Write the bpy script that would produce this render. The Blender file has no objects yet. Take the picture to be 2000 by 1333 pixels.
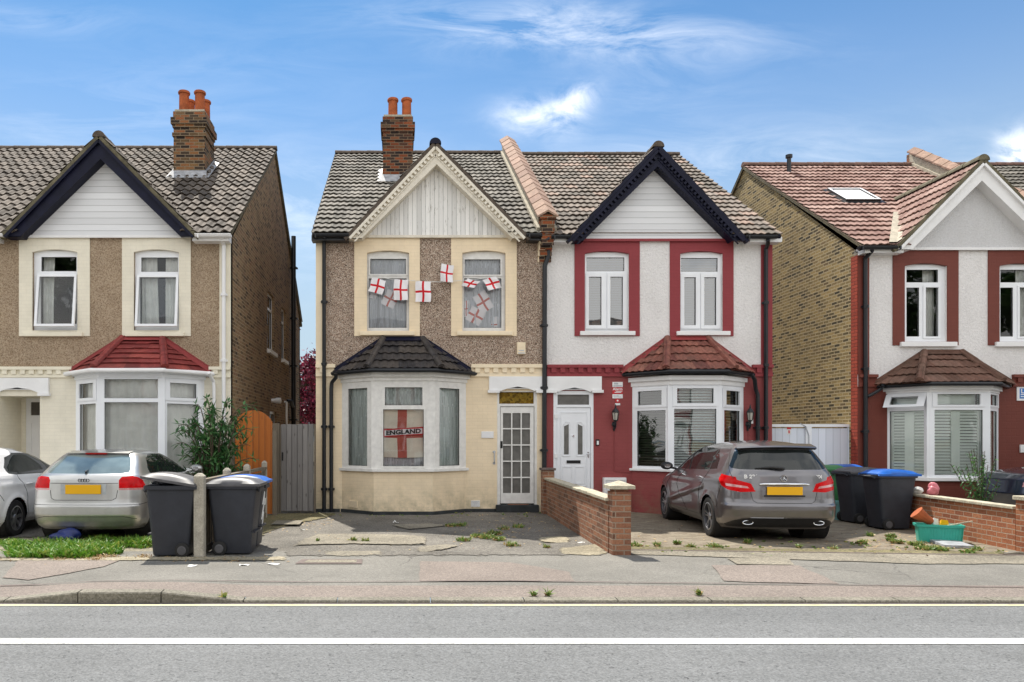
import bpy, math, random
import numpy as np
from mathutils import Vector, Matrix
random.seed(7); np.random.seed(7)
R = math.radians
SC = bpy.context.scene
# ---------------------------------------------------------------- camera (shift lens, level)
F, CX, CY, DIST, H = 1500.0, 780.0, 860.0, 16.67, 1.56
cd = bpy.data.cameras.new('camera'); cam = bpy.data.objects.new('camera', cd); SC.collection.objects.link(cam)
cam.location = (0, -DIST, H); cam.rotation_euler = (R(90), 0, 0)
cd.sensor_width = 36; cd.lens = F/2000*36; cd.shift_x = (1000-CX)/2000; cd.shift_y = (CY-666.5)/2000
cd.clip_start = .1; cd.clip_end = 2000
SC.camera = cam
SC.render.resolution_x, SC.render.resolution_y = 1024, 682
SC.view_settings.view_transform = 'Standard'; SC.view_settings.look = 'None'
SC.view_settings.exposure = 1.30; SC.view_settings.gamma = 1
# ---------------------------------------------------------------- sun
sdir = Vector((-.18, .55, 1)).normalized()          # towards the sun: behind the houses, a little left
sl = bpy.data.lights.new('sun', 'SUN'); sl.energy = 2.9; sl.angle = R(.5); sl.color = (1, .94, .84)
so = bpy.data.objects.new('sun', sl); SC.collection.objects.link(so)
so.rotation_euler = sdir.to_track_quat('Z', 'Y').to_euler()
ELEV = math.asin(sdir.z); AZ = math.atan2(sdir.x, sdir.y)

def node(nt, typ, ins=None, **attrs):
    n = nt.nodes.new('ShaderNode'+typ)
    for k, v in attrs.items(): setattr(n, k, v)
    for k, v in (ins or {}).items():
        s = n.inputs[k]
        if isinstance(v, bpy.types.NodeSocket): nt.links.new(v, s)
        else:
            if hasattr(s.default_value, '__len__') and not isinstance(v, str):
                v = tuple(v)
                if len(s.default_value) == 4 and len(v) == 3: v = v+(1,)
            s.default_value = v
    return n
def mixc(nt, fac, a, b, mode='MIX'):
    n = node(nt, 'Mix', data_type='RGBA', blend_type=mode)
    for k, v in ((0, fac), (6, a), (7, b)):
        if isinstance(v, bpy.types.NodeSocket): nt.links.new(v, n.inputs[k])
        else:
            if k and len(v) == 3: v = tuple(v)+(1,)
            n.inputs[k].default_value = v
    return n.outputs[2]
def ramp(nt, fac, stops, interp='LINEAR'):
    n = node(nt, 'ValToRGB', {0: fac}); cr = n.color_ramp; cr.interpolation = interp
    while len(cr.elements) < len(stops): cr.elements.new(.5)
    for e, (p, c) in zip(cr.elements, stops):
        e.position = p; e.color = (c, c, c, 1) if isinstance(c, (int, float)) else tuple(c)[:3]+(1,)
    return n.outputs[0]
def math_(nt, op, a, b=0.0, c=0.0):
    return node(nt, 'Math', {0: a, 1: b, 2: c}, operation=op).outputs[0]
def noise(nt, vec, scale, detail=4, rough=.55, dist=0):
    return node(nt, 'TexNoise', {'Vector': vec, 'Scale': scale, 'Detail': detail, 'Roughness': rough, 'Distortion': dist}).outputs[0]
# ---------------------------------------------------------------- sky: Nishita with thin cloud
w = bpy.data.worlds.new('World'); SC.world = w; w.use_nodes = True
nt = w.node_tree; nt.nodes.clear()
sky = node(nt, 'TexSky', sky_type='NISHITA', sun_disc=False)
sky.sun_elevation = ELEV; sky.sun_rotation = AZ; sky.air_density = 1.0; sky.dust_density = .6; sky.ozone_density = 3.0
tc = node(nt, 'TexCoord').outputs['Generated']
sep = node(nt, 'SeparateXYZ', {0: tc})
den = math_(nt, 'MAXIMUM', sep.outputs[1], .05)
U = math_(nt, 'DIVIDE', sep.outputs[0], den); V = math_(nt, 'DIVIDE', sep.outputs[2], den)
def blob(px, py, rx, ry, ang=0):
    u = math_(nt, 'SUBTRACT', U, (px-CX)/F); v = math_(nt, 'SUBTRACT', V, (CY-py)/F)
    c, s = math.cos(R(ang)), math.sin(R(ang))
    a = math_(nt, 'ADD', math_(nt, 'MULTIPLY', u, c), math_(nt, 'MULTIPLY', v, s))
    b = math_(nt, 'SUBTRACT', math_(nt, 'MULTIPLY', v, c), math_(nt, 'MULTIPLY', u, s))
    a = math_(nt, 'POWER', math_(nt, 'ABSOLUTE', math_(nt, 'DIVIDE', a, rx/F)), 2)
    b = math_(nt, 'POWER', math_(nt, 'ABSOLUTE', math_(nt, 'DIVIDE', b, ry/F)), 2)
    return math_(nt, 'EXPONENT', math_(nt, 'MULTIPLY', math_(nt, 'ADD', a, b), -1))
uv = node(nt, 'CombineXYZ', {0: U, 1: V}).outputs[0]
wisp = node(nt, 'Mapping', {0: uv, 'Scale': (2.2, 9, 1), 'Rotation': (0, 0, R(7))}).outputs[0]
n1 = ramp(nt, noise(nt, wisp, 2.4, 10, .66, .7), [(.40, 0), (.78, 1)])
n2 = ramp(nt, noise(nt, node(nt, 'Mapping', {0: uv, 'Scale': (1, 1.5, 1)}).outputs[0], 14, 8, .62, .6), [(.36, 0), (.66, 1)])
masks = [(blob(1130, 62, 330, 42, -4), n1, .55), (blob(1000, 40, 150, 45, 20), n1, .2), (blob(1240, 120, 230, 110, -25), n1, .14), (blob(1050, 228, 75, 34, -3), n2, .7), (blob(1130, 195, 40, 26, 30), n2, .9),
         (blob(250, 200, 420, 90, 12), n1, .13), (blob(60, 40, 200, 30, 0), n1, .2), (blob(2010, 300, 48, 40, 0), n2, 2.0), (blob(1000, 420, 1600, 120, 0), n1, .35), (blob(1500, 300, 300, 60, 8), n1, .12)]
tot = None
for m_, n_, k_ in masks:
    t_ = math_(nt, 'MULTIPLY', math_(nt, 'MULTIPLY', m_, n_), k_)
    tot = t_ if tot is None else math_(nt, 'ADD', tot, t_)
# generic cloud over the rest of the dome (behind the camera, added as white fill light, also mirrored in panes)
gen = ramp(nt, noise(nt, node(nt, 'Mapping', {0: tc, 'Scale': (1, 1, 2.2)}).outputs[0], 2.4, 7, .6, .3), [(.30, .15), (.52, .95)])
back = math_(nt, 'MULTIPLY', gen, math_(nt, 'LESS_THAN', sep.outputs[1], .05))
cl = math_(nt, 'MINIMUM', math_(nt, 'ADD', math_(nt, 'MULTIPLY', tot, math_(nt, 'GREATER_THAN', sep.outputs[1], .05)), back), 1)
cl = math_(nt, 'MULTIPLY', cl, math_(nt, 'GREATER_THAN', sep.outputs[2], 0))
SKYMUL = (.36, .47, .50)
skyc = mixc(nt, 1.0, sky.outputs[0], SKYMUL, 'MULTIPLY')
skyc = mixc(nt, 1.0, skyc, ramp(nt, sep.outputs[2], [(0, (1.15, 1.08, 1.02)), (.22, (.92, .96, 1.0)), (.36, (.52, .74, .9)), (.5, (.35, .62, .78))]), 'MULTIPLY')
skyc = mixc(nt, ramp(nt, sep.outputs[2], [(0, .95), (.15, .80), (.28, .52), (.40, .24), (.55, .02)]), skyc, (1.60, 1.90, 2.14))
fin = mixc(nt, cl, skyc, (4.9, 4.85, 4.75))
bg = node(nt, 'Background', {0: fin, 1: .14}); out = node(nt, 'OutputWorld', {0: bg.outputs[0]})

# ---------------------------------------------------------------- pixel helpers (where a point of the photo lies at depth y)
def X(px, y=0): return (px-CX)*(DIST+y)/F
def Zp(py, y=0): return H-(py-CY)*(DIST+y)/F
def G(px, py, z=0):
    d = F*(H-z)/(py-CY); return ((px-CX)*d/F, d-DIST, z)

# ---------------------------------------------------------------- materials
def newmat(name):
    m = bpy.data.materials.new(name); m.use_nodes = True; nt = m.node_tree
    return m, nt, nt.nodes['Principled BSDF']
def setb(nt, b, col=None, rough=.8, metal=0, spec=.5, normal=None, **kw):
    def s(k, v):
        if isinstance(v, bpy.types.NodeSocket): nt.links.new(v, b.inputs[k])
        else: b.inputs[k].default_value = (tuple(v)+(1,) if hasattr(v, '__len__') and len(v) == 3 else v)
    if col is not None: s('Base Color', col)
    s('Roughness', rough); s('Metallic', metal); s('Specular IOR Level', spec)
    if normal is not None: s('Normal', normal)
    for k, v in kw.items(): s(k.replace('_', ' '), v)
def bump(nt, h, st=.4, dist=.01, prev=None):
    i = {'Height': h, 'Strength': st, 'Distance': dist}
    if prev is not None: i['Normal'] = prev
    return node(nt, 'Bump', i).outputs[0]
def uvn(nt): return node(nt, 'TexCoord').outputs['UV']
def obn(nt): return node(nt, 'TexCoord').outputs['Object']
def plain(name, col, rough=.7, var=.12, scale=4, metal=0, spec=.4, bmp=0, bscale=60, fine=0, **kw):
    m, nt, b = newmat(name); o = obn(nt)
    c = mixc(nt, 1, col, ramp(nt, noise(nt, o, scale, 6, .6), [(.3, 1-var), (.7, 1+var)]), 'MULTIPLY')
    if fine: c = mixc(nt, 1, c, ramp(nt, noise(nt, o, bscale, 2, .6), [(.3, 1-fine), (.7, 1+fine)]), 'MULTIPLY')
    nrm = bump(nt, noise(nt, o, bscale, 3, .6), bmp, .01) if bmp else None
    setb(nt, b, c, rough, metal, spec, nrm, **kw); return m
def grime(nt, c, col=(.5, .47, .4), amt=.35, scale=1.2, sx=1, sy=1, lo=.5, hi=.75):
    v = node(nt, 'Mapping', {0: obn(nt), 'Scale': (sx, sx, sy)}).outputs[0]
    f = math_(nt, 'MULTIPLY', ramp(nt, noise(nt, v, scale, 8, .65), [(lo, 0), (hi, 1)]), amt)
    return mixc(nt, f, c, col)
def brick(name, stops, mortar, bw=.225, bh=.075, ms=.009, bst=.5, rough=.85, stain=.3, staincol=(.06, .05, .04), patch=None):
    m, nt, b = newmat(name); uv = uvn(nt)
    wv = node(nt, 'VectorMath', {0: uv, 1: node(nt, 'VectorMath', {0: node(nt, 'TexNoise', {'Vector': uv, 'Scale': 5.0}).outputs[1], 'Scale': .012}, operation='SCALE').outputs[0]}, operation='ADD').outputs[0]
    t = node(nt, 'TexBrick', {'Vector': wv, 'Color1': (0, 0, 0), 'Color2': (1, 1, 1), 'Mortar': (.5, .5, .5), 'Scale': 1.0, 'Mortar Size': ms, 'Mortar Smooth': .2, 'Brick Width': bw, 'Row Height': bh})
    r = t.outputs[0]
    c = ramp(nt, r, stops)
    c = mixc(nt, 1, c, ramp(nt, noise(nt, uv, 30, 5, .7), [(.3, .72), (.7, 1.25)]), 'MULTIPLY')
    if patch: c = mixc(nt, ramp(nt, noise(nt, uv, 1.3, 5, .6), [(.42, 0), (.62, .55)]), c, patch)
    c = mixc(nt, math_(nt, 'MULTIPLY', t.outputs[1], .85), c, mortar)
    c = grime(nt, c, staincol, stain, .7)
    hh = math_(nt, 'ADD', math_(nt, 'MULTIPLY', t.outputs[1], -1), math_(nt, 'MULTIPLY', noise(nt, uv, 45, 4, .7), .9))
    setb(nt, b, c, rough, 0, .25, bump(nt, hh, bst, .012)); return m
def painted(name, col, bst=.35, dirt=.25, dirtcol=(.35, .3, .22), flat=False, basedirt=0):
    m, nt, b = newmat(name); uv = uvn(nt)
    t = node(nt, 'TexBrick', {'Vector': uv, 'Scale': 1.0, 'Mortar Size': .008, 'Mortar Smooth': .4, 'Brick Width': .225, 'Row Height': .075, 'Color1': (.985, .985, .985), 'Color2': (1.01, 1.01, 1.01), 'Mortar': (.95, .95, .95)})
    c = mixc(nt, 1, col, ramp(nt, noise(nt, uv, 2.5, 8, .65), [(.3, .93), (.7, 1.05)]), 'MULTIPLY')
    if not flat: c = mixc(nt, 1, c, t.outputs[0], 'MULTIPLY')
    c = grime(nt, c, dirtcol, dirt, 1.1, 1, .5)
    c = grime(nt, c, dirtcol, dirt*.9, 1.8, 2.2, .25, .52, .78)
    if basedirt:
        z = node(nt, 'SeparateXYZ', {0: obn(nt)}).outputs[2]
        f = math_(nt, 'MULTIPLY', ramp(nt, z, [(.0, 1), (.75, 0)]), ramp(nt, noise(nt, uv, 3.5, 8, .7), [(.4, 0), (.68, basedirt)]))
        c = mixc(nt, f, c, (.2, .2, .12))
    h = noise(nt, uv, 25, 4, .6)
    if not flat: h = math_(nt, 'ADD', math_(nt, 'MULTIPLY', t.outputs[1], -1), math_(nt, 'MULTIPLY', h, .5))
    setb(nt, b, c, .62, 0, .35, bump(nt, h, bst, .006)); return m
def dash(name, cols, scale=42, bst=.6, dirt=.15):
    m, nt, b = newmat(name); uv = uvn(nt)
    v = node(nt, 'TexVoronoi', {'Vector': uv, 'Scale': scale, 'Randomness': 1.0}, feature='F1')
    r = node(nt, 'SeparateColor', {0: v.outputs['Color']}).outputs[0]
    c = ramp(nt, r, [(i/(len(cols)), k) for i, k in enumerate(cols)], 'CONSTANT')
    c = mixc(nt, 1, c, ramp(nt, noise(nt, uv, 1.6, 7, .6), [(.3, .88), (.7, 1.1)]), 'MULTIPLY')
    c = grime(nt, c, (.12, .1, .08), dirt, 1.2, 1, .45)
    c = grime(nt, c, (.12, .1, .08), dirt*.9, 1.6, 2.0, .25, .5, .8)
    h = math_(nt, 'SUBTRACT', 1.0, v.outputs['Distance'])
    setb(nt, b, c, .9, 0, .2, bump(nt, h, bst, .012)); return m
def roughcast(name, col, bst=.8, dirt=.25, scale=26):
    m, nt, b = newmat(name); uv = uvn(nt)
    n = noise(nt, uv, scale, 7, .7, .4)
    c = mixc(nt, 1, col, ramp(nt, n, [(.3, .86), (.65, 1.04)]), 'MULTIPLY')
    c = grime(nt, c, (.42, .4, .38), dirt, 1.3, 1, .6, .5, .8)
    c = grime(nt, c, (.45, .43, .39), dirt*.6, 1.2, 2.0, .3, .5, .8)
    setb(nt, b, c, .85, 0, .25, bump(nt, n, bst, .03)); return m
def tile(name, stops, lichen=(.2, .2, .15), lam=.35, rough=.85, mott=.35):
    m, nt, b = newmat(name); uv = uvn(nt); o = obn(nt)
    fl = node(nt, 'VectorMath', {0: uv}, operation='FLOOR').outputs[0]
    wn = node(nt, 'TexWhiteNoise', {0: fl}, noise_dimensions='2D').outputs[0]
    c = ramp(nt, wn, stops)
    c = mixc(nt, 1, c, ramp(nt, noise(nt, o, 9, 8, .7), [(.3, 1-mott), (.7, 1+mott)]), 'MULTIPLY')
    c = mixc(nt, math_(nt, 'MULTIPLY', ramp(nt, noise(nt, o, 1.1, 8, .7), [(.45, 0), (.7, 1)]), lam), c, lichen)
    setb(nt, b, c, rough, 0, .3, bump(nt, noise(nt, o, 90, 3, .6), .35, .006)); return m
def asphalt(name, c0, c1, scale=55, bst=.5, pitch=.0, big=.12, tracks=0, crack=0):
    m, nt, b = newmat(name); o = obn(nt)
    v = node(nt, 'TexVoronoi', {'Vector': o, 'Scale': scale}, feature='F1')
    r = node(nt, 'SeparateColor', {0: v.outputs['Color']}).outputs[0]
    c = mixc(nt, ramp(nt, r, [(.2, 0), (.9, 1)]), c0, c1)
    c = mixc(nt, 1, c, ramp(nt, noise(nt, o, .8, 9, .65), [(.3, 1-big), (.7, 1+big)]), 'MULTIPLY')
    if pitch:
        ln = noise(nt, node(nt, 'Mapping', {0: o, 'Scale': (1, 1.1, 1), 'Rotation': (0, 0, .6)}).outputs[0], 26, 3, .5, 1.2)
        c = mixc(nt, ramp(nt, ln, [(.28, pitch), (.40, 0)]), c, (.03, .03, .032))
    if tracks:
        t = noise(nt, node(nt, 'Mapping', {0: o, 'Scale': (.12, 2.6, 1)}).outputs[0], 1.0, 5, .6, .3)
        c = mixc(nt, 1, c, ramp(nt, t, [(.3, 1-tracks), (.7, 1+tracks)]), 'MULTIPLY')
        c = mixc(nt, ramp(nt, noise(nt, o, .55, 7, .7, .5), [(.62, 0), (.74, .35)]), c, (.06, .058, .055))
    if crack:
        dv = node(nt, 'VectorMath', {0: o, 1: node(nt, 'VectorMath', {0: node(nt, 'TexNoise', {'Vector': o, 'Scale': 3.0, 'Detail': 6.0}).outputs[1], 'Scale': .35}, operation='SCALE').outputs[0]}, operation='ADD').outputs[0]
        e = node(nt, 'TexVoronoi', {'Vector': dv, 'Scale': crack}, feature='DISTANCE_TO_EDGE').outputs['Distance']
        c = mixc(nt, math_(nt, 'MULTIPLY', ramp(nt, e, [(.0, .75), (.008*crack+.003, 0)]), ramp(nt, noise(nt, o, .5, 3, .5), [(.42, 0), (.6, 1)])), c, (.035, .033, .03))
    h = math_(nt, 'ADD', noise(nt, o, scale*.8, 4, .7), math_(nt, 'MULTIPLY', v.outputs['Distance'], .4))
    setb(nt, b, c, .85, 0, .3, bump(nt, h, bst, .01)); return m
def timber(name, c0, c1, pw=.12, axis=0, rough=.75, gap=.0, bst=.4, knots=0, use='UV', peel=None):
    """boards side by side; axis 0: boards run vertically (split along u)"""
    m, nt, b = newmat(name); uv = uvn(nt)
    s = node(nt, 'SeparateXYZ', {0: uv}); a, l = (s.outputs[0], s.outputs[1]) if axis == 0 else (s.outputs[1], s.outputs[0])
    k = math_(nt, 'DIVIDE', a, pw); fl = math_(nt, 'FLOOR', k); fr = math_(nt, 'FRACT', k)
    wn = node(nt, 'TexWhiteNoise', {'W': fl}, noise_dimensions='1D').outputs[0]
    gv = node(nt, 'CombineXYZ', {0: math_(nt, 'MULTIPLY', a, 30), 1: math_(nt, 'MULTIPLY', l, 1.6), 2: math_(nt, 'MULTIPLY', fl, 3.7)}).outputs[0]
    g = noise(nt, gv, 1.6, 6, .65, .6)
    c = mixc(nt, g, c0, c1)
    c = mixc(nt, 1, c, ramp(nt, wn, [(0, .86), (1, 1.12)]), 'MULTIPLY')
    if knots:
        kv = node(nt, 'TexVoronoi', {'Vector': node(nt, 'CombineXYZ', {0: math_(nt, 'MULTIPLY', a, 9), 1: math_(nt, 'MULTIPLY', l, 3)}).outputs[0], 'Scale': 1.0}).outputs['Distance']
        c = mixc(nt, ramp(nt, kv, [(.06, knots), (.16, 0)]), c, (.03, .02, .015))
    if peel is not None:
        pv = node(nt, 'CombineXYZ', {0: math_(nt, 'MULTIPLY', a, 22), 1: math_(nt, 'MULTIPLY', l, 2.4), 2: fl}).outputs[0]
        c = mixc(nt, ramp(nt, noise(nt, pv, 1.5, 8, .75), [(.57, 0), (.66, .9)]), c, peel)
    d = math_(nt, 'ABSOLUTE', math_(nt, 'SUBTRACT', fr, .5))
    ed = ramp(nt, d, [(.455, 0), (.485, 1)])
    if gap: c = mixc(nt, math_(nt, 'MULTIPLY', ed, gap), c, (.02, .02, .02))
    h = math_(nt, 'SUBTRACT', math_(nt, 'MULTIPLY', g, .3), ed)
    setb(nt, b, c, rough, 0, .3, bump(nt, h, bst, .012)); return m
def glassmat(name, tint=(.9, .95, .95), refl=1.0, dark=.0):
    m, nt, b = newmat(name); nt.nodes.remove(b)
    o = nt.nodes['Material Output']
    fr = node(nt, 'Fresnel', {'IOR': 1.5}).outputs[0]
    f2 = math_(nt, 'MINIMUM', math_(nt, 'ADD', math_(nt, 'MULTIPLY', fr, 1.25*refl), .0), 1)
    nrm = bump(nt, noise(nt, obn(nt), 1.4, 2, .5), .12, .02)
    gl = node(nt, 'BsdfGlossy', {'Color': (1, 1, 1), 'Roughness': .015, 'Normal': nrm})
    tr = node(nt, 'BsdfTransparent', {'Color': tint})
    mx = node(nt, 'MixShader', {0: f2, 1: tr.outputs[0], 2: gl.outputs[0]})
    nt.links.new(mx.outputs[0], o.inputs[0]); return m
def lace(name, col=(.75, .76, .78), hole=.35, pat=16):
    m, nt, b = newmat(name); nt.nodes.remove(b); o = nt.nodes['Material Output']; uv = uvn(nt)
    fl = node(nt, 'TexVoronoi', {'Vector': uv, 'Scale': pat*.55}, feature='F1').outputs['Distance']
    flr = ramp(nt, fl, [(.12, 1), (.26, 0)])
    fold_shade = ramp(nt, noise(nt, node(nt, 'Mapping', {0: uv, 'Scale': (14, .5, 1)}).outputs[0], 1.0, 3, .6), [(.3, .48), (.7, 1.15)])  # light and dark of the folds painted into the net colour
    c = mixc(nt, 1, col, fold_shade, 'MULTIPLY')
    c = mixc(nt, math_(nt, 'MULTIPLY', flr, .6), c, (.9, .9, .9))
    df = node(nt, 'BsdfDiffuse', {0: c}); tl = node(nt, 'BsdfTranslucent', {0: c}); tr = node(nt, 'BsdfTransparent')
    a = node(nt, 'MixShader', {0: .25, 1: df.outputs[0], 2: tl.outputs[0]})
    f = math_(nt, 'MULTIPLY', math_(nt, 'SUBTRACT', 1.0, flr), hole)
    mx = node(nt, 'MixShader', {0: f, 1: a.outputs[0], 2: tr.outputs[0]})
    nt.links.new(mx.outputs[0], o.inputs[0]); return m
def carpaint(name, col, metal=.6, rough=.32):
    m, nt, b = newmat(name); o = obn(nt)
    c = mixc(nt, 1, col, ramp(nt, noise(nt, o, 2.2, 6, .6), [(.3, .92), (.7, 1.06)]), 'MULTIPLY')
    z = node(nt, 'SeparateXYZ', {0: o}).outputs[2]
    dirt = math_(nt, 'MULTIPLY', ramp(nt, z, [(.2, 1), (.6, 0)]), ramp(nt, noise(nt, o, 6, 6, .7), [(.35, .1), (.7, .55)]))
    c = mixc(nt, dirt, c, (.16, .14, .11))
    setb(nt, b, c, rough, metal, .5, None, Coat_Weight=1.0, Coat_Roughness=.04); return m
def leafmat(name, c0, c1, c2=None, trans=.3):
    m, nt, b = newmat(name); o = obn(nt)
    r = node(nt, 'TexWhiteNoise', {0: node(nt, 'VectorMath', {0: node(nt, 'VectorMath', {0: uvn(nt)}, operation='FLOOR').outputs[0]}, operation='ABSOLUTE').outputs[0]}, noise_dimensions='2D').outputs[0]
    c = ramp(nt, r, [(0, c0), (.6, c1), (1, c2 or c1)])
    setb(nt, b, c, .5, 0, .4)
    tl = node(nt, 'BsdfTranslucent', {0: c}); mx = node(nt, 'MixShader', {0: trans, 1: b.outputs[0], 2: tl.outputs[0]})
    nt.links.new(mx.outputs[0], nt.nodes['Material Output'].inputs[0]); return m

M = {}
M['stock_yellow'] = brick('yellow stock brick', [(0, (.05, .042, .028)), (.15, (.11, .085, .045)), (.32, (.21, .155, .072)), (.6, (.30, .22, .095)), (.85, (.38, .275, .12)), (1, (.13, .09, .05))], (.48, .39, .24), bst=1.0, ms=.013, stain=.4)
M['stock_brown'] = brick('brown stock brick', [(0, (.07, .045, .03)), (.3, (.2, .13, .07)), (.65, (.3, .2, .105)), (1, (.22, .12, .07))], (.36, .28, .18), bst=.8, ms=.010, stain=.45, staincol=(.05, .035, .03))
M['chim_brick'] = brick('chimney brick', [(0, (.02, .015, .015)), (.4, (.06, .035, .025)), (.55, (.20, .055, .022)), (.82, (.28, .08, .03)), (1, (.12, .08, .045))], (.24, .18, .12), bst=.8, stain=.5, staincol=(.02, .015, .015))
M['chim_yellow'] = brick('sooty chimney brick', [(0, (.02, .015, .015)), (.4, (.09, .06, .035)), (.6, (.21, .12, .05)), (.85, (.28, .10, .04)), (1, (.16, .11, .06))], (.27, .21, .14), bst=.8, stain=.45, staincol=(.03, .02, .02))
M['wall_brick'] = brick('red garden brick', [(0, (.14, .07, .045)), (.4, (.25, .11, .065)), (.8, (.32, .15, .085)), (1, (.23, .12, .08))], (.30, .25, .19), ms=.008, bst=.6, stain=.5, staincol=(.09, .065, .045))
M['wall_orange'] = brick('orange garden brick', [(0, (.24, .085, .045)), (.5, (.34, .125, .06)), (1, (.38, .16, .08))], (.40, .33, .25), ms=.007, bst=.5, stain=.3, staincol=(.2, .09, .05))
M['cream'] = painted('cream masonry paint', (.86, .71, .50), .3, .2, (.5, .38, .2), basedirt=.75)
M['cream_flat'] = painted('cream trim paint', (.86, .73, .53), .2, .2, (.5, .4, .25), True)
M['pale'] = painted('pale cream masonry paint', (.80, .75, .62), .3, .15, (.5, .43, .3))
M['pale_flat'] = painted('pale trim paint', (.80, .75, .61), .2, .15, (.5, .43, .3), True)
M['red'] = painted('brick red masonry paint', (.285, .062, .062), .35, .25, (.2, .035, .035), basedirt=.5)
M['red_trim'] = painted('crimson trim paint', (.27, .04, .048), .3, .2, (.2, .03, .035))
M['deep_red'] = painted('oxide red masonry paint', (.165, .04, .027), .35, .3, (.13, .03, .02))
M['red_ret'] = brick('bright red corner brick', [(0, (.30, .05, .03)), (1, (.42, .075, .045))], (.15, .03, .02), bst=.6, stain=.1)
M['dash_b'] = dash('brown pebbledash', [(.10, .07, .05), (.30, .21, .16), (.52, .42, .34), (.38, .27, .2), (.24, .17, .13), (.60, .51, .42), (.34, .26, .2)], 75, .5)
M['dash_a'] = dash('beige pebbledash', [(.24, .17, .11), (.36, .27, .185), (.44, .35, .25), (.33, .25, .17), (.3, .22, .15), (.42, .33, .24)], 60, .6)
M['white_cast'] = roughcast('white roughcast', (.86, .84, .83), 1.0, .3, 22)
M['grey_cast'] = roughcast('grey white roughcast', (.66, .66, .67), .7, .35)
M['tile_a'] = tile('grey brown pantile', [(0, (.075, .062, .05)), (.5, (.125, .104, .085)), (1, (.185, .155, .128))], (.06, .05, .042), .55)
M['tile_b'] = tile('grey concrete tile', [(0, (.09, .082, .07)), (.5, (.15, .137, .118)), (1, (.22, .2, .172))], (.075, .075, .055), .55)
M['tile_c'] = tile('weathered brown tile', [(0, (.11, .095, .08)), (.35, (.18, .15, .125)), (.8, (.23, .19, .16)), (1, (.30, .21, .165))], (.08, .07, .05), .5)
M['tile_d'] = tile('pink terracotta tile', [(0, (.20, .11, .09)), (.5, (.28, .17, .14)), (1, (.37, .25, .21))], (.17, .11, .09), .45, mott=.25)
M['tile_black'] = tile('black bay tile', [(0, (.018, .018, .022)), (.6, (.035, .033, .036)), (1, (.06, .052, .048))], (.09, .07, .05), .4, .5, .6)
M['tile_red'] = tile('red painted bay tile', [(0, (.15, .025, .025)), (.6, (.23, .038, .036)), (1, (.29, .06, .05))], (.10, .04, .035), .5, .6)
M['tile_redbrown'] = tile('worn red bay tile', [(0, (.14, .04, .035)), (.5, (.20, .07, .052)), (1, (.27, .11, .08))], (.10, .065, .05), .7, .75, .45)
M['tile_brown'] = tile('brown bay tile', [(0, (.10, .05, .035)), (.6, (.14, .07, .05)), (1, (.18, .10, .075))], (.1, .07, .05), .6, .8)
M['red_paint'] = plain('faded red paint', (.24, .036, .036), .6, .15, 5)
M['ridge'] = plain('dark ridge mortar', (.09, .07, .055), .9, .4, 12, bmp=.5)
M['ridge_tc'] = plain('terracotta ridge', (.15, .085, .065), .85, .35, 7, bmp=.4)
M['coping_tc'] = tile('terracotta coping', [(0, (.23, .14, .105)), (1, (.33, .215, .16))], (.2, .15, .1), .4)
M['cement'] = plain('cement fillet', (.42, .38, .30), .9, .25, 6, bmp=.6, bscale=40)
M['verge'] = plain('mossy verge mortar', (.12, .105, .065), .9, .4, 7, bmp=.6, bscale=40)
M['stone'] = plain('weathered coping stone', (.42, .38, .29), .9, .3, 9, bmp=.5, bscale=50, fine=.2)
M['concrete_post'] = plain('concrete post', (.38, .35, .29), .9, .22, 8, bmp=.6, bscale=60, fine=.2)
M['lead'] = plain('lead flashing', (.45, .47, .5), .5, .25, 6, .3)
M['flash_white'] = plain('grey flashing', (.30, .31, .33), .55, .35, 8)
M['pot'] = plain('terracotta pot', (.34, .085, .025), .8, .35, 5, bmp=.2)
M['white'] = plain('white paint', (.80, .80, .80), .45, .05, 3)
M['old_white'] = plain('aged white paint', (.74, .73, .70), .5, .10, 9, bmp=.2, bscale=30)
M['upvc'] = plain('white plastic frame', (.83, .85, .88), .3, .03, 2)
M['clad_h'] = timber('white horizontal cladding', (.72, .73, .75), (.80, .81, .83), .13, 1, .4, .45, .5)
M['clad_v'] = timber('peeling vertical boards', (.74, .73, .70), (.82, .81, .79), .095, 0, .65, .75, .6, peel=(.22, .19, .15))
M['barge_cream'] = plain('cream bargeboard paint', (.72, .67, .57), .6, .12, 7, fine=.06)
M['navy'] = plain('navy black paint', (.006, .007, .022), .5, .3, 5, 0, .2)
M['black'] = plain('black gloss plastic', (.012, .014, .018), .35, .25, 5)
M['plinth'] = plain('black bitumen plinth', (.03, .034, .036), .8, .4, 5, bmp=.4)
M['glass'] = glassmat('window glass', (.97, .985, .985))
M['glass_dim'] = glassmat('reflective glass', (.75, .8, .82), 4.5)
M['glass_half'] = glassmat('half reflective glass', (.85, .9, .9), 2.4)
M['pinkbag'] = plain('pink plastic film', (.55, .17, .20), .4, .2, 8)
M['bluebag'] = plain('dark blue plastic film', (.008, .02, .12), .4, .3, 8)
M['frost'] = plain('frosted grey glass', (.13, .125, .115), .28, .25, 6, bmp=.4, bscale=90)
M['amber'] = dash('amber leaded glass', [(.16, .09, .01), (.24, .15, .02), (.1, .06, .01), (.2, .13, .02)], 22, .5, 0)
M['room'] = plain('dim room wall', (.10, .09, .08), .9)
M['lace'] = lace('lace net curtain', (.86, .89, .95), .06)
M['lace_g'] = lace('greenish net curtain', (.82, .89, .86), .06)
M['curtain'] = plain('white cotton curtain', (.86, .86, .82), .9, .1, 4)
M['sheer'] = plain('sheer white curtain', (.80, .80, .76), .9, .1, 3)
M['shutter'] = plain('pale shutter paint', (.80, .86, .80), .5, .05, 3)
M['blind'] = plain('roller blind slat', (.15, .18, .21), .6, .1, 3)
M['blind_dark'] = plain('dark blind slat', (.10, .10, .075), .6, .15, 3)
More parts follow.
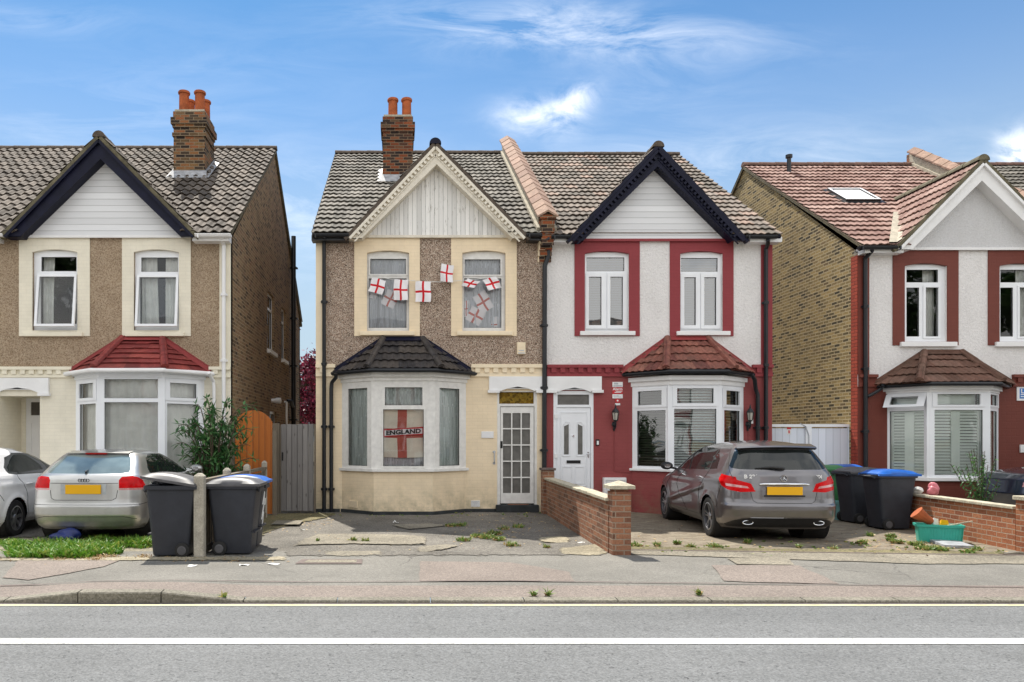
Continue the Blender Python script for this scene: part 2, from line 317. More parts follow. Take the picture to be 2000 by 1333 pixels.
M['flagwhite'] = plain('white flag cloth', (.82, .80, .82), .8, .05, 4)
M['flagred'] = plain('red flag cloth', (.60, .01, .02), .8, .06, 4)
M['flagold'] = plain('faded cream flag cloth', (.85, .80, .68), .85, .12, 3)
M['flagpink'] = plain('faded red flag cloth', (.52, .13, .10), .85, .12, 3)
M['sign_red'] = plain('red sign print', (.55, .03, .04), .5, .04)
M['sign_blue'] = plain('blue sign print', (.04, .18, .5), .5, .04)
M['dark'] = plain('black rubber', (.012, .012, .012), .7, .2, 6)
M['tyre'] = plain('tyre rubber', (.018, .018, .019), .75, .3, 12, bmp=.4, bscale=80)
M['alloy'] = plain('silver alloy', (.52, .53, .55), .28, .1, 8, .9)
M['alloydark'] = plain('dark alloy', (.10, .10, .11), .35, .1, 8, .8)
M['chrome'] = plain('chrome', (.75, .76, .78), .10, .03, 4, 1)
M['plate'] = plain('yellow plate', (.80, .42, .005), .4, .03, 3)
M['lampred'] = plain('red lamp lens', (.55, .0, .002), .22, .2, 14, 0, .2)
M['lampclear'] = plain('clear lamp lens', (.55, .25, .25), .1, .2, 20, 0, .6, Coat_Weight=1.0)
M['carglass'] = plain('dark car glass', (.014, .018, .018), .03, .15, 2, 0, .55)
M['carglass_l'] = plain('pale lit car glass', (.16, .20, .20), .04, .35, 1.6, 0, .9, Coat_Weight=1.0)  # lit cabin and sky reflection put into the pale base colour
M['trim'] = plain('black car trim', (.014, .014, .015), .5, .2, 8)
M['p_grey'] = carpaint('grey metallic paint', (.17, .165, .175), .75, .3)
M['p_silver'] = carpaint('silver metallic paint', (.52, .52, .51), .75, .34)
M['p_white'] = carpaint('white car paint', (.90, .90, .91), 0, .3)
M['p_navy'] = carpaint('navy car paint', (.02, .03, .06), .4, .3)
M['bin'] = plain('charcoal bin plastic', (.026, .029, .038), .5, .2, 5, bmp=.25, bscale=180, fine=.1)
M['binlid'] = plain('grey bin lid plastic', (.085, .084, .09), .45, .25, 5)
M['bluelid'] = plain('blue bin lid plastic', (.008, .10, .42), .38, .15, 5)
M['bingreen'] = plain('green bin plastic', (.035, .16, .06), .45, .15, 5)
M['teal'] = plain('teal plastic', (.04, .38, .30), .4, .12, 5)
M['tealgrey'] = plain('faded teal plastic', (.14, .33, .33), .5, .12, 5)
M['bag'] = plain('black refuse sack', (.02, .022, .03), .25, .3, 12, bmp=.8, bscale=18)
M['wood_grey'] = timber('weathered grey boards', (.15, .14, .135), (.31, .295, .28), .115, 0, .85, .9, .5, .6)
M['wood_fence'] = timber('weathered brown fence board', (.12, .10, .075), (.24, .2, .15), .1, 0, .85, .3, .5, .2)
M['wood_orange'] = timber('orange stained boards', (.38, .10, .018), (.52, .17, .03), .125, 0, .55, .8, .4, .3)
M['wood_white'] = timber('white painted boards', (.66, .70, .78), (.74, .78, .85), .16, 0, .5, .35, .3)
M['paper'] = plain('white litter', (.72, .72, .7), .7, .1)
M['road'] = asphalt('road asphalt', (.122, .125, .126), (.186, .190, .192), 80, .5, .8, .10, tracks=.09)
M['pave'] = asphalt('grey footway asphalt', (.14, .133, .118), (.208, .199, .178), 90, .4, .25, .2, crack=.35)
M['pinkpave'] = asphalt('pink footway asphalt', (.16, .134, .117), (.25, .209, .182), 80, .5, .5, .14)
M['drive_b'] = asphalt('old drive asphalt', (.10, .092, .08), (.2, .185, .16), 60, .8, .6, .35, crack=.9)
M['conc'] = asphalt('worn concrete', (.15, .135, .105), (.265, .237, .185), 50, .6, .5, .35)
M['earth'] = asphalt('gritty earth and concrete', (.2, .175, .12), (.34, .3, .22), 40, .6, .5, .3)
M['kerb'] = asphalt('kerb stone', (.15, .14, .11), (.24, .22, .18), 60, .4, .3, .2)
M['paint_line'] = asphalt('worn white road paint', (.42, .42, .41), (.56, .56, .54), 60, .4, .55, .16)
def worn(m, amt=.5, scale=38, lo=.58, hi=.66, col=(.17, .17, .175)):
    nt = m.node_tree; b = nt.nodes['Principled BSDF']; lk = b.inputs['Base Color'].links[0].from_socket; o = obn(nt)
    f = math_(nt, 'MULTIPLY', ramp(nt, noise(nt, o, scale, 6, .7), [(lo, 0), (hi, 1)]), ramp(nt, noise(nt, o, 1.3, 3, .6), [(.35, amt*.3), (.65, amt)]))
    nt.links.new(mixc(nt, f, lk, col), b.inputs['Base Color'])
worn(M['paint_line'], .9)
M['yellow_line'] = plain('pale yellow road paint', (.66, .60, .36), .7, .2, 6, bmp=.3, bscale=90, fine=.15)
M['iron'] = plain('cast iron', (.13, .10, .09), .7, .3, 14, .2, bmp=.5, bscale=60)
M['block'] = brick('block paving', [(0, (.15, .12, .09)), (.5, (.20, .165, .125)), (1, (.25, .215, .165))], (.15, .13, .09), .2, .1, .008, .5, .9, .6, (.22, .195, .14))
M['leaf_bush'] = leafmat('bush leaf', (.03, .10, .03), (.07, .19, .06), (.15, .30, .10))
M['leaf_purple'] = leafmat('purple leaf', (.05, .008, .02), (.13, .015, .04), (.34, .03, .07))
M['grass'] = leafmat('grass blade', (.05, .15, .012), (.12, .28, .02), (.34, .36, .08))
M['weed'] = leafmat('weed leaf', (.08, .16, .03), (.17, .25, .06), (.42, .36, .12))
M['dry'] = leafmat('dry leaf', (.5, .36, .16), (.38, .26, .12), (.2, .1, .05), .1)
M['tree_green'] = leafmat('tree leaf', (.02, .05, .012), (.04, .1, .02), (.07, .15, .03))
M['bark'] = plain('bark', (.10, .075, .05), .9, .3, 12, bmp=.6, bscale=30)
M['bulb'] = plain('pale lamp glass', (.5, .48, .42), .2, .1)

def ragged(name, src, amp=.30, scale=7):
    """copy of a ground material whose sheet frays out where UV.x (metres inside the outline) runs low"""
    m = M[src].copy(); m.name = name; nt = m.node_tree; b = nt.nodes['Principled BSDF']; o = nt.nodes['Material Output']
    u = node(nt, 'SeparateXYZ', {0: uvn(nt)}).outputs[0]; nz = noise(nt, obn(nt), scale, 8, .72)
    f = ramp(nt, math_(nt, 'ADD', u, math_(nt, 'MULTIPLY', math_(nt, 'SUBTRACT', nz, .5), amp*2)), [(.0, 0), (.025, 1)])
    mx = node(nt, 'MixShader', {0: f, 1: node(nt, 'BsdfTransparent').outputs[0], 2: b.outputs[0]}); nt.links.new(mx.outputs[0], o.inputs[0]); return m
M['moss_ground'] = asphalt('mossy grit', (.10, .09, .045), (.2, .17, .09), 45, .7, .4, .4)
for k_, s_, a_ in (('conc_r', 'conc', .14), ('earth_r', 'earth', .14), ('moss_r', 'moss_ground', .22), ('dark_r', 'drive_b', .3), ('pave_r', 'pave', .2)): M[k_] = ragged(s_+' frayed', s_, a_)
M['stain'] = M['drive_b']
# ---------------------------------------------------------------- mesh builder
COL = SC.collection
WLOC = {}
def tag(o, label=None, cat=None, group=None, kind=None):
    for k, v in (('label', label), ('category', cat), ('group', group), ('kind', kind)):
        if v: o[k] = v
    return o
def thing(name, label, cat, loc=(0, 0, 0), rz=0, group=None):
    o = bpy.data.objects.new(name, None); COL.objects.link(o); o.empty_display_size = .2
    o.location = loc; o.rotation_euler = (0, 0, rz); WLOC[o.name] = Vector(loc)
    return tag(o, label, cat, group)
class Fr:                                   # a local frame: P + t*u + v*h + n*w
    def __init__(s, P, t, n, v=(0, 0, 1)):
        s.P, s.t, s.n, s.v = Vector(P), Vector(t).normalized(), Vector(n).normalized(), Vector(v).normalized()
    def __call__(s, u, h, w=0): return s.P+s.t*u+s.v*h+s.n*w
def front(y): return Fr((0, y, 0), (1, 0, 0), (0, -1, 0))       # facade frame: u = x, h = z, w = towards the street
class MB:
    def __init__(s): s.v, s.f, s.m, s.uv = [], [], [], []
    def face(s, pts, mi=0, uv=None):
        n0 = len(s.v); s.v += [tuple(p) for p in pts]; s.f.append(tuple(range(n0, n0+len(pts)))); s.m.append(mi); s.uv.append(uv)
    def box(s, x0, x1, y0, y1, z0, z1, mi=0): s.lbox(Fr((0, 0, 0), (1, 0, 0), (0, 1, 0)), x0, x1, z0, z1, y0, y1, mi)
    def lbox(s, fr, u0, u1, h0, h1, w0, w1, mi=0):
        p = [fr(u, h, w) for w in (w0, w1) for h in (h0, h1) for u in (u0, u1)]
        for q in ((0, 1, 3, 2), (5, 4, 6, 7), (4, 0, 2, 6), (1, 5, 7, 3), (2, 3, 7, 6), (4, 5, 1, 0)): s.face([p[i] for i in q], mi)
    def prism(s, fr, poly, w0, w1, mi=0, back=True):
        a = [fr(u, h, w1) for u, h in poly]; b = [fr(u, h, w0) for u, h in poly]; n = len(poly)
        s.face(a, mi)
        if back: s.face(b[::-1], mi)
        for i in range(n): j = (i+1) % n; s.face([b[i], b[j], a[j], a[i]], mi)
    def tube(s, path, r, n=10, mi=0, caps=True):
        path = [Vector(p) for p in path]; rings = []; rr = r if hasattr(r, '__len__') else [r]*len(path)
        up = None
        for i, p in enumerate(path):
            d = (path[min(i+1, len(path)-1)]-path[max(i-1, 0)]).normalized()
            if up is None: up = Vector((0, 0, 1)) if abs(d.z) < .9 else Vector((0, 1, 0))
            a = d.cross(up).normalized(); b = a.cross(d).normalized(); up = b
            rings.append([p+(a*math.cos(t)+b*math.sin(t))*rr[i] for t in [2*math.pi*k/n for k in range(n)]])
        for i in range(len(rings)-1):
            for k in range(n):
                l = (k+1) % n; s.face([rings[i][k], rings[i][l], rings[i+1][l], rings[i+1][k]], mi)
        if caps: s.face(rings[0][::-1], mi); s.face(rings[-1], mi)
    def lathe(s, prof, c=(0, 0, 0), n=20, mi=0, axis='z', caps=True):
        c = Vector(c); rings = []
        for r, h in prof:
            ring = []
            for k in range(n):
                t = 2*math.pi*k/n; a, b = r*math.cos(t), r*math.sin(t)
                ring.append(c+Vector({'z': (a, b, h), 'x': (h, a, b), 'y': (a, h, b)}[axis]))
            rings.append(ring)
        for i in range(len(rings)-1):
            for k in range(n):
                l = (k+1) % n; s.face([rings[i][k], rings[i][l], rings[i+1][l], rings[i+1][k]], mi)
        if caps: s.face(rings[0][::-1], mi); s.face(rings[-1], mi)
    def plate(s, fr, outer, holes, w1, w0, mi=0, sides=True, mask=None):
        """a slab with rectangular holes, reveals included"""
        us = sorted({outer[0], outer[1]} | {h[i] for h in holes for i in (0, 1) if outer[0] < h[i] < outer[1]})
        hs = sorted({outer[2], outer[3]} | {h[i] for h in holes for i in (2, 3) if outer[2] < h[i] < outer[3]})
        for a, b in zip(us, us[1:]):
            for c, d in zip(hs, hs[1:]):
                mu, mh = (a+b)/2, (c+d)/2
                if any(h[0] < mu < h[1] and h[2] < mh < h[3] for h in holes): continue
                s.face([fr(a, c, w1), fr(b, c, w1), fr(b, d, w1), fr(a, d, w1)], mi)
        for h in holes:
            q = [(h[0], h[2]), (h[1], h[2]), (h[1], h[3]), (h[0], h[3])]
            for i in range(4):
                A, B = q[i], q[(i+1) % 4]; s.face([fr(*A, w0), fr(*B, w0), fr(*B, w1), fr(*A, w1)], mi)
        if sides:
            q = [(outer[0], outer[2]), (outer[1], outer[2]), (outer[1], outer[3]), (outer[0], outer[3])]
            for i in range(4):
                A, B = q[i], q[(i+1) % 4]; s.face([fr(*A, w1), fr(*B, w1), fr(*B, w0), fr(*A, w0)], mi)
    def grid(s, P, mi=0, uvf=None):
        for i in range(len(P)-1):
            for j in range(len(P[0])-1):
                s.face([P[i][j], P[i][j+1], P[i+1][j+1], P[i+1][j]], mi, uvf(i, j) if uvf else None)
    def build(s, name, mats, parent=None, smooth=False, merge=False, local=False, bevel=0, ang=40):
        if not isinstance(mats, (list, tuple)): mats = [mats]
        off = Vector((0, 0, 0))
        if parent is not None and not local: off = WLOC.get(parent.name, off)
        me = bpy.data.meshes.new(name)
        vs = np.array(s.v, dtype=float).reshape(-1, 3)
        me.from_pydata((vs-np.array(off)).tolist(), [], s.f)
        for m_ in mats: me.materials.append(M[m_] if isinstance(m_, str) else m_)
        me.polygons.foreach_set('material_index', s.m)
        ul = me.uv_layers.new(name='UVMap'); out = []
        for f, u in zip(s.f, s.uv):
            if u is not None:
                for q in u: out += [q[0], q[1]]
                continue
            p = vs[list(f)]; n = np.zeros(3)
            for i in range(len(f)):
                a, b = p[i], p[(i+1) % len(f)]; n += np.cross(a, b)
            ln = np.linalg.norm(n); n = n/ln if ln > 1e-12 else np.array((0, 0, 1.))
            if abs(n[2]) > .95: t, b = np.array((1., 0, 0)), np.array((0, 1., 0))
            else:
                t = np.cross((0, 0, 1), n); t /= np.linalg.norm(t)
                if abs(t[0]) >= abs(t[1]): t = t*(1 if t[0] > 0 else -1)
                else: t = t*(1 if t[1] > 0 else -1)
                b = np.cross(n, t); b = b*(1 if b[2] > 0 else -1)
            uu = p@t; vv = p@b
            for i in range(len(f)): out += [uu[i], vv[i]]
        ul.data.foreach_set('uv', out)
        if merge or smooth:
            import bmesh
            bm = bmesh.new(); bm.from_mesh(me); bmesh.ops.remove_doubles(bm, verts=bm.verts, dist=1e-4)
            bm.to_mesh(me); bm.free()
        me.validate(); me.update()
        o = bpy.data.objects.new(name, me); COL.objects.link(o)
        if smooth: me.shade_smooth(); me.set_sharp_from_angle(angle=R(ang))
        if parent is not None: o.parent = parent
        WLOC[o.name] = off if not local else Vector((0, 0, 0))
        if bevel:
            b = o.modifiers.new('bevel', 'BEVEL'); b.width = bevel; b.segments = 2; b.limit_method = 'ANGLE'
            o.modifiers.new('weld', 'WELD')
            o.modifiers.move(1, 0)
        return o
def text_faces(mb, s, fr, size, w, mi=0, bold=0, align='CENTER', sx=1):
    cu = bpy.data.curves.new('lettering', 'FONT'); cu.body = s; cu.size = size; cu.align_x = align; cu.align_y = 'CENTER'; cu.extrude = .0; cu.offset = bold; cu.resolution_u = 2
    o = bpy.data.objects.new('lettering', cu); COL.objects.link(o)
    dg = bpy.context.evaluated_depsgraph_get(); me = bpy.data.meshes.new_from_object(o.evaluated_get(dg))
    for p in me.polygons: mb.face([fr(me.vertices[i].co.x*sx, me.vertices[i].co.y, w) for i in p.vertices], mi)
    bpy.data.objects.remove(o); bpy.data.curves.remove(cu); bpy.data.meshes.remove(me)

# ---------------------------------------------------------------- tiled roof surface (real courses and rolls)
def tiles(mb, P, u_, v_, L, ul, ur, course=.33, col=.3, amp=.014, rolls=2, skip=None, lift=.046, jit=.008, mi=0, skew=0.0, n_s=5):
    """P eave origin, u_ along the eave, v_ up the slope, L slope length, ul(v), ur(v) limits"""
    P = Vector(P); u_ = Vector(u_).normalized(); v_ = Vector(v_).normalized(); n = u_.cross(v_)
    if n.z < 0: n = -n
    rows = max(1, int(round(L/course))); c = L/rows; step = col/(max(rolls, 1)*n_s)
    for j in range(rows):
        v0, v1 = j*c, (j+1)*c
        a0, b0, a1, b1 = ul(v0), ur(v0), ul(v1), ur(v1)
        lo, hi = min(a0, a1), max(b0, b1)
        if hi-lo < .01: continue
        k0 = int(math.floor(lo/step)); k1 = int(math.ceil(hi/step)); off = (j % 2)*col*.5*skew
        A, B, C, E_ = [], [], [], []
        for k in range(k0, k1+1):
            u = k*step
            h = amp*(1+math.sin(2*math.pi*(u+off)*rolls/col)) if rolls else 0.0
            tj = random.Random(int((u+off)/col+1000)*131+j*7).uniform(-jit, jit) if True else 0
            uu0 = min(max(u, a0), b0) if b0 > a0 else (a0+b0)/2; uu1 = min(max(u, a1), b1) if b1 > a1 else (a1+b1)/2
            A.append(P+u_*uu0+v_*(v0+tj-.02)+n*(h+lift+tj)); E_.append(P+u_*uu0+v_*(v0+tj-.018)+n*(h+lift+tj-.016)); B.append(P+u_*uu1+v_*(v1+.03)+n*(h+.004)); C.append(P+u_*uu0+v_*(v0+tj+.035)+n*(h-.004))
        for i in range(len(A)-1):
            if (A[i]-A[i+1]).length < 1e-5 and (B[i]-B[i+1]).length < 1e-5: continue
            mid = (A[i]+B[i+1])/2
            if skip and skip(mid): continue
            ti = math.floor(((k0+i+.5)*step+off)/col)+.5; uv = [(ti, j+.5)]*4
            mb.face([A[i], A[i+1], B[i+1], B[i]], mi, uv); mb.face([E_[i], E_[i+1], A[i+1], A[i]], mi, uv); mb.face([C[i], C[i+1], E_[i+1], E_[i]], mi, uv)
def halfround(mb, p0, p1, r, seg=.45, mi=0, n=8, up=(0, 0, 1)):
    p0, p1 = Vector(p0), Vector(p1); d = (p1-p0); L = d.length; d.normalize(); k = max(1, int(round(L/seg)))
    up = Vector(up); s = d.cross(up).normalized(); up = s.cross(d).normalized()
    for i in range(k):
        a = p0+d*(L*i/k); b = p0+d*(L*(i+1)/k+.012); r0, r1 = r*1.05, r*.97
        ra = [a+s*math.cos(t)*r0+up*math.sin(t)*r0 for t in [math.pi*q/n for q in range(n+1)]]
        rb = [b+s*math.cos(t)*r1+up*math.sin(t)*r1 for t in [math.pi*q/n for q in range(n+1)]]
        for q in range(n): mb.face([ra[q], rb[q], rb[q+1], ra[q+1]], mi)
        mb.face(ra, mi); mb.face(rb[::-1], mi)

# ---------------------------------------------------------------- windows
def window(fr, u0, u1, h0, h1, panes, parent, mat='upvc', w=(-.10, -.04), sash=(), inner=None, glass='glass', name='window_frame', ang=None):
    """frame with pane holes; sash rectangles stand a little proud; inner(u0,u1,h0,h1) adds the curtain"""
    mb = MB(); mb.plate(fr, (u0, u1, h0, h1), panes, w[1], w[0])
    for s in sash:
        ins = [p for p in panes if s[0] < (p[0]+p[1])/2 < s[1] and s[2] < (p[2]+p[3])/2 < s[3]]
        mb.plate(fr, s, ins, w[1]+.018, w[1]+.002)
    f = mb.build(name, mat, parent)
    g = MB()
    for p in panes: g.face([fr(p[0]-.004, p[2]-.004, w[1]-.03), fr(p[1]+.004, p[2]-.004, w[1]-.03), fr(p[1]+.004, p[3]+.004, w[1]-.03), fr(p[0]-.004, p[3]+.004, w[1]-.03)])
    g.build('glass_pane', glass, f)
    bd = MB()                                # dark glazing gasket
    for p in panes:
        for q in ((p[0], p[0]+.007, p[2], p[3]), (p[1]-.007, p[1], p[2], p[3]), (p[0]+.007, p[1]-.007, p[2], p[2]+.007), (p[0]+.007, p[1]-.007, p[3]-.007, p[3])):
            bd.lbox(fr, *q, w[1]-.028, w[1]-.014)
    bd.build('gasket', 'trim', f)
    return f
def drape(mb, fr, u0, u1, h0, h1, w, amp=.02, per=.11, gather=0.0, mi=0, n=None, sway=0.0):
    """a hanging pleated sheet; gather pulls its lower edge towards u0"""
    n = n or max(12, int((u1-u0)/per*8)); rows = 8; P = []; ph = random.uniform(0, 6)
    for j in range(rows+1):
        t = j/rows; row = []
        for i in range(n+1):
            s = i/n; u = u0+(u1-u0)*s*(1-gather*(1-t)) + sway*math.sin(3*t)*s
            row.append(fr(u, h0+(h1-h0)*t, w+amp*math.sin(2*math.pi*(u1-u0)*s/per+ph+.5*math.sin(4*t))*(1.1-.4*t)))
        P.append(row)
    mb.grid(P, mi)
def slats(mb, fr, u0, u1, h0, h1, w, pitch=.05, tilt=.6, mi=0, depth=.04):
    k = int((h1-h0)/pitch)
    for i in range(k):
        h = h0+(i+.5)*(h1-h0)/k; dh = depth*.5*math.sin(tilt); dw = depth*.5*math.cos(tilt)
        mb.face([fr(u0, h-dh, w+dw), fr(u1, h-dh, w+dw), fr(u1, h+dh, w-dw), fr(u0, h+dh, w-dw)], mi)
        mb.face([fr(u0, h-dh-.003, w+dw), fr(u0, h+dh-.003, w-dw), fr(u1, h+dh-.003, w-dw), fr(u1, h-dh-.003, w+dw)], mi)
def arch_pts(u0, u1, hs, rise, n=10):
    return [(u0+(u1-u0)*i/n, hs+rise*(1-(2*i/n-1)**2)) for i in range(n+1)]
# ---------------------------------------------------------------- houses
def facet(mb, A, B, Ts, **kw):
    """tiled plane over eave A-B with one or two top points"""
    A, B = Vector(A), Vector(B); Ts = [Vector(t) for t in Ts]; u = (B-A); W = u.length; u.normalize()
    d = Ts[0]-A; v = d-u*d.dot(u); L = v.length; v.normalize()
    t0 = (Ts[0]-A).dot(u); t1 = (Ts[-1]-A).dot(u)
    tiles(mb, A, u, v, L, lambda q: t0*q/L, lambda q: W+(t1-W)*q/L, **kw)
    n = u.cross(v); n = n if n.z > 0 else -n
    mb.face([p-n*.02 for p in ([A, B]+([Ts[-1], Ts[0]] if len(Ts) > 1 else [Ts[0]]))], kw.get('mi', 0), [(0.5, .5)]*(4 if len(Ts) > 1 else 3))
def pipe(name, pts, r, mat, parent, clips=()):
    mb = MB(); mb.tube(pts, r, 12)
    for p in clips: mb.lathe([(r*1.25, -.03), (r*1.45, -.028), (r*1.45, .028), (r*1.25, .03)], p, 12); mb.box(p[0]-r*1.7, p[0]+r*1.7, p[1]+r*.2, p[1]+r*1.6, p[2]-.02, p[2]+.02)
    return mb.build(name, mat, parent, smooth=True)

def house(sp):
    y0 = sp['y0']; x = lambda p: X(p, y0); z = lambda p: Zp(p, y0); fw = front(y0)
    base = sp.get('base', 0.0); mats = sp['mats']; xl, xr = x(sp['wall'][0]), x(sp['wall'][1])
    root = thing(sp['name'], sp['label'], 'house', ((xl+xr)/2, y0, base), 0, None); WLOC[root.name] = Vector(((xl+xr)/2, y0, base))
    ztop = z(sp['top']); zb0, zb1, zb2, zb3 = [z(p) for p in sp['band']]     # ledge top, ledge bottom, lower band top, bottom
    D = sp['depth']; ye = y0-.30; ze = Zp(sp['eave'], ye); yr, zr = sp['ridge']; yb = 2*yr-y0
    out = dict(root=root, fw=fw, x=x, z=z)
    # --- front wall
    ups = sp['upper']; mb = MB()
    holes = [(x(o[0]), x(o[1]), z(o[3]), z(o[2])) for o in [u['open'] for u in ups]]
    mb.plate(fw, (xl, xr, zb3, ztop), holes, 0, -.15)
    mb.build('upper_wall', mats['upper'], root)
    by = sp['bay']; dr = sp['door']; mb = MB()
    h2 = [(x(by['wall'][0])+.08, x(by['wall'][1])-.08, z(by['sill'][1])-.0, z(by['head'])+.05)]
    if dr: h2.append((x(dr['hole'][0]), x(dr['hole'][1]), base, z(dr['hole'][2])))
    mb.plate(fw, (xl, xr, base, zb3), h2, 0, -.15)
    mb.build('lower_wall', mats['lower'], root)
    # --- surrounds, sills
    for u in ups:
        s0, s1, st, sb = x(u['sur'][0]), x(u['sur'][1]), z(u['sur'][2]), z(u['sur'][3]); o0, o1, ot, ob = x(u['open'][0]), x(u['open'][1]), z(u['open'][2]), z(u['open'][3])
        rise = .055; mb = MB(); pr = .022
        mb.lbox(fw, s0, o0, sb, ot-rise, -.0, pr); mb.lbox(fw, o1, s1, sb, ot-rise, -.0, pr)
        mb.prism(fw, [(s0, ot-rise)]+[(o0, ot-rise)]+arch_pts(o0, o1, ot-rise, rise)[1:-1]+[(o1, ot-rise), (s1, ot-rise), (s1, st), (s0, st)], -.12, pr)
        mb.lbox(fw, o0, o1, sb, ob, -.0, pr)
        mb.build('window_surround', mats['sur'], root)
        mb = MB(); mb.lbox(fw, x(u['sill'][0]), x(u['sill'][1]), z(u['sill'][3]), z(u['sill'][2]), -.12, .085)
        mb.build('window_sill', mats['sill'], root, bevel=.008)
        panes = [(x(p[0]), x(p[1]), z(p[3]), z(p[2])) for p in u['panes']]; sash = [(x(p[0]), x(p[1]), z(p[3]), z(p[2])) for p in u.get('sash', [])]
        f = window(fw, o0, o1, ob+.002, ot-.01, panes, root, u.get('mat', 'upvc'), w=(-.115, -.06), sash=sash, glass=u.get('glass', 'glass'))
        u['frame'] = f; u['rects'] = panes
    # --- top band between the gable foot and the windows
    if 'topband' in mats:
        mb = MB(); mb.lbox(fw, x(ups[0]['sur'][0]), x(ups[1]['sur'][1]), z(ups[0]['sur'][2]), ztop, 0, .022); mb.build('frieze', mats['topband'], root)
    # --- corner strips
    for a, b, m_, t_, b_ in sp.get('quoins', []):
        mb = MB(); mb.lbox(fw, x(a), x(b), (z(b_) if b_ else zb0), z(t_), 0, .018); mb.build('corner_strip', m_, root)
    # --- string course
    for a, b in sp['bandruns']:
        mb = MB(); md = MB()
        mb.lbox(fw, x(a), x(b), zb1, zb0, 0, .075); mb.lbox(fw, x(a), x(b), zb2, zb1, 0, .022); mb.lbox(fw, x(a), x(b), zb3, zb2, 0, .04)
        n = int((b-a-8)/17.5)
        for i in range(n):
            p = a+8+i*17.5; md.lbox(fw, x(p), x(p+9.5), zb2+.005, zb1, .022, .062)
        sc = mb.build('string_course', mats['band'], root); md.build('dentil_row', mats['band'], sc)
    if sp.get('plinth'):
        mb = MB()
        for a, b in sp['plinth']: mb.lbox(fw, x(a), x(b), base, base+.07, 0, .03)
        mb.build('plinth', 'plinth', root)
    # --- side and back walls
    for side, xx in (('l', xl), ('r', xr)):
        m_ = mats.get('side_'+side)
        sgn = -1 if side == 'l' else 1
        if not m_:
            continue
        fs = Fr((xx, 0, 0), (0, 1, 0), (sgn, 0, 0)); mb = MB(); sh = [w_['rect'] for w_ in sp.get('sidewin', [])] if sp.get('winside') == side else []
        mb.plate(fs, (y0, yb, base, ze-.05), sh, 0, -.15, sides=False)
        mb.face([fs(a, b) for a, b in ((y0, ze-.05), (yb, ze-.05), (yr, zr-.06))][::(1 if sgn < 0 else -1)])
        mb.build('side_wall', m_, root)
        if mats.get('ret_'+side):
            mb = MB(); mb.lbox(fs, y0, y0+.24, base, ze-.12, 0, .006); mb.build('corner_return', mats['ret_'+side], root)
        for w_ in (sp.get('sidewin', []) if sh else []):
            a, b, c, d = w_['rect']; f = window(fs, a, b, c, d, [(a+.07, b-.07, c+.07, d-.45), (a+.07, b-.07, d-.38, d-.07)], root, 'upvc', w=(-.12, -.06), name='side_window')
            mb = MB(); mb.lbox(fs, a-.08, b+.08, c-.1, c, -.1, .09); mb.build('window_sill', 'old_white', root)
            if w_.get('open'):
                e = Fr((xx+.0, a, d), (0, 1, 0), (1, 0, -.0), v=(-.32, 0, 1)); mb = MB(); mb.plate(e, (.05, b-a-.05, -(d-c)*.62-.35, -.38), [(.11, b-a-.11, -(d-c)*.62-.29, -.44)], .0, -.04); mb.build('open_sash', 'upvc', f)
    mb = MB(); fb = Fr((0, yb, 0), (1, 0, 0), (0, 1, 0)); mb.plate(fb, (xl, xr, base, ze-.05), [], 0, -.15); mb.build('rear_wall', mats.get('rear', 'stock_brown'), root)
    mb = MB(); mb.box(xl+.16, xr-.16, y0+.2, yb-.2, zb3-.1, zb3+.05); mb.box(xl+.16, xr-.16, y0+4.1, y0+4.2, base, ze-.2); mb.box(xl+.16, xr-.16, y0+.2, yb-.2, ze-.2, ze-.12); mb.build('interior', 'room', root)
    # --- gable
    g = sp['gable']; yg = y0-.28; ax, az = X(g['apex'][0], yg), Zp(g['apex'][1], yg); zf = Zp(g['foot'], yg)
    lx, rx = X(g['l'], yg), X(g['r'], yg); ilx, irx = X(g['il'], yg), X(g['ir'], yg); iaz = Zp(g['iapex'], yg); iax = X(g.get('iax', g['apex'][0]), yg)
    fg = front(yg); zg = zf
    slope = (az-zf)/(ax-lx)
    mb = MB(); mb.prism(front(y0), [(ilx-.12, ztop-.02), (irx+.12, ztop-.02), (iax+.0, iaz+.1)], -.05, .05); gp = mb.build('gable_panel', mats['gable'], root)
    mb = MB(); mb.lbox(front(y0), ilx-.1, irx+.1, ztop-.035, ztop+.02, .05, .075); mb.build('gable_foot_trim', mats.get('foot', mats['barge']), gp)
    mb = MB(); mb.prism(fg, [(lx, zf), (ilx, zf), (iax, iaz), (irx, zf), (rx, zf), (ax, az)], -.03, .03)
    tl = .35                                                     # outer moulding strip
    def off(k, t): return None
    for sg, fx in ((-1, lx), (1, rx)):
        d = Vector((fx-ax, 0, zf-az)); L = d.length; d.normalize(); nn = Vector((0, -1, 0)); v = Vector((-d.z*sg, 0, d.x*sg)) if False else d.cross(nn)
        v = v if v.z > 0 else -v
        fr2 = Fr((ax, yg, az), d, nn, v)
        mb.lbox(fr2, .06, L-.02, -.075, -.02, .03, .09)
        if g.get('dent'):
            n = int(L/.105)
            for i in range(1, n-1):
                u = .1+i*(L-.15)/n; mb.lbox(fr2, u, u+.05, -.14, -.075, .03, .085)
            mb.lbox(fr2, .12, L-.05, -.175, -.145, .03, .045)
    bb = mb.build('bargeboard', mats['barge'], root)
    mb = MB(); mb.face([(lx, yg-.03, zf), (ilx, yg-.03, zf), (ilx, y0, zf), (lx, y0, zf)]); 
    mb.face([(ilx, yg+.03, zf), (iax, yg+.03, iaz), (iax, y0-.04, iaz), (ilx, y0-.04, zf)]); mb.face([(iax, yg+.03, iaz), (irx, yg+.03, zf), (irx, y0-.04, zf), (iax, y0-.04, iaz)])
    mb.build('soffit', mats['barge'], bb)
    # gable roof
    rise = (zr-ze)/(yr-ye); ymain = lambda zz: ye+(zz-ze)/rise
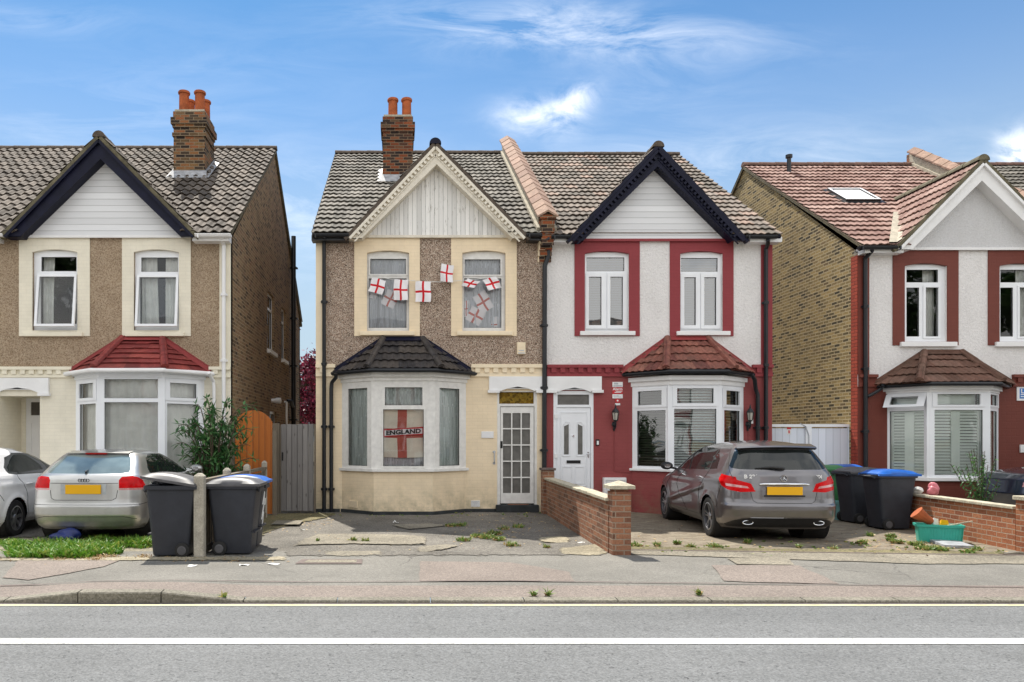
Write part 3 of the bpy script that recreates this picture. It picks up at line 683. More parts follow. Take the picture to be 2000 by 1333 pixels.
    mb = MB(); yv = yg-.06; tkw = dict(course=sp.get('course', .33), col=sp.get('col', .3), amp=sp.get('amp', .012), rolls=sp.get('rolls', 2))
    for sg, fx in ((-1, lx), (1, rx)):
        u = Vector((0, 1, 0)); v = Vector((ax-fx, 0, az-zf)); L = v.length; v.normalize(); n = u.cross(v); n = n if n.z > 0 else -n
        P = Vector((fx, yv, zf+.03))
        ztop_ = az
        tiles(mb, P, u, v, L, lambda q: 0, lambda q, L=L: max(.02, ymain(zf+(az-zf)*q/L)-yv+.25), **tkw)
        Lb = ymain(az)-yv+.2; Lf = max(.3, ymain(zf)-yv+.2)
        mb.face([P, P+u*Lf, P+v*L+u*Lb, P+v*L], 0, [(.5, .5)]*4)
    groof = mb.build('gable_roof', mats['roof'], root)
    mb = MB()
    for sg, fx in ((-1, lx), (1, rx)):                              # verge strip
        d = Vector((fx-ax, 0, zf-az)); L = d.length; d.normalize(); v = d.cross(Vector((0, -1, 0))); v = v if v.z > 0 else -v
        fr2 = Fr((ax, yg, az), d, (0, -1, 0), v); mb.lbox(fr2, -.02, L+.06, -.015, .055, -.06, .07)
    mb.build('verge', mats.get('verge', 'verge'), groof)
    mb = MB(); halfround(mb, (ax, yv-.02, az+.01), (ax, ymain(az)+.05, az+.01), .12); mb.build('ridge_tiles', mats.get('gridge', 'ridge'), groof)
    # --- main roof
    mb = MB(); v = Vector((0, yr-ye, zr-ze)); L = v.length; vl = -.0; xa, xb = (x(sp['roofx'][0]) if 'roofx' in sp else xl-.06), (x(sp['roofx'][1]) if 'roofx' in sp else xr+.06)
    def skip(p): return abs(p.x-ax) < (az-p.z)*(abs(lx-ax)/(az-zf))-.12 and p.z < az
    tiles(mb, (0, ye, ze), (1, 0, 0), v, L, lambda q: xa, lambda q: xb, skip=skip, **tkw)
    hb = (xb-xa)
    gl = ax-(ax-lx)*1.0
    for a, b in ((xa, lx+.1), (rx-.1, xb)):
        if b > a: mb.face([(a, ye, ze-.02), (b, ye, ze-.02), (b, yr, zr-.02), (a, yr, zr-.02)], 0, [(.5, .5)]*4)
    mb.face([(lx, ymain(zf)+.4, ze+(.4+ymain(zf)-ye)*rise-.03), (rx, ymain(zf)+.4, ze+(.4+ymain(zf)-ye)*rise-.03), (rx, yr, zr-.03), (lx, yr, zr-.03)], 0, [(.5, .5)]*4)
    mb.face([(xa, yr, zr), (xb, yr, zr), (xb, yb+.3, ze), (xa, yb+.3, ze)], 0, [(.5, .5)]*4)
    roof = mb.build('roof', mats['roof'], root)
    out.update(roof=roof, roofz=lambda yy: ze+(yy-ye)*rise, ye=ye, ze=ze)
    mb = MB(); halfround(mb, (xa, yr, zr+.0), (xb, yr, zr+.0), .11); mb.build('ridge_tiles', mats.get('ridge', 'ridge'), roof)
    mb = MB()
    for side, xx in (('l', xl), ('r', xr)):
        if mats.get('side_'+side):
            sg = -1 if side == 'l' else 1; d = Vector((0, yr-ye, zr-ze)); LL = d.length
            fr2 = Fr((xx, ye, ze), d, (sg, 0, 0), d.cross(Vector((-1, 0, 0)))); mb.lbox(fr2, 0, LL, -.07, .0, -.02, .055)
            d = Vector((0, yb-yr, ze-zr)); fr2 = Fr((xx, yr, zr), d, (sg, 0, 0), d.cross(Vector((-1, 0, 0)))); mb.lbox(fr2, 0, LL, -.07, .02, -.02, .055)
    if mb.f: mb.build('verge_mortar', mats.get('verge', 'verge'), roof)
    # eaves: soffit board, gutter
    for a, b in sp['eaves']:
        mb = MB(); mb.box(x(a), x(b), ye+.04, y0, ze-.13, ze-.02); mb.build('eaves_board', mats.get('eaveboard', 'white'), root)
        mb = MB(); xa_, xb_ = X(a, ye), X(b, ye); n = 8; r = .062; P = []
        prof = [(ye-.02+r*math.cos(t), ze-.02+r*math.sin(t)) for t in [math.pi+math.pi*q/n for q in range(n+1)]]
        for i in range(n): mb.face([(xa_, *prof[i]), (xb_, *prof[i]), (xb_, *prof[i+1]), (xa_, *prof[i+1])])
        mb.face([(xa_, *p) for p in prof]); mb.face([(xb_, *p) for p in prof][::-1])
        mb.box(xa_, xb_, ye-.088, ye-.076, ze-.03, ze-.012)
        for k in range(int((xb_-xa_)/.8)+1): q = xa_+.05+k*.8; mb.box(q, q+.03, ye-.095, ye+.05, ze-.095, ze-.018)
        mb.build('gutter', mats.get('gutter', 'black'), root)
    # --- bay window
    d = by['d']; yf = y0-d; zc = lambda p: Zp(p, yf)
    P0, P1, P2, P3 = Vector((x(by['wall'][0]), y0, 0)), Vector((X(by['front'][0], yf), yf, 0)), Vector((X(by['front'][1], yf), yf, 0)), Vector((x(by['wall'][1]), y0, 0))
    pts = [P0, P1, P2, P3]
    def ring(e):
        ns = []
        for a, b in ((P0, P1), (P1, P2), (P2, P3)):
            t = (b-a).normalized(); ns.append(Vector((t.y, -t.x, 0)))
        r_ = []
        r_.append(P0+Vector((ns[0].x*e/max(.3, abs(ns[0].x)), 0, 0)) if abs(ns[0].x) > .1 else P0)
        for a, n1, n2 in ((P1, ns[0], ns[1]), (P2, ns[1], ns[2])):
            bis = (n1+n2).normalized(); r_.append(a+bis*(e/bis.dot(n1)))
        r_.append(P3+Vector((ns[2].x*e/max(.3, abs(ns[2].x)), 0, 0)))
        return [(p.x, p.y) for p in r_]
    fp = Fr((0, 0, 0), (1, 0, 0), (0, 0, 1), (0, 1, 0))
    bayr = bpy.data.objects.new('bay_window', None); COL.objects.link(bayr); bayr.parent = root; WLOC[bayr.name] = WLOC[root.name]
    zs0, zs1, zh = zc(by['sill'][1]), zc(by['sill'][0]), zc(by['head'])
    faces = [Fr(a, b-a, Vector(((b-a).y, -(b-a).x, 0))) for a, b in ((P0, P1), (P1, P2), (P2, P3))]
    lens = [(P1-P0).length, (P2-P1).length, (P3-P2).length]
    mb = MB(); 
    for f, L in zip(faces, lens): mb.plate(f, (0, L, base, zs0), [], 0, -.1)
    if 'baywall2' in mats: pass
    mb.build('bay_wall', mats['lower'], bayr)
    if sp.get('plinth'):
        mb = MB(); mb.prism(fp, ring(.028), base, base+.07); mb.build('bay_plinth', 'plinth', bayr)
    mb = MB(); mb.prism(fp, ring(.07), zs0, zs1); mb.build('bay_sill', mats.get('baysill', mats['sill']), bayr, bevel=.008)
    mb = MB(); zf0, zf1 = zh, zc(by['fascia']); mb.prism(fp, ring(.03), zf0, zf1-.05); mb.prism(fp, ring(.09), zf1-.05, zf1+.04); mb.build('bay_fascia', mats.get('fascia', 'white'), bayr)
    for q in (P1, P2): mb = MB(); mb.prism(fp, [(q.x-.05, q.y+.002), (q.x+.05, q.y+.002), (q.x+.05, q.y+.09), (q.x-.05, q.y+.09)], zs1, zh); mb.build('corner_post', by.get('mat', 'upvc'), bayr)
    fr_px = by['panes']; out['bayf'] = []
    for i, (f, L) in enumerate(zip(faces, lens)):
        yy = lambda p: zc(p)
        # side faces: fractions of face length, heights by pixel at the front plane
        panes = [(a*L, b*L, yy(d_), yy(c_)) for a, b, c_, d_ in fr_px[i]]; sash = [(a*L, b*L, yy(d_), yy(c_)) for a, b, c_, d_ in by.get('sash', [[], [], []])[i]]
        wf = window(f, .0, L, zs1, zh, panes, bayr, by.get('mat', 'upvc'), w=(-.07, -.0), sash=sash, glass=by.get('glass', 'glass'))
        out['bayf'].append((f, L, panes, wf))
    # bay roof
    e = ring(.20); zE = zc(by['eave']); zT = z(by['topy'])
    if 'efl' in by: e[0] = (x(by['efl'][0]), y0); e[3] = (x(by['efl'][1]), y0); ye2 = e[1][1]; e[1] = (X(by['efc'][0], ye2), ye2); e[2] = (X(by['efc'][1], ye2), ye2)
    E = [Vector((p[0], p[1], zE)) for p in e]; T0, T1 = Vector((x(by['top'][0]), y0, zT)), Vector((x(by['top'][1]), y0, zT))
    mb = MB(); kw = dict(course=by.get('course', .26), col=by.get('col', .3), amp=by.get('amp', .010), rolls=by.get('rolls', 2), lift=by.get('lift', .04))
    facet(mb, E[0], E[1], [T0], **kw); facet(mb, E[1], E[2], [T0, T1], **kw); facet(mb, E[2], E[3], [T1], **kw)
    br = mb.build('bay_roof', mats['bayroof'], bayr)
    for e_, t_ in ((E[1], T0), (E[2], T1)):
        mb = MB(); halfround(mb, e_+Vector((0, 0, .03)), t_+Vector((0, -.02, .03)), .075, .33); mb.build('hip_tiles', mats.get('hip', mats['bayroof']), br)
    mb = MB()
    def flashp(a, b, h): 
        t = (b-a); mb.face([a+Vector((0, -.03, -.01)), b+Vector((0, -.03, -.01)), b+Vector((0, -.03, h)), a+Vector((0, -.03, h))]); mb.face([a+Vector((0, -.03, h)), b+Vector((0, -.03, h)), b+Vector((0, 0, h+.01)), a+Vector((0, 0, h+.01))])
        mb.face([a+Vector((0, -.12, -.02)), b+Vector((0, -.12, -.02)), b+Vector((0, -.03, .06)), a+Vector((0, -.03, .06))])
    flashp(E[0], T0, .09); flashp(T0, T1, .08); flashp(T1, E[3], .09)
    mb.build('flashing', mats.get('flash', mats['bayroof']), br)
    mb = MB(); gp_ = ring(.22); mb.tube([(p[0], p[1], zE-.035) for p in gp_], .045, 10); 
    mb.prism(fp, ring(.19), zE-.03, zE-.012)
    mb.build('bay_gutter', mats.get('baygutter', 'black'), bayr, smooth=True)
    out.update(bayr=bayr, E=E, yf=yf, zc=zc, P=pts, zs1=zs1, zh=zh)
    # --- door
    if dr:
        hx0, hx1, ht = x(dr['hole'][0]), x(dr['hole'][1]), z(dr['hole'][2])
        out['door'] = (hx0, hx1, ht)
    return out

def chimney(h, root, px0, px1, yfr, topz, mat, pots, depth=.9, cap=(.05, .08)):
    x0, x1 = X(px0, yfr), X(px1, yfr); zb = h['roofz'](yfr)-.3
    mb = MB(); y1 = yfr+depth; zc = topz
    mb.box(x0, x1, yfr, y1, zb, zc-.62); mb.box(x0-.03, x1+.03, yfr-.03, y1+.03, zc-.62, zc-.53); mb.box(x0, x1, yfr, y1, zc-.53, zc-.40)
    mb.box(x0-.025, x1+.025, yfr-.025, y1+.025, zc-.40, zc-.32); mb.box(x0-.06, x1+.06, yfr-.06, y1+.06, zc-.32, zc-.16); mb.box(x0-.01, x1+.01, yfr-.01, y1+.01, zc-.16, zc)
    c = mb.build('chimney', mat, h['roof'])
    mb = MB(); mb.prism(Fr((0, 0, 0), (1, 0, 0), (0, 0, 1), (0, 1, 0)), [(x0+.02, yfr+.02), (x1-.02, yfr+.02), (x1-.02, y1-.02), (x0+.02, y1-.02)], zc, zc+.06); mb.build('mortar_flaunching', 'cement', c)
    for px, py_, hh in pots:
        mb = MB(); mb.lathe([(.125, 0), (.12, hh*.86), (.145, hh*.88), (.15, hh*.95), (.135, hh), (.10, hh), (.095, hh*.5)], (x0+px*(x1-x0), yfr+py_*depth, zc+.04), 18, caps=False); mb.build('chimney_pot', 'pot', c, smooth=True)
    mb = MB(); zz = lambda yy: h['roofz'](yy)
    mb.face([(x0-.1, yfr-.22, zz(yfr-.22)+.06), (x1+.1, yfr-.22, zz(yfr-.22)+.06), (x1+.04, yfr-.015, zz(yfr)+.16), (x0-.04, yfr-.015, zz(yfr)+.16)])
    for xx, s in ((x0, -1), (x1, 1)):
        mb.face([(xx+s*.02, yfr-.03, zz(yfr)+.16), (xx+s*.02, y1, zz(y1)+.16), (xx+s*.02, y1, zz(y1)), (xx+s*.02, yfr-.03, zz(yfr))])
        mb.face([(xx+s*.02, yfr-.2, zz(yfr-.2)+.06), (xx+s*.14, yfr-.2, zz(yfr-.2)+.06), (xx+s*.14, y1, zz(y1)+.06), (xx+s*.02, y1, zz(y1)+.1)])
    mb.build('lead_apron', 'flash_white', c)
    return c
# ---------------------------------------------------------------- the four houses in view and their outer halves
def mirror(sp, c, **over):
    """the same house design seen as its mirrored semi-detached neighbour (pixel coordinates mirrored about the party wall)"""
    import copy; m = copy.deepcopy(sp); f = lambda p: 2*c-p
    m['wall'] = tuple(sorted(map(f, sp['wall'])))
    for u in m['upper']:
        for k in ('sur', 'open', 'sill'): a = u[k]; u[k] = (f(a[1]), f(a[0]))+tuple(a[2:])
        for k in ('panes', 'sash'): u[k] = [(f(p[1]), f(p[0]), p[2], p[3]) for p in u.get(k, [])]
    m['upper'] = m['upper'][::-1]
    m['quoins'] = [(f(b), f(a), c_, d_, e_) for a, b, c_, d_, e_ in sp.get('quoins', [])]
    m['bandruns'] = [(f(b), f(a)) for a, b in sp['bandruns']]; m['eaves'] = [(f(b), f(a)) for a, b in sp['eaves']]
    g = m['gable']; a = sp['gable']; g['apex'] = (f(a['apex'][0]), a['apex'][1]); g['l'], g['r'], g['il'], g['ir'] = f(a['r']), f(a['l']), f(a['ir']), f(a['il']); g['iax'] = f(a.get('iax', a['apex'][0]))
    b = m['bay']; a = sp['bay']
    for k in ('wall', 'front', 'top', 'efl', 'efc'):
        if k in a: b[k] = (f(a[k][1]), f(a[k][0]))
    b['panes'] = [[(1-q[1], 1-q[0], q[2], q[3]) for q in L] for L in a['panes'][::-1]]; b['sash'] = []
    b['sash'] = [[], [], []]
    if sp['door']: m['door'] = dict(hole=(f(sp['door']['hole'][1]), f(sp['door']['hole'][0]), sp['door']['hole'][2]))
    if 'roofx' in sp: m['roofx'] = tuple(sorted(map(f, sp['roofx'])))
    m['plinth'] = [(f(q), f(p)) for p, q in sp.get('plinth', [])]
    mt = m['mats']; mt['side_l'], mt['side_r'] = mt.get('side_r'), mt.get('side_l'); mt['ret_l'], mt['ret_r'] = mt.get('ret_r'), mt.get('ret_l')
    m.update(over); return m

A = dict(name='rendered_house', label='beige pebbledash house with pale cream window surrounds, navy gable boards and a red bay roof', y0=-.88, wall=(-19, 451), top=463, eave=457, band=(717, 723, 732, 738), base=-.02, depth=12, ridge=(4.6, 9.6),
  mats=dict(upper='dash_a', lower='pale', sur='pale', sill='pale_flat', topband='pale', band='pale_flat', side_r='stock_brown', gable='clad_h', barge='navy', foot='white', roof='tile_a', ridge='ridge', bayroof='tile_red', hip='tile_red', flash='red_paint', baysill='white', gutter='white', baygutter='white', eaveboard='white', fascia='upvc'),
  upper=[dict(sur=(38, 176, 465, 657), open=(64, 152, 488, 646), sill=(48, 163, 650, 658), panes=[(78, 147, 501, 529), (77, 147, 540, 632)], sash=[]),
         dict(sur=(239, 373, 465, 657), open=(262, 350, 488, 646), sill=(247, 361, 650, 658), panes=[(274, 346, 502, 530), (272, 346, 541, 632)], sash=[])],
  quoins=[(429, 451, 'pale_flat', 463, None)], bandruns=[(-19, 142), (409, 451)], eaves=[(-19, 8), (382, 452)],
  gable=dict(apex=(195, 271), foot=463, l=8, r=383, il=41, ir=353, iapex=312, iax=197), col=.21, rolls=1, amp=.027, course=.36,
  bay=dict(d=.65, wall=(148, 399), front=(194, 317), head=738, fascia=726, eave=722, sill=(922, 929), top=(239, 318), topy=664, efl=(138, 413), efc=(182, 322), course=.17, rolls=0, amp=0, col=.3, lift=.036,
     panes=[[(.17, .77, 747, 776), (.17, .85, 788, 916)], [(.08, .93, 741, 778), (.08, .93, 786, 916)], [(.17, .80, 747, 776), (.11, .85, 788, 916)]], sash=[[(.05, .9, 741, 782)], [], [(.06, .92, 741, 782)]]),
  door=dict(hole=(-1, 78, 774)), sidewin=[], winside='r')
def fixsash(sp):
    pass
B = dict(name='cream_house', label='cream house with brown pebbledash upstairs, peeling white gable boards and a black bay roof', y0=0, wall=(617, 1064), top=463, eave=457, band=(712, 719, 729, 736), depth=11.5, ridge=(5.75, 9.9),
  mats=dict(upper='dash_b', lower='cream', sur='cream', sill='cream_flat', topband='cream', band='cream_flat', side_l='stock_brown', gable='clad_v', barge='barge_cream', foot='barge_cream', roof='tile_b', ridge='ridge', gridge='navy', verge='ridge', bayroof='tile_black', hip='tile_black', flash='navy', baysill='old_white', gutter='black', baygutter='black', eaveboard='black', fascia='old_white'),
  upper=[dict(sur=(692, 820, 466, 657), open=(717, 799, 490, 647), sill=(703, 810, 648, 656), panes=[(723, 793, 505, 535), (720, 794, 543, 640)], sash=[(720, 796, 502, 538)], mat='old_white'),
         dict(sur=(881, 1009, 466, 657), open=(903, 987, 490, 647), sill=(892, 1000, 648, 656), panes=[(908, 978, 506, 536), (907, 980, 543, 640)], sash=[(905, 982, 503, 539)], mat='old_white')],
  quoins=[(617, 637, 'cream_flat', 463, None)], bandruns=[(617, 655), (920, 1060)], eaves=[(611, 682), (1027, 1058)], plinth=[(617, 664), (910, 968)],
  gable=dict(apex=(850, 284), foot=466, l=679, r=1028, il=707, ir=1001, iapex=322, iax=853, dent=1),
  bay=dict(d=.65, wall=(668, 910), front=(730, 845), head=744, fascia=732, eave=722, sill=(916, 922), top=(748, 826), topy=665, efl=(653, 920), efc=(716, 862), mat='old_white', course=.27, rolls=2, amp=.012, col=.33,
     panes=[[(.2, .8, 757, 911)], [(.19, .826, 757, 792), (.16, .85, 800, 911)], [(.2, .8, 757, 911)]], sash=[[], [(.13, .88, 752, 914)], []]),
  door=dict(hole=(971, 1049, 764)))
C = dict(name='red_house', label='red painted house under white roughcast, with navy gable boards and a worn red bay roof', y0=0, wall=(1064.2, 1508), top=470, eave=460, band=(713, 719, 729, 736), depth=11.5, ridge=(5.75, 9.86),
  mats=dict(upper='white_cast', lower='red', sur='red_trim', sill='white', topband='red_trim', band='red_trim', side_r='stock_brown', gable='clad_h', barge='navy', foot='red_trim', roof='tile_c', ridge='ridge', gridge='ridge', verge='navy', bayroof='tile_redbrown', hip='tile_redbrown', flash='red_paint', baysill='white', gutter='black', baygutter='black', eaveboard='white', fascia='white'),
  upper=[dict(sur=(1122, 1249, 472, 657), open=(1142, 1228, 491, 648), sill=(1132, 1239, 648, 656), glass='glass_dim', panes=[(1147, 1221, 502, 529), (1151, 1176, 540, 635), (1193, 1218, 540, 635)], sash=[(1145, 1184.6, 533, 642), (1187, 1225, 533, 642)]),
         dict(sur=(1308, 1432, 472, 657), open=(1328, 1411, 491, 648), sill=(1320, 1424, 648, 656), glass='glass_dim', panes=[(1332, 1404, 503, 530), (1338, 1361, 541, 635), (1377, 1401, 541, 635)], sash=[(1331, 1369, 534, 642), (1370.5, 1409, 534, 642)])],
  quoins=[(1486, 1508, 'red_trim', 470, None)], bandruns=[(1068, 1216), (1468, 1508)], eaves=[(1076, 1113), (1454, 1516)], plinth=[],
  gable=dict(apex=(1284, 290), foot=471, l=1113, r=1454, il=1139, ir=1431, iapex=326, iax=1284, dent=1),
  bay=dict(d=.65, wall=(1235, 1452), front=(1309, 1406), head=752, fascia=738, eave=724, sill=(917, 922), top=(1303, 1382), topy=664, efl=(1212, 1471), efc=(1301, 1437), course=.27, rolls=2, amp=.012, col=.3, glass='glass_half',
     panes=[[(.16, .79, 762, 790), (.13, .88, 801, 912)], [(.135, .87, 759, 788), (.08, .93, 799, 912)], [(.24, .80, 762, 790), (.18, .84, 801, 912)]], sash=[[(.06, .92, 757, 795)], [(.05, .95, 754, 794)], [(.1, .92, 757, 795)]]),
  door=dict(hole=(1081, 1159, 764)))
Dh = dict(name='roughcast_house', label='white roughcast house with oxide red surrounds, a plain white gable and pink roof tiles', y0=0, wall=(1675, 2121), top=487, eave=481, band=(732, 738, 748, 756), base=-.2, depth=11.2, ridge=(5.45, 9.45),
  mats=dict(upper='white_cast', lower='deep_red', sur='deep_red', sill='white', topband='deep_red', band='deep_red', side_l='stock_yellow', ret_l='red_ret', gable='grey_cast', barge='white', foot='white', roof='tile_d', ridge='ridge_tc', gridge='verge', verge='verge', bayroof='tile_brown', hip='tile_brown', flash='tile_brown', baysill='white', gutter='black', baygutter='black', eaveboard='white', fascia='white'),
  upper=[dict(sur=(1743, 1871, 489, 675), open=(1766, 1849, 515, 668), sill=(1756, 1865, 669, 678), panes=[(1774, 1836, 526, 551), (1774, 1799, 561, 657), (1811, 1836, 561, 657)], sash=[(1806, 1840, 557, 661)]),
         dict(sur=(1929, 2057, 489, 675), open=(1951, 2034, 515, 668), sill=(1941, 2049, 669, 678), panes=[(1958, 2020, 526, 551), (1958, 1983, 561, 657), (1995, 2020, 561, 657)], sash=[(1991, 2025, 557, 661)])],
  quoins=[(1675, 1697, 'deep_red', 487, None)], bandruns=[(1676, 1712), (1976, 2121)], eaves=[(1675, 1750), (2086, 2121)], plinth=[],
  gable=dict(apex=(1917, 316), foot=488, l=1748, r=2087, il=1780, ir=2055, iapex=354, iax=1916), course=.33, rolls=2, amp=.010,
  bay=dict(d=.65, wall=(1733, 1950), front=(1815, 1930), head=766, fascia=757, eave=748, sill=(933, 940), top=(1804, 1877), topy=691, efl=(1708, 1979), efc=(1796, 1960), course=.3, rolls=2, amp=.008, col=.3,
     panes=[[(.08, .82, 776, 792), (.06, .92, 802, 928)], [(.13, .86, 770, 791), (.09, .91, 801, 928)], [(.15, .85, 770, 791), (.12, .88, 802, 928)]], sash=[[], [(.05, .95, 767, 795)], [(.05, .95, 767, 795)]]),
  door=dict(hole=(2030, 2104, 784)))
# side windows of the left house (its flank shows)
xA = X(451, -.88)
A['sidewin'] = [dict(rect=(3.5, 4.55, 3.95, 5.5)), dict(rect=(5.9, 6.7, 3.95, 5.5)), dict(rect=(3.9, 5.0, 1.35, 2.35))]
mA = mirror(A, -19, name='rendered_house', label='outer half of the beige pair, only its pantiled roof showing at the left edge'); mA['bay']['efl'] = (2*-19-413, 2*-19-138)
mA['sidewin'] = []
mD = mirror(Dh, 2121, name='roughcast_house', label='far half of the roughcast pair, a sliver of grey roof behind the gable')
mD['mats'] = dict(mD['mats'], roof='tile_b')
hA, hB, hC, hD = house(A), house(B), house(C), house(Dh)
hA2, hD2 = house(mA), house(mD)
chimney(hB, hB['root'], 748, 806, 3.3, Zp(228, 3.3), 'chim_brick', [(.33, .5, .58), (.80, .5, .58)], .75)
chimney(hA, hA['root'], 339, 400, 2.3, Zp(218, 2.3), 'chim_yellow', [(.27, .2, .53), (.78, .2, .53), (.27, .75, .53), (.78, .75, .53)], .95)

# --- party parapets
def parapet(h, xc, yr, zr, cop, name='party_parapet'):
    ye, ze = h['ye'], h['ze']; r = (zr-ze)/(yr-ye); f = Fr((xc, 0, 0), (0, 1, 0), (1, 0, 0)); hh = .40
    zt = lambda y: ze+(y-ye)*r+hh
    mb = MB(); mb.prism(f, [(ye-.02, ze-.25), (ye-.02, zt(ye)+.02), (yr, zr+hh), (yr+.25, zr+hh), (yr+.25, zr-.4)], -.13, .13)
    p = mb.build(name, 'chim_brick', h['roof'])
    mb = MB()
    for s in (-1, 1):
        mb.prism(f, [(ye+.30, ze+.05), (ye+.30, zt(ye+.3)-.02), (yr+.1, zr+hh-.02), (yr+.1, zr-.1)], s*.13, s*.145)
        d = Vector((0, yr-ye, zr-ze)).normalized()
        fr = Fr((xc+s*.145, ye+.1, ze+.1*r), d, (s, 0, 0), d.cross(Vector((-1, 0, 0)))); mb.lbox(fr, 0, (yr-ye)*1.17, .0, .10, -.01, .07)
    mb.build('cement_fillet', 'cement', p)
    mb = MB(); n = 17
    for k in range(n):
        a = ye-.08+(yr+.15-ye)*k/n; b = ye-.08+(yr+.15-ye)*(k+1)/n+.03; lf = .018
        for s in (-1, 1):
            A_, B_ = Vector((xc, a, zt(a)+.13+lf)), Vector((xc, b, zt(b)+.13)); C_, D_ = Vector((xc+s*.22, b, zt(b)+.0)), Vector((xc+s*.22, a, zt(a)+.0+lf)); q = [(k+.5, .5)]*4
            mb.face([A_, B_, C_, D_], 0, q); dn = Vector((0, 0, -.045)); mb.face([D_, C_, C_+dn, D_+dn], 0, q); mb.face([A_, D_, D_+dn, A_+dn], 0, q)
    mb.build('coping_tiles', cop, p)
    mb = MB(); mb.box(xc-.17, xc+.17, ye-.10, ye+.1, ze+.30, ze+.36); mb.box(xc-.14, xc+.14, ye-.06, ye+.1, ze+.02, ze+.30)
    for i in range(4): mb.box(xc-.13, xc+.13, -.05-.06*i, .01, ze-.18-.12*(3-i)-.0, ze-.06-.12*(3-i)-.003)
    mb.build('parapet_end', 'chim_brick', p)
parapet(hB, X(1064, 0), 5.75, 9.9, 'coping_tc')
parapet(hD, X(2121, 0), 5.45, 9.45, 'coping_tc')
mb = MB()
for i in range(4): mb.box(X(1050), X(1062), -.06*(i+1)+.02, .02, Zp(470)-.12*(4-i), Zp(470)-.12*(3-i)-.003)
mb.build('corbel', 'cream_flat', hB['root'])
mb = MB()
for i in range(4): mb.box(X(1066), X(1075), -.06*(i+1)+.02, .02, Zp(470)-.12*(4-i), Zp(470)-.12*(3-i)-.003)
mb.build('corbel', 'red_trim', hC['root'])

# --- downpipes
r = .042
def dp(h, name, pts, mat='black', r=.042):
    P = [(X(a, y), y, Zp(b, y)) for a, b, y in pts]; straight = [P[-2], P[-1]]; z0, z1 = P[-1][2], P[-2][2]; cl = []
    zz = z0+.5
    while zz < z1: cl.append((P[-1][0], P[-1][1], zz)); zz += 1.35
    return pipe(name, P, r, mat, h['root'], cl)
dp(hB, 'downpipe', [(634, 462, -.32), (633, 470, -.1), (633, 480, -.07), (633, 1001, -.07)])
dp(hB, 'downpipe', [(656, 730, -.22), (656, 738, -.18), (648, 748, -.07), (647, 760, -.07), (647, 1001, -.07)])
dp(hC, 'downpipe', [(1069, 465, -.32), (1071, 478, -.1), (1071, 500, -.07), (1064, 520, -.07), (1063, 925, -.07)], r=.05)
dp(hC, 'downpipe', [(1500, 468, -.32), (1500, 476, -.2), (1496, 488, -.07), (1496, 1003, -.07)])
dp(hC, 'downpipe', [(1468, 732, -.25), (1474, 742, -.2), (1476, 760, -.07), (1480, 772, -.07), (1480, 1003, -.07)])
dp(hA, 'downpipe', [(433, 460, -1.2), (434, 468, -1.1), (437, 480, -.95), (437, 1010, -.95)], 'white')
dp(hA, 'downpipe', [(408, 728, -1.2), (411, 735, -1.1), (417, 745, -.95), (418, 760, -.95), (418, 1010, -.95)], 'white', .035)
dp(hD, 'downpipe', [(1704, 484, -.32), (1703, 490, -.25), (1690, 505, -.08), (1690, 520, -.07), (1691, 1010, -.07)], r=.045)
pipe('downpipe', [(X(1724, -.2), -.22, Zp(752, -.2)), (X(1722, -.15), -.15, Zp(760)), (X(1708, -.07), -.08, Zp(768)), (X(1695, -.07), -.07, Zp(775))], .035, 'black', hD['root'])
# soil stack on the flank of the left house
yS = 7.6; xS = xA+.12
pipe('soil_stack', [(xS, yS, 0), (xS, yS, 8.0)], .075, 'black', hA['root'], [(xS, yS, q) for q in (2.2, 3.9, 5.4, 7.0)])
pipe('waste_pipe', [(xA+.02, 6.9, 2.75), (xA+.12, 7.0, 2.75), (xA+.12, 7.4, 2.6), (xA+.12, 7.5, 2.2)], .06, 'black', hA['root'])
pipe('waste_pipe', [(xA+.02, 6.3, 2.7), (xA+.09, 6.3, 2.7), (xA+.09, 6.3, .3)], .035, 'old_white', hA['root'])
mb = MB(); mb.lathe([(.05, 0), (.06, .1), (.08, .14), (.08, .25), (.03, .27)], (xA+.02, 4.0, 2.62), 14, axis='x'); mb.build('boiler_flue', 'white', hA['root'], smooth=True)

# --- vent pipe and roof window on the right house
yv = 4.75; zz = hD['roofz'](yv); xv = X(1541, yv)
mb = MB(); mb.lathe([(.055, -.1), (.055, .42), (.09, .44), (.09, .52), (.03, .54)], (xv, yv, zz), 16); mb.build('vent_pipe', 'black', hD['roof'], smooth=True)
ye, ze = hD['ye'], hD['ze']; d = Vector((0, 5.45-ye, 9.45-ze)).normalized(); n = Vector((0, -d.z, d.y))
fr = Fr((X(1622, 3.0), 2.35, hD['roofz'](2.35)), (1, 0, 0), n, d); 
mb = MB(); mb.plate(fr, (0, .86, 0, 1.0), [(.08, .78, .08, .92)], .10, -.02); mb.plate(fr, (-.09, .95, -.12, 1.1), [(0, .86, 0, 1.0)], .05, .0)
rw = mb.build('roof_window', 'trim', hD['roof'])
mb = MB(); mb.lbox(fr, .08, .78, .08, .92, .02, .085); mb.plate(fr, (.0, .86, .0, 1.0), [(.05, .81, .05, .95)], .108, .1); mb.build('roof_window_blind', 'white', rw)
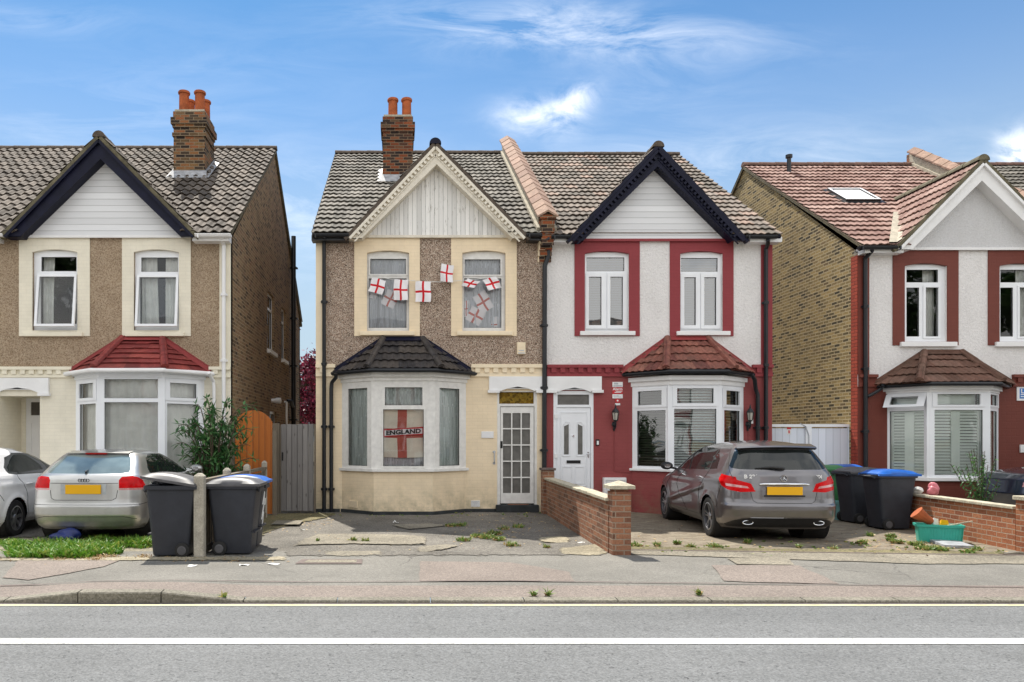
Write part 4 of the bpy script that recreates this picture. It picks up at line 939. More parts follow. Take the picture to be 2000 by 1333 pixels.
# valley strip of the right house gable
lx, axd, azd, zfd = X(1748, -.28), X(1917, -.28), Zp(316, -.28), Zp(488, -.28); rz_ = lambda yy: hD['roofz'](yy)
slp = (9.45-ze)/(5.45-ye); F0 = Vector((lx+.02, ye-.02, rz_(ye)+.085)); T0 = Vector((axd-.55, ye+(azd-.62-ze)/slp, azd-.62+.085)); w_ = Vector((-.17, 0, 0)); e_ = Vector((.10, 0, .07))
mb = MB(); mb.face([F0+w_, F0, T0, T0+w_]); mb.face([F0, F0+e_, T0+e_, T0]); mb.face([F0+w_-Vector((0, 0, .06)), F0+w_, T0+w_, T0+w_-Vector((0, 0, .06))]); mb.build('valley_strip', 'cement', hD['roof'])


# ---------------------------------------------------------------- entrances
def lintel(h, a, b, t, bt, cut, mat='white', parent=None):
    x, z, fw = h['x'], h['z'], h['fw']; c0, c1 = x(cut[0]), x(cut[1]); zb, zt = z(bt), z(t); zc_ = z(cut[2]); sh = .10
    mb = MB(); poly = [(x(a), zb+.06), (c0-.02, zb+.06), (c0+sh*.3, zc_-.05), (c0+sh, zc_-.02), (c0+sh*1.6, zc_), (c1-sh*1.6, zc_), (c1-sh, zc_-.02), (c1-sh*.3, zc_-.05), (c1+.02, zb+.06), (x(b), zb+.06), (x(b), zt), (x(a), zt)]
    n = len(poly)
    mb.prism(fw, poly, 0, .06)
    mb.lbox(fw, x(a)-.03, c0, zb, zb+.06, 0, .10); mb.lbox(fw, c1, x(b)+.03, zb, zb+.06, 0, .10)
    mb.prism(fw, [(c0+.18, zc_+.015), ((c0+c1)/2-.08, zc_+.03), ((c0+c1)/2, zc_+.07), ((c0+c1)/2+.08, zc_+.03), (c1-.18, zc_+.015), ((c0+c1)/2, zc_+.045)], .06, .068)
    return mb.build('door_lintel', mat, h['root'])
fw = hB['fw']
# cream house: glazed outer door
lintel(hB, 955, 1062, 736, 768, (975, 1046, 760))
x, z = hB['x'], hB['z']
mb = MB(); h0, h1 = x(971), x(1049); zt = z(764); mb.plate(fw, (h0, h1, .16, zt), [(x(977), x(1044), .16, z(794)), (x(975), x(1043), z(789), z(766))], -.01, -.11); fB = mb.build('door_frame', 'old_white', hB['root'])
mb = MB(); mb.lbox(fw, x(975), x(1043), z(789), z(766), -.07, -.06); mb.build('fanlight', 'amber', fB)
mb = MB(); L0, L1, Lz0, Lz1 = x(978), x(1043), .185, z(795); gx0, gx1, gz0, gz1 = x(981.5), x(1037), z(965), z(806)
cw, ch = (gx1-gx0)/3, (gz1-gz0)/5; holes = [(gx0+i*cw+.013, gx0+(i+1)*cw-.013, gz0+j*ch+.013, gz0+(j+1)*ch-.013) for i in range(3) for j in range(5)]
mb.plate(fw, (L0, L1, Lz0, Lz1), holes, -.03, -.08); dB = mb.build('door', 'old_white', hB['root'])
mb = MB(); mb.lbox(fw, gx0, gx1, gz0, gz1, -.075, -.062); mb.build('glass_pane', 'frost', dB)
mb = MB(); mb.tube([fw(x(980), z(868), -.03), fw(x(980), z(868), .02), fw(x(980), z(874), .02)], .008, 8); mb.lbox(fw, x(977.5), x(982), z(876), z(862), -.03, -.024); mb.build('door_handle', 'dark', dB)
mb = MB(); mb.lbox(fw, x(968), x(1051), 0, .16, -.1, .12); mb.build('door_step', 'plinth', hB['root'], bevel=.01)
mb = MB(); mb.lbox(fw, x(992), x(1032), .161, .165, -.08, .05); mb.build('door_threshold', 'wall_orange', hB['root'])
mb = MB(); pz = [(966, 883), (963.5, 885), (963.5, 901), (966, 904)]
mb.tube([fw(x(965), z(883), 0), fw(x(965), z(885), .05), fw(x(965), z(893), .06), fw(x(965), z(902), .05), fw(x(965), z(905), 0)], .014, 8)
for q in (883, 905): mb.lathe([(.03, 0), (.03, -.012)], (x(965), 0, z(q)), 12, axis='y')
mb.build('grab_handle', 'lead', hB['root'], smooth=True)
mb = MB(); mb.lbox(fw, x(940), x(964), z(856), z(843), 0, .02); mb.build('name_plate', 'white', hB['root'], bevel=.003)
mb = MB(); mb.lbox(fw, x(1009), x(1025), z(693), z(670), 0, .10); mb.prism(fw, [(x(1011.5), z(680)), (x(1022.5), z(680)), (x(1020), z(676)), (x(1014), z(676))], .10, .104); ab = mb.build('alarm_box', 'cream_flat', hB['root'], bevel=.012)
mb = MB(); mb.lbox(fw, x(1012), x(1022), z(687), z(685), .10, .103); mb.lbox(fw, x(1010.5), x(1023.5), z(692), z(690), .10, .103); mb.build('alarm_lettering', 'lead', ab)
for a, b, c, d_, pl, m_ in ((920, 937, 978, 990, fw, 'white'), (685, 698, 981, 993, hB['bayf'][0][0], 'cream_flat')):
    mb = MB(); 
    if pl is fw: u0, u1, z0_, z1_ = x(a), x(b), z(d_), z(c)
    else: L = hB['bayf'][0][1]; u0, u1, z0_, z1_ = L*.25, L*.5, .12, .26
    k = 7; hs = [(u0+.012+i*(u1-u0-.012)/k, u0+(i+1)*(u1-u0-.012)/k, z0_+.012+j*(z1_-z0_-.012)/5, z0_+(j+1)*(z1_-z0_-.012)/5) for i in range(k) for j in range(5)]
    mb.plate(pl, (u0, u1, z0_, z1_), hs, .02, .0); v_ = mb.build('air_brick', m_, hB['root'])
    mb = MB(); mb.lbox(pl, u0+.006, u1-.006, z0_+.006, z1_-.006, .0, .006); mb.build('air_brick_holes', 'dark', v_)
# red house: white panelled door
fw = hC['fw']; x, z = hC['x'], hC['z']
lintel(hC, 1068, 1174, 736, 768, (1086, 1155, 762))
mb = MB(); h0, h1, zt = x(1081), x(1159), z(764); mb.plate(fw, (h0, h1, .16, zt), [(x(1087), x(1154), .2, z(796)), (x(1089), x(1151), z(791), z(771))], .0, -.10); fC = mb.build('door_frame', 'upvc', hC['root'])
mb = MB(); mb.lbox(fw, x(1088), x(1152), z(792), z(770), -.06, -.05); mb.build('fanlight', 'frost', fC)
mb = MB(); mb.lbox(fw, x(1087.5), x(1153.5), .2, z(796.5), -.07, -.02)
def bead(pts, w=.012):
    for a, b in zip(pts, pts[1:]+pts[:1]):
        A_, B_ = Vector(fw(x(a[0]), z(a[1]), 0)), Vector(fw(x(b[0]), z(b[1]), 0)); dd = (B_-A_); L = dd.length
        if L < .005: continue
        f2 = Fr(A_, dd, (0, -1, 0), dd.cross(Vector((0, 1, 0)))); mb.lbox(f2, -.006, L+.006, -w/2, w/2, -.02, -.008)
bead([(1095, 806), (1146, 806), (1146, 950), (1095, 950)], .008)
for a, b, sl_ in ((1100, 1112, 1), (1128, 1140, -1)):
    bead([(a-1, 832 if sl_ > 0 else 826), (a+5 if sl_ > 0 else a+7, 824), (b+1, 826 if sl_ > 0 else 832), (b+1, 891), (a-1, 891)])
for a, b in ((1099, 1117), (1124, 1142)): bead([(a, 912), (b, 912), (b, 945), (a, 945)])
dC = mb.build('door', 'upvc', hC['root'])
mb = MB()
for a, b, t0, t1 in ((1102, 1111, 833, 829), (1129, 1138, 829, 833)): mb.prism(fw, [(x(a), z(888)), (x(b), z(888)), (x(b), z(t1)), (x(a), z(t0))], -.02, -.014)
mb.build('glass_pane', 'frost', dC)
mb = MB(); mb.lbox(fw, x(1107), x(1134), z(905.5), z(899.5), -.02, -.008); mb.build('letterbox', 'dark', dC)
mb = MB(); mb.lbox(fw, x(1147.5), x(1151), z(894), z(883), -.02, -.01); mb.tube([fw(x(1149), z(887), -.02), fw(x(1149), z(887), .03), fw(x(1144), z(887.5), .03)], .009, 8); mb.lathe([(.02, 0), (.02, -.02)], (x(1120), .01, z(852)), 10, axis='y'); mb.build('door_handle', 'chrome', dC)
mb = MB()
for q in (812, 889, 940): mb.lbox(fw, x(1083), x(1089), z(q+6), z(q-2), 0, .02)
mb.build('hinge', 'white', dC)
mb = MB(); mb.lbox(fw, x(1078), x(1162), 0, .2, -.1, .14); mb.build('door_step', 'conc', hC['root'], bevel=.01)
mb = MB(); mb.lbox(fw, x(1163.5), x(1170), z(870.5), z(858.5), 0, .025); db = mb.build('doorbell', 'dark', hC['root'], bevel=.004)
mb = MB(); mb.lbox(fw, x(1165), x(1169), z(869), z(861.5), .025, .03); mb.build('doorbell_button', 'white', db)
mb = MB(); mb.lbox(fw, x(1176.5), x(1220.5), z(984), z(933), 0, .12); mb.plate(fw, (x(1179), x(1218), z(982), z(936)), [(x(1180.5), x(1216.5), z(980.5), z(937.5))], .128, .12); mb.build('meter_box', 'white', hC['root'], bevel=.01)
# alarm company signs
sg = thing('alarm_sign', 'stack of small red and white alarm notices on the red brick beside the bay window', 'sign', fw(x(1206), z(765), 0)); WLOC[sg.name] = Vector(fw(x(1206), z(765), 0))
for q_ in ((1196, 1216, 756.5, 746.5), (1196, 1216, 778.5, 770.5), (1201, 1211, 792, 788)): mb = MB(); mb.lbox(fw, x(q_[0]), x(q_[1]), z(q_[2]), z(q_[3]), 0, .012); mb.build('white_board', 'white', sg)
mb = MB(); mb.lbox(fw, x(1196), x(1216), z(770), z(757), 0, .014); mb.lbox(fw, x(1202), x(1210), z(787), z(779), 0, .012); mb.build('red_board', 'sign_red', sg)
mb = MB(); text_faces(mb, 'Alarm', Fr(fw(x(1206), z(760.5), .0), (1, 0, 0), (0, -1, 0)), .085, .0155, bold=.002); mb.lbox(fw, x(1200), x(1213), z(767.5), z(766), .014, .016); mb.lbox(fw, x(1203), x(1215), z(765.3), z(764.3), .014, .016); mb.lathe([(.02, 0), (.02, -.003)], (x(1206), -.012, z(783)), 12, axis='y'); mb.build('white_lettering', 'white', sg)
mb = MB(); mb.lbox(fw, x(1198), x(1214), z(755.5), z(753), .012, .0135); mb.lbox(fw, x(1199), x(1213), z(776.5), z(775.3), .012, .0135); mb.lbox(fw, x(1198), x(1208), z(774.3), z(773), .012, .0135)
mb.lbox(fw, x(1199), x(1207), z(751.5), z(748), .012, .0135); mb.build('grey_lettering', 'lead', sg)
# lanterns
def lantern(px, py, label):
    c = Vector(fw(x(px), z(py), 0)); t = thing('wall_lantern', label, 'lantern', c, 0, 'black wall lanterns either side of the bay'); WLOC[t.name] = c
    mb = MB(); mb.lathe([(.05, 0), (.05, -.03), (.02, -.04)], (c.x, c.y, c.z-.16), 12, axis='y'); mb.tube([c+Vector((0, -.02, -.2)), c+Vector((0, -.10, -.24)), c+Vector((0, -.14, -.16)), c+Vector((0, -.13, -.09))], [.018, .02, .016, .02], 8)
    mb.tube([c+Vector((0, 0, -.1)), c+Vector((0, -.01, -.3))], [.035, .02], 8); mb.build('bracket', 'black', t, smooth=True)
    o = c+Vector((0, -.13, 0)); mb = MB(); mb.lathe([(.075, .09), (.085, .10), (.05, .16), (.02, .19), (.02, .21), (.008, .26), (.004, .28)], o, 6); mb.lathe([(.03, -.10), (.05, -.08), (.055, -.07), (.03, -.065)], o, 6)
    for k in range(6): a = math.pi*k/3; mb.tube([o+Vector((.05*math.cos(a), .05*math.sin(a), -.075)), o+Vector((.075*math.cos(a), .075*math.sin(a), .09))], .006, 5)
    mb.build('lantern_cage', 'black', t); mb = MB(); mb.lathe([(.042, -.07), (.066, .09)], o, 6, caps=False); mb.build('lantern_glass', 'bulb', t)
lantern(1199, 815, 'black coach lantern on red brick between the alarm signs and the bay window')
lantern(1460, 815, 'black coach lantern on red brick by the bay gutter pipe, behind the grey car')
mb = MB(); mb.lbox(fw, x(1464), x(1469), z(828), z(819), 0, .05); mb.build('junction_box', 'white', hC['root'])
for pts in ([(1199, 842), (1199, 921), (1232, 923)], [(1461, 832), (1461, 912)]):
    mb = MB(); mb.tube([fw(x(a), z(b), .006) for a, b in pts], .006, 6); mb.build('lantern_cable', 'red', hC['root'])
# left house: open porch with white door
fa = hA['fw']; x, z = hA['x'], hA['z']
lintel(hA, -17, 97, 739, 774, (-4, 77, 762))
mb = MB(); a0, a1, zt = x(-1), x(78), z(772)
mb.face([fa(a1-.004, 0, -.9), fa(a1-.004, 0, -.002), fa(a1-.004, zt, -.002), fa(a1-.004, zt, -.9)]); mb.face([fa(a0+.004, 0, -.002), fa(a0+.004, 0, -.9), fa(a0+.004, zt, -.9), fa(a0+.004, zt, -.002)]); mb.face([fa(a0, zt-.004, -.002), fa(a1, zt-.004, -.002), fa(a1, zt-.004, -.9), fa(a0, zt-.004, -.9)])
mb.plate(fa, (a0, a1, 0, zt), [(a0+.1, a1-.02, 0, zt-.02)], -.9, -1.0, sides=False); mb.build('porch_wall', 'pale', hA['root'])
mb = MB(); mb.plate(fa, (a0+.1, a1-.02, 0, zt-.02), [(a0+.2, a1-.1, 2.1, zt-.1)], -.92, -1.0); d0 = mb.build('door', 'white', hA['root'])
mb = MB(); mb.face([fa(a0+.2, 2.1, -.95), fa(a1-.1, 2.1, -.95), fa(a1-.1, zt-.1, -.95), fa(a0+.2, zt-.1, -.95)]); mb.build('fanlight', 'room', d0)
mb = MB(); mb.lbox(fa, a1-.2, a1-.12, 1.35, 1.6, -.92, -.91); mb.build('door_notice', 'sign_blue', d0)
mb = MB()
for q in ((a0+.2, a0+.38, .3, .9), (a0+.45, a1-.12, .3, .9), (a0+.2, a1-.12, 1.05, 1.95)): mb.plate(fa, q, [(q[0]+.02, q[1]-.02, q[2]+.02, q[3]-.02)], -.905, -.92)
mb.build('door_panel', 'white', d0)
# right house door and street number plate
fd = hD['fw']; x, z = hD['x'], hD['z']
lintel(hD, 2014, 2119, 756, 788, (2034, 2100, 778))
mb = MB(); mb.lbox(fd, x(2030), x(2104), -.2, z(784), -.1, -.03); mb.build('door', 'upvc', hD['root'])
sg = thing('house_sign', 'blue and white plate on the oxide red wall at the right edge', 'sign', fd(x(1993), z(769), 0)); WLOC[sg.name] = Vector(fd(x(1993), z(769), 0))
mb = MB(); mb.lbox(fd, x(1985), x(2013), z(783), z(756), 0, .02); mb.build('backing_board', 'white', sg)
mb = MB(); mb.lbox(fd, x(1990), x(2009), z(779), z(759), .02, .023); mb.build('blue_panel', 'sign_blue', sg)
mb = MB(); text_faces(mb, 'L', Fr(fd(x(1995), z(765), 0), (1, 0, 0), (0, -1, 0)), .13, .025, bold=.004)
for q in (771, 775): mb.lbox(fd, x(1992), x(2006), z(q+1), z(q-.6), .023, .025)
mb.build('white_lettering', 'white', sg)
mb = MB(); mb.lbox(fd, x(1991), x(2004), z(884), z(869), 0, .03); mb.build('letter_plate', 'white', hD['root'])
# vent open over the left cheek of the right bay, and cable/meter on the red flank
f, L, pn, wf = hD['bayf'][0]; zc = hD['zc']
e = Fr(f(0, zc(768), .0), f.t, f.n, v=Vector((0, 0, 1))-f.n*.62); mb = MB(); q0, q1 = L*.0, L*.95; mb.plate(e, (q0, q1, -.33, 0), [(q0+.11, q1-.13, -.27, -.07)], .05, .0)
os_ = mb.build('open_vent', 'upvc', hD['bayr']); mb = MB(); mb.face([e(q0+.1, -.28, .02), e(q1-.12, -.28, .02), e(q1-.12, -.06, .02), e(q0+.1, -.06, .02)]); mb.build('glass_pane', 'glass', os_)
# tilted-open upstairs sashes on the left house
for u in A['upper']:
    a, b, c, d_ = u['rects'][1]; e = Fr((a-.05, -.88, d_+.05), (1, 0, 0), (0, -1, 0), v=(0, .13, 1)); w_, h_ = b-a+.08, d_-c+.13
    e = Fr((a-.05, -.85, d_+.04), (1, 0, 0), Vector((0, -1, .13)), v=(0, .13, 1)); mb = MB(); mb.plate(e, (0, w_, -h_, 0), [(.05, w_-.05, -h_+.05, -.05)], .03, -.02); o = mb.build('open_sash', 'upvc', u['frame'])
    mb = MB(); mb.face([e(.04, -h_+.04, .0), e(w_-.04, -h_+.04, 0), e(w_-.04, -.04, 0), e(.04, -.04, 0)]); mb.build('glass_pane', 'glass', o)

# ---------------------------------------------------------------- curtains and blinds
def curt(h, parent, fr, a, b, c, d, w, mat, name='curtain', **kw):
    mb = MB(); drape(mb, fr, a, b, c, d, w, **kw); return mb.build(name, mat, parent, smooth=True, ang=180)
for u in B['upper']:
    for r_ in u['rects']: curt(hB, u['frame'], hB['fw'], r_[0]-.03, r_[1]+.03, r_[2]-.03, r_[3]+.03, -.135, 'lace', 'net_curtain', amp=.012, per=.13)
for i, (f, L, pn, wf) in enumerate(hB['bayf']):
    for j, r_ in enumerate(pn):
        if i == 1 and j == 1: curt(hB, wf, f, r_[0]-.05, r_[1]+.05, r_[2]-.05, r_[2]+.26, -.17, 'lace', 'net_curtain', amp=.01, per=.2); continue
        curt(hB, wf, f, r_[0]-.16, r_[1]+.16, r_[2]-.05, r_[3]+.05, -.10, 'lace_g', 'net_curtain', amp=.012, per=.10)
for k, u in enumerate(A['upper']):
    a, b, c, d_ = u['rects'][1]; t = u['rects'][0][3]
    curt(hA, u['frame'], hA['fw'], a-.02, a+(.22 if k == 0 else .30), c, t+.05, -.22, 'curtain', amp=.025, per=.12, gather=-.15 if k else .1)
    if k: curt(hA, u['frame'], hA['fw'], b-.30, b+.02, c-.12, t+.05, -.22, 'curtain', amp=.025, per=.12, gather=-.05)
for i, (f, L, pn, wf) in enumerate(hA['bayf']):
    curt(hA, wf, f, .05, L-.05, pn[0][2]-1.9, pn[0][3]+.05, -.16, 'sheer', 'sheer_curtain', amp=.018, per=.16)
for k, u in enumerate(C['upper']):
    for r_ in u['rects'][1:] + u['rects'][:1]:
        mb = MB(); slats(mb, hC['fw'], r_[0]-.03, r_[1]+.03, r_[2]-.02, r_[3]+.02, -.15, .05, 1.25, depth=.05); mb.build('blind', 'blind', u['frame'])
for i, (f, L, pn, wf) in enumerate(hC['bayf']):
    mb = MB()
    for r_ in pn: slats(mb, f, r_[0]-.03, r_[1]+.03, r_[2]-.02, r_[3]+.02, -.16, .055, .75)
    mb.build('blind', ('blind_dark', 'shutter', 'blind_dark')[i], wf)
for i, (f, L, pn, wf) in enumerate(hD['bayf']):
    mb = MB(); a, b, c, d_ = pn[1]; mid = (a+b)/2
    for q0, q1 in ((a-.02, mid-.03), (mid+.03, b+.02)): mb.plate(f, (q0, q1, c-.05, d_+.05), [(q0+.06, q1-.06, c+.03, d_-.04)], -.09, -.12); slats(mb, f, q0+.06, q1-.06, c+.03, d_-.04, -.11, .062, .95, depth=.062)
    mb.lbox(f, mid-.03, mid+.03, c-.05, d_+.05, -.115, -.095)
    a, b, c, d_ = pn[0]; mb.lbox(f, a-.02, b+.02, c-.02, d_+.02, -.17, -.155)
    mb.build('shutter', 'shutter', wf)
for k, u in enumerate(Dh['upper']):
    a, b, c, d_ = u['rects'][2]; curt(hD, u['frame'], hD['fw'], b-.22, b+.05, c-.02, u['rects'][0][3]+.05, -.25, 'sheer', amp=.02, per=.1)
# ---------------------------------------------------------------- ground
Kn = 7.62-DIST                     # kerb line (y)
def hump(x, y):
    """footway rise towards the one full-height kerb on the left, and a slight fall to the road"""
    a = lambda px: X(px, Kn)
    t = 0
    if a(20) < x < a(480):
        t = min(1, (x-a(20))/(a(162)-a(20)), (a(480)-x)/(a(480)-a(322)))
    return .078*t*max(0, 1-(y-Kn)/1.1)**1.0 + .012*min(1, max(0, (y-Kn)/.5))
def sheet(name, mat, x0, x1, y0, y1, z, nx=1, ny=1, fn=None):
    mb = MB(); P = [[(x0+(x1-x0)*i/nx, y0+(y1-y0)*j/ny, z+(fn(x0+(x1-x0)*i/nx, y0+(y1-y0)*j/ny) if fn else 0)) for i in range(nx+1)] for j in range(ny+1)]
    mb.grid(P); return tag(mb.build(name, mat), kind='structure')
sheet('ground', 'earth', -400, 400, -.9, 700, -.012)
sheet('ground', 'earth', -400, 400, -400, -20.1, -.035)
sheet('road', 'road', -300, 300, -20, Kn-.12, -.03)
fe = lambda x, y: hump(x, y)
sheet('pavement', 'pave', -60, 60, Kn, -5.95, -.004, 600, 16, fe)
def gpatch(name, mat, pts, z, jit=.02, sub=.12, seed=1, px=True, smooth=0):
    """a ground patch outlined through photo points, with a ragged edge"""
    rnd = random.Random(seed); P = [Vector(G(*p)) if px else Vector((*p, 0)) for p in pts]; out_ = []
    for a, b in zip(P, P[1:]+P[:1]):
        k = max(1, int((b-a).length/sub))
        for i in range(k): q = a+(b-a)*(i/k); out_.append((q.x+rnd.uniform(-jit, jit), q.y+rnd.uniform(-jit, jit)))
    import mathutils.geometry as mg
    tris = mg.tessellate_polygon([[Vector((p[0], p[1], 0)) for p in out_]]); mb = MB()
    for t in tris:
        q = [Vector((*out_[i], 0)) for i in t]
        if (q[1]-q[0]).cross(q[2]-q[0]).z < 0: q = q[::-1]
        mb.face([(p.x, p.y, z+hump(p.x, p.y)) for p in q])
    return tag(mb.build(name, mat), kind='structure')
def rpatch(name, mat, pts, z, cell=.06):
    """a frayed ground patch: a fine sheet whose UV.x holds the distance inside the outline"""
    P = np.array([G(*p)[:2] for p in pts]); lo, hi = P.min(0)-.3, P.max(0)+.3; xs = np.arange(lo[0], hi[0], cell); ys = np.arange(lo[1], hi[1], cell); gx, gy = np.meshgrid(xs, ys)
    d = np.full(gx.shape, 9.); ins = np.zeros(gx.shape, bool); n = len(P)
    for i in range(n):
        a, b = P[i], P[(i+1) % n]; ab = b-a; t = np.clip(((gx-a[0])*ab[0]+(gy-a[1])*ab[1])/(ab@ab), 0, 1); d = np.minimum(d, np.hypot(gx-a[0]-t*ab[0], gy-a[1]-t*ab[1]))
        c = (a[1] > gy) != (b[1] > gy); ins ^= c & (gx < (b[0]-a[0])*(gy-a[1])/((b[1]-a[1]) or 1e-9)+a[0])
    d = np.where(ins, d, -d); mb = MB()
    for j in range(len(ys)-1):
        for i in range(len(xs)-1):
            q = [(j, i), (j, i+1), (j+1, i+1), (j+1, i)]
            if max(d[k] for k in q) < -.22: continue
            mb.face([(gx[k], gy[k], z+hump(gx[k], gy[k])) for k in q], 0, [(float(d[k]), .5) for k in q])
    return tag(mb.build(name, mat), kind='structure')
# kerb: full-height stones on the left, the rest dropped nearly flush
xs = [-60]; a = lambda p: X(p, Kn)
kx = [a(p) for p in (20, 162, 322, 480)]
while xs[-1]+.92 < kx[0]-.3: xs.append(xs[-1]+.915)
xs += kx
while xs[-1] < 60: xs.append(xs[-1]+.915)
mb = MB()
for p, q in zip(xs, xs[1:]):
    g = .006; z0a, z0b = .004+hump(p, Kn), .004+hump(q, Kn)
    A_ = [(p+g, Kn-.125, -.06), (q-g, Kn-.125, -.06), (q-g, Kn+.002, -.06), (p+g, Kn+.002, -.06)]
    B_ = [(p+g, Kn-.115, z0a-.008), (q-g, Kn-.115, z0b-.008), (q-g, Kn+.002, z0b), (p+g, Kn+.002, z0a)]
    C_ = [(p+g, Kn-.125, z0a-.02), (q-g, Kn-.125, z0b-.02)]
    mb.face(B_); mb.face([A_[0], A_[1], C_[1], C_[0]]); mb.face([C_[0], C_[1], B_[1], B_[0]]); mb.face([A_[1], A_[2], B_[2], B_[1], C_[1]]); mb.face([A_[3], A_[0], C_[0], B_[0], B_[3]]); mb.face([A_[2], A_[3], B_[3], B_[2]])
tag(mb.build('kerb', 'kerb'), kind='structure')
sheet('gutter_line', 'iron', -60, 60, Kn-.16, Kn-.125, -.028)
sheet('yellow_line', 'yellow_line', -60, 60, Kn-.27, Kn-.215, -.0255)
sheet('white_line', 'paint_line', -60, 60, 5.975-DIST, 6.15-DIST, -.0255)
sheet('pink_footway_strip', 'pinkpave', -60, 60, Kn+.012, Kn+.56, .0, 600, 8, fe)
gpatch('pink_patch', 'pinkpave', [(820, 1099), (995, 1101), (1112, 1120), (1122, 1138), (818, 1138)], .0045, .012, .2, 2)
gpatch('pink_patch', 'pinkpave', [(40, 1096), (232, 1097), (200, 1110), (60, 1135), (0, 1132)], .0045, .03, .2, 3)
gpatch('pink_patch', 'pinkpave', [(1390, 1106), (1560, 1107), (1640, 1144), (1412, 1138)], .0045, .02, .2, 4)
gpatch('tar_joint', 'iron', [(0, 1147), (420, 1140), (1000, 1137.5), (2000, 1150), (2000, 1151), (1000, 1138.6), (420, 1141), (0, 1148.2)], .0085, .004, .3, 5)
gpatch('inspection_cover', 'iron', [(590, 1095), (708, 1095), (707, 1104), (576, 1104)], .006, .0, .5, 6)
gpatch('inspection_cover_infill', 'conc', [(602, 1096.6), (697, 1096.6), (696, 1102), (592, 1102)], .0085, 0, .5, 6)
gpatch('inspection_cover', 'conc', [(1420, 1093), (1540, 1094), (1553, 1107), (1440, 1105)], .0085, .01, .3, 7)
# forecourts
mb = MB(); mb.face([(X(560, -5), -5.97, .002), (3.05, -5.97, .002), (3.05, .02, .002), (-2.55, .02, .002), (-3.0, -3, .002)]); 
sheet('driveway', 'drive_b', -3.2, 3.13, -6.0, .02, .000)
sheet('driveway', 'block', 3.13, 9.6, -6.0, .02, .001)
sheet('driveway', 'conc', 9.6, 30, -6.0, .02, .001)
sheet('driveway', 'earth', -30, -3.2, -6.0, -.8, .001)
sheet('side_path', 'conc', -3.45, -1.84, -.0, 17, .003)
gpatch('concrete_threshold', 'conc', [(1228, 1077), (1600, 1082), (1960, 1087), (2100, 1092), (2100, 1104), (1800, 1104), (1480, 1093), (1228, 1085)], .006, .02, .15, 8)
gpatch('threshold_joint', 'iron', [(1228, 1076), (2000, 1087), (2000, 1088.4), (1228, 1077.4)], .010, .004, .3, 9)
rpatch('concrete_patch', 'conc_r', [(590, 1056), (620, 1045), (700, 1044.5), (800, 1047), (833, 1050), (833, 1066), (780, 1066), (690, 1064), (600, 1066), (572, 1068)], .005)
rpatch('concrete_patch', 'conc_r', [(635, 1079), (745, 1078), (748, 1086), (660, 1089), (634, 1085)], .005)
rpatch('concrete_patch', 'conc_r', [(815, 1070), (870, 1065), (900, 1068), (835, 1081), (815, 1080)], .005)
rpatch('concrete_patch', 'earth_r', [(1050, 1052), (1090, 1049), (1114, 1053), (1112, 1061), (1075, 1063), (1052, 1058)], .005)
rpatch('concrete_patch', 'conc_r', [(760, 1027), (840, 1024), (880, 1028), (800, 1036)], .005)
rpatch('moss_strip', 'moss_r', [(500, 1010), (560, 1004), (655, 1004), (640, 1012), (590, 1022), (540, 1034), (505, 1050), (498, 1036)], .0055)
gpatch('drain_cover', 'conc', [(540, 1021), (592, 1021), (585, 1029), (529, 1029)], .03, 0, 1, 16)

rpatch('worn_tarmac', 'dark_r', [(560, 1088), (1180, 1086), (1190, 1070), (1120, 1060), (900, 1080), (560, 1078)], .0042, .1)
rpatch('worn_tarmac', 'earth_r', [(1090, 1074), (1170, 1064), (1188, 1084), (1150, 1088), (1095, 1084)], .0062)
rpatch('worn_tarmac', 'dark_r', [(0, 1052), (120, 1050), (330, 1040), (520, 1030), (500, 1016), (0, 1016)], .0042, .1)
rpatch('grit_strip', 'earth_r', [(0, 1091), (560, 1090), (560, 1097), (0, 1098)], .0066)
rpatch('grit_strip', 'moss_r', [(1228, 1070), (1960, 1080), (1960, 1087), (1228, 1077)], .0062)
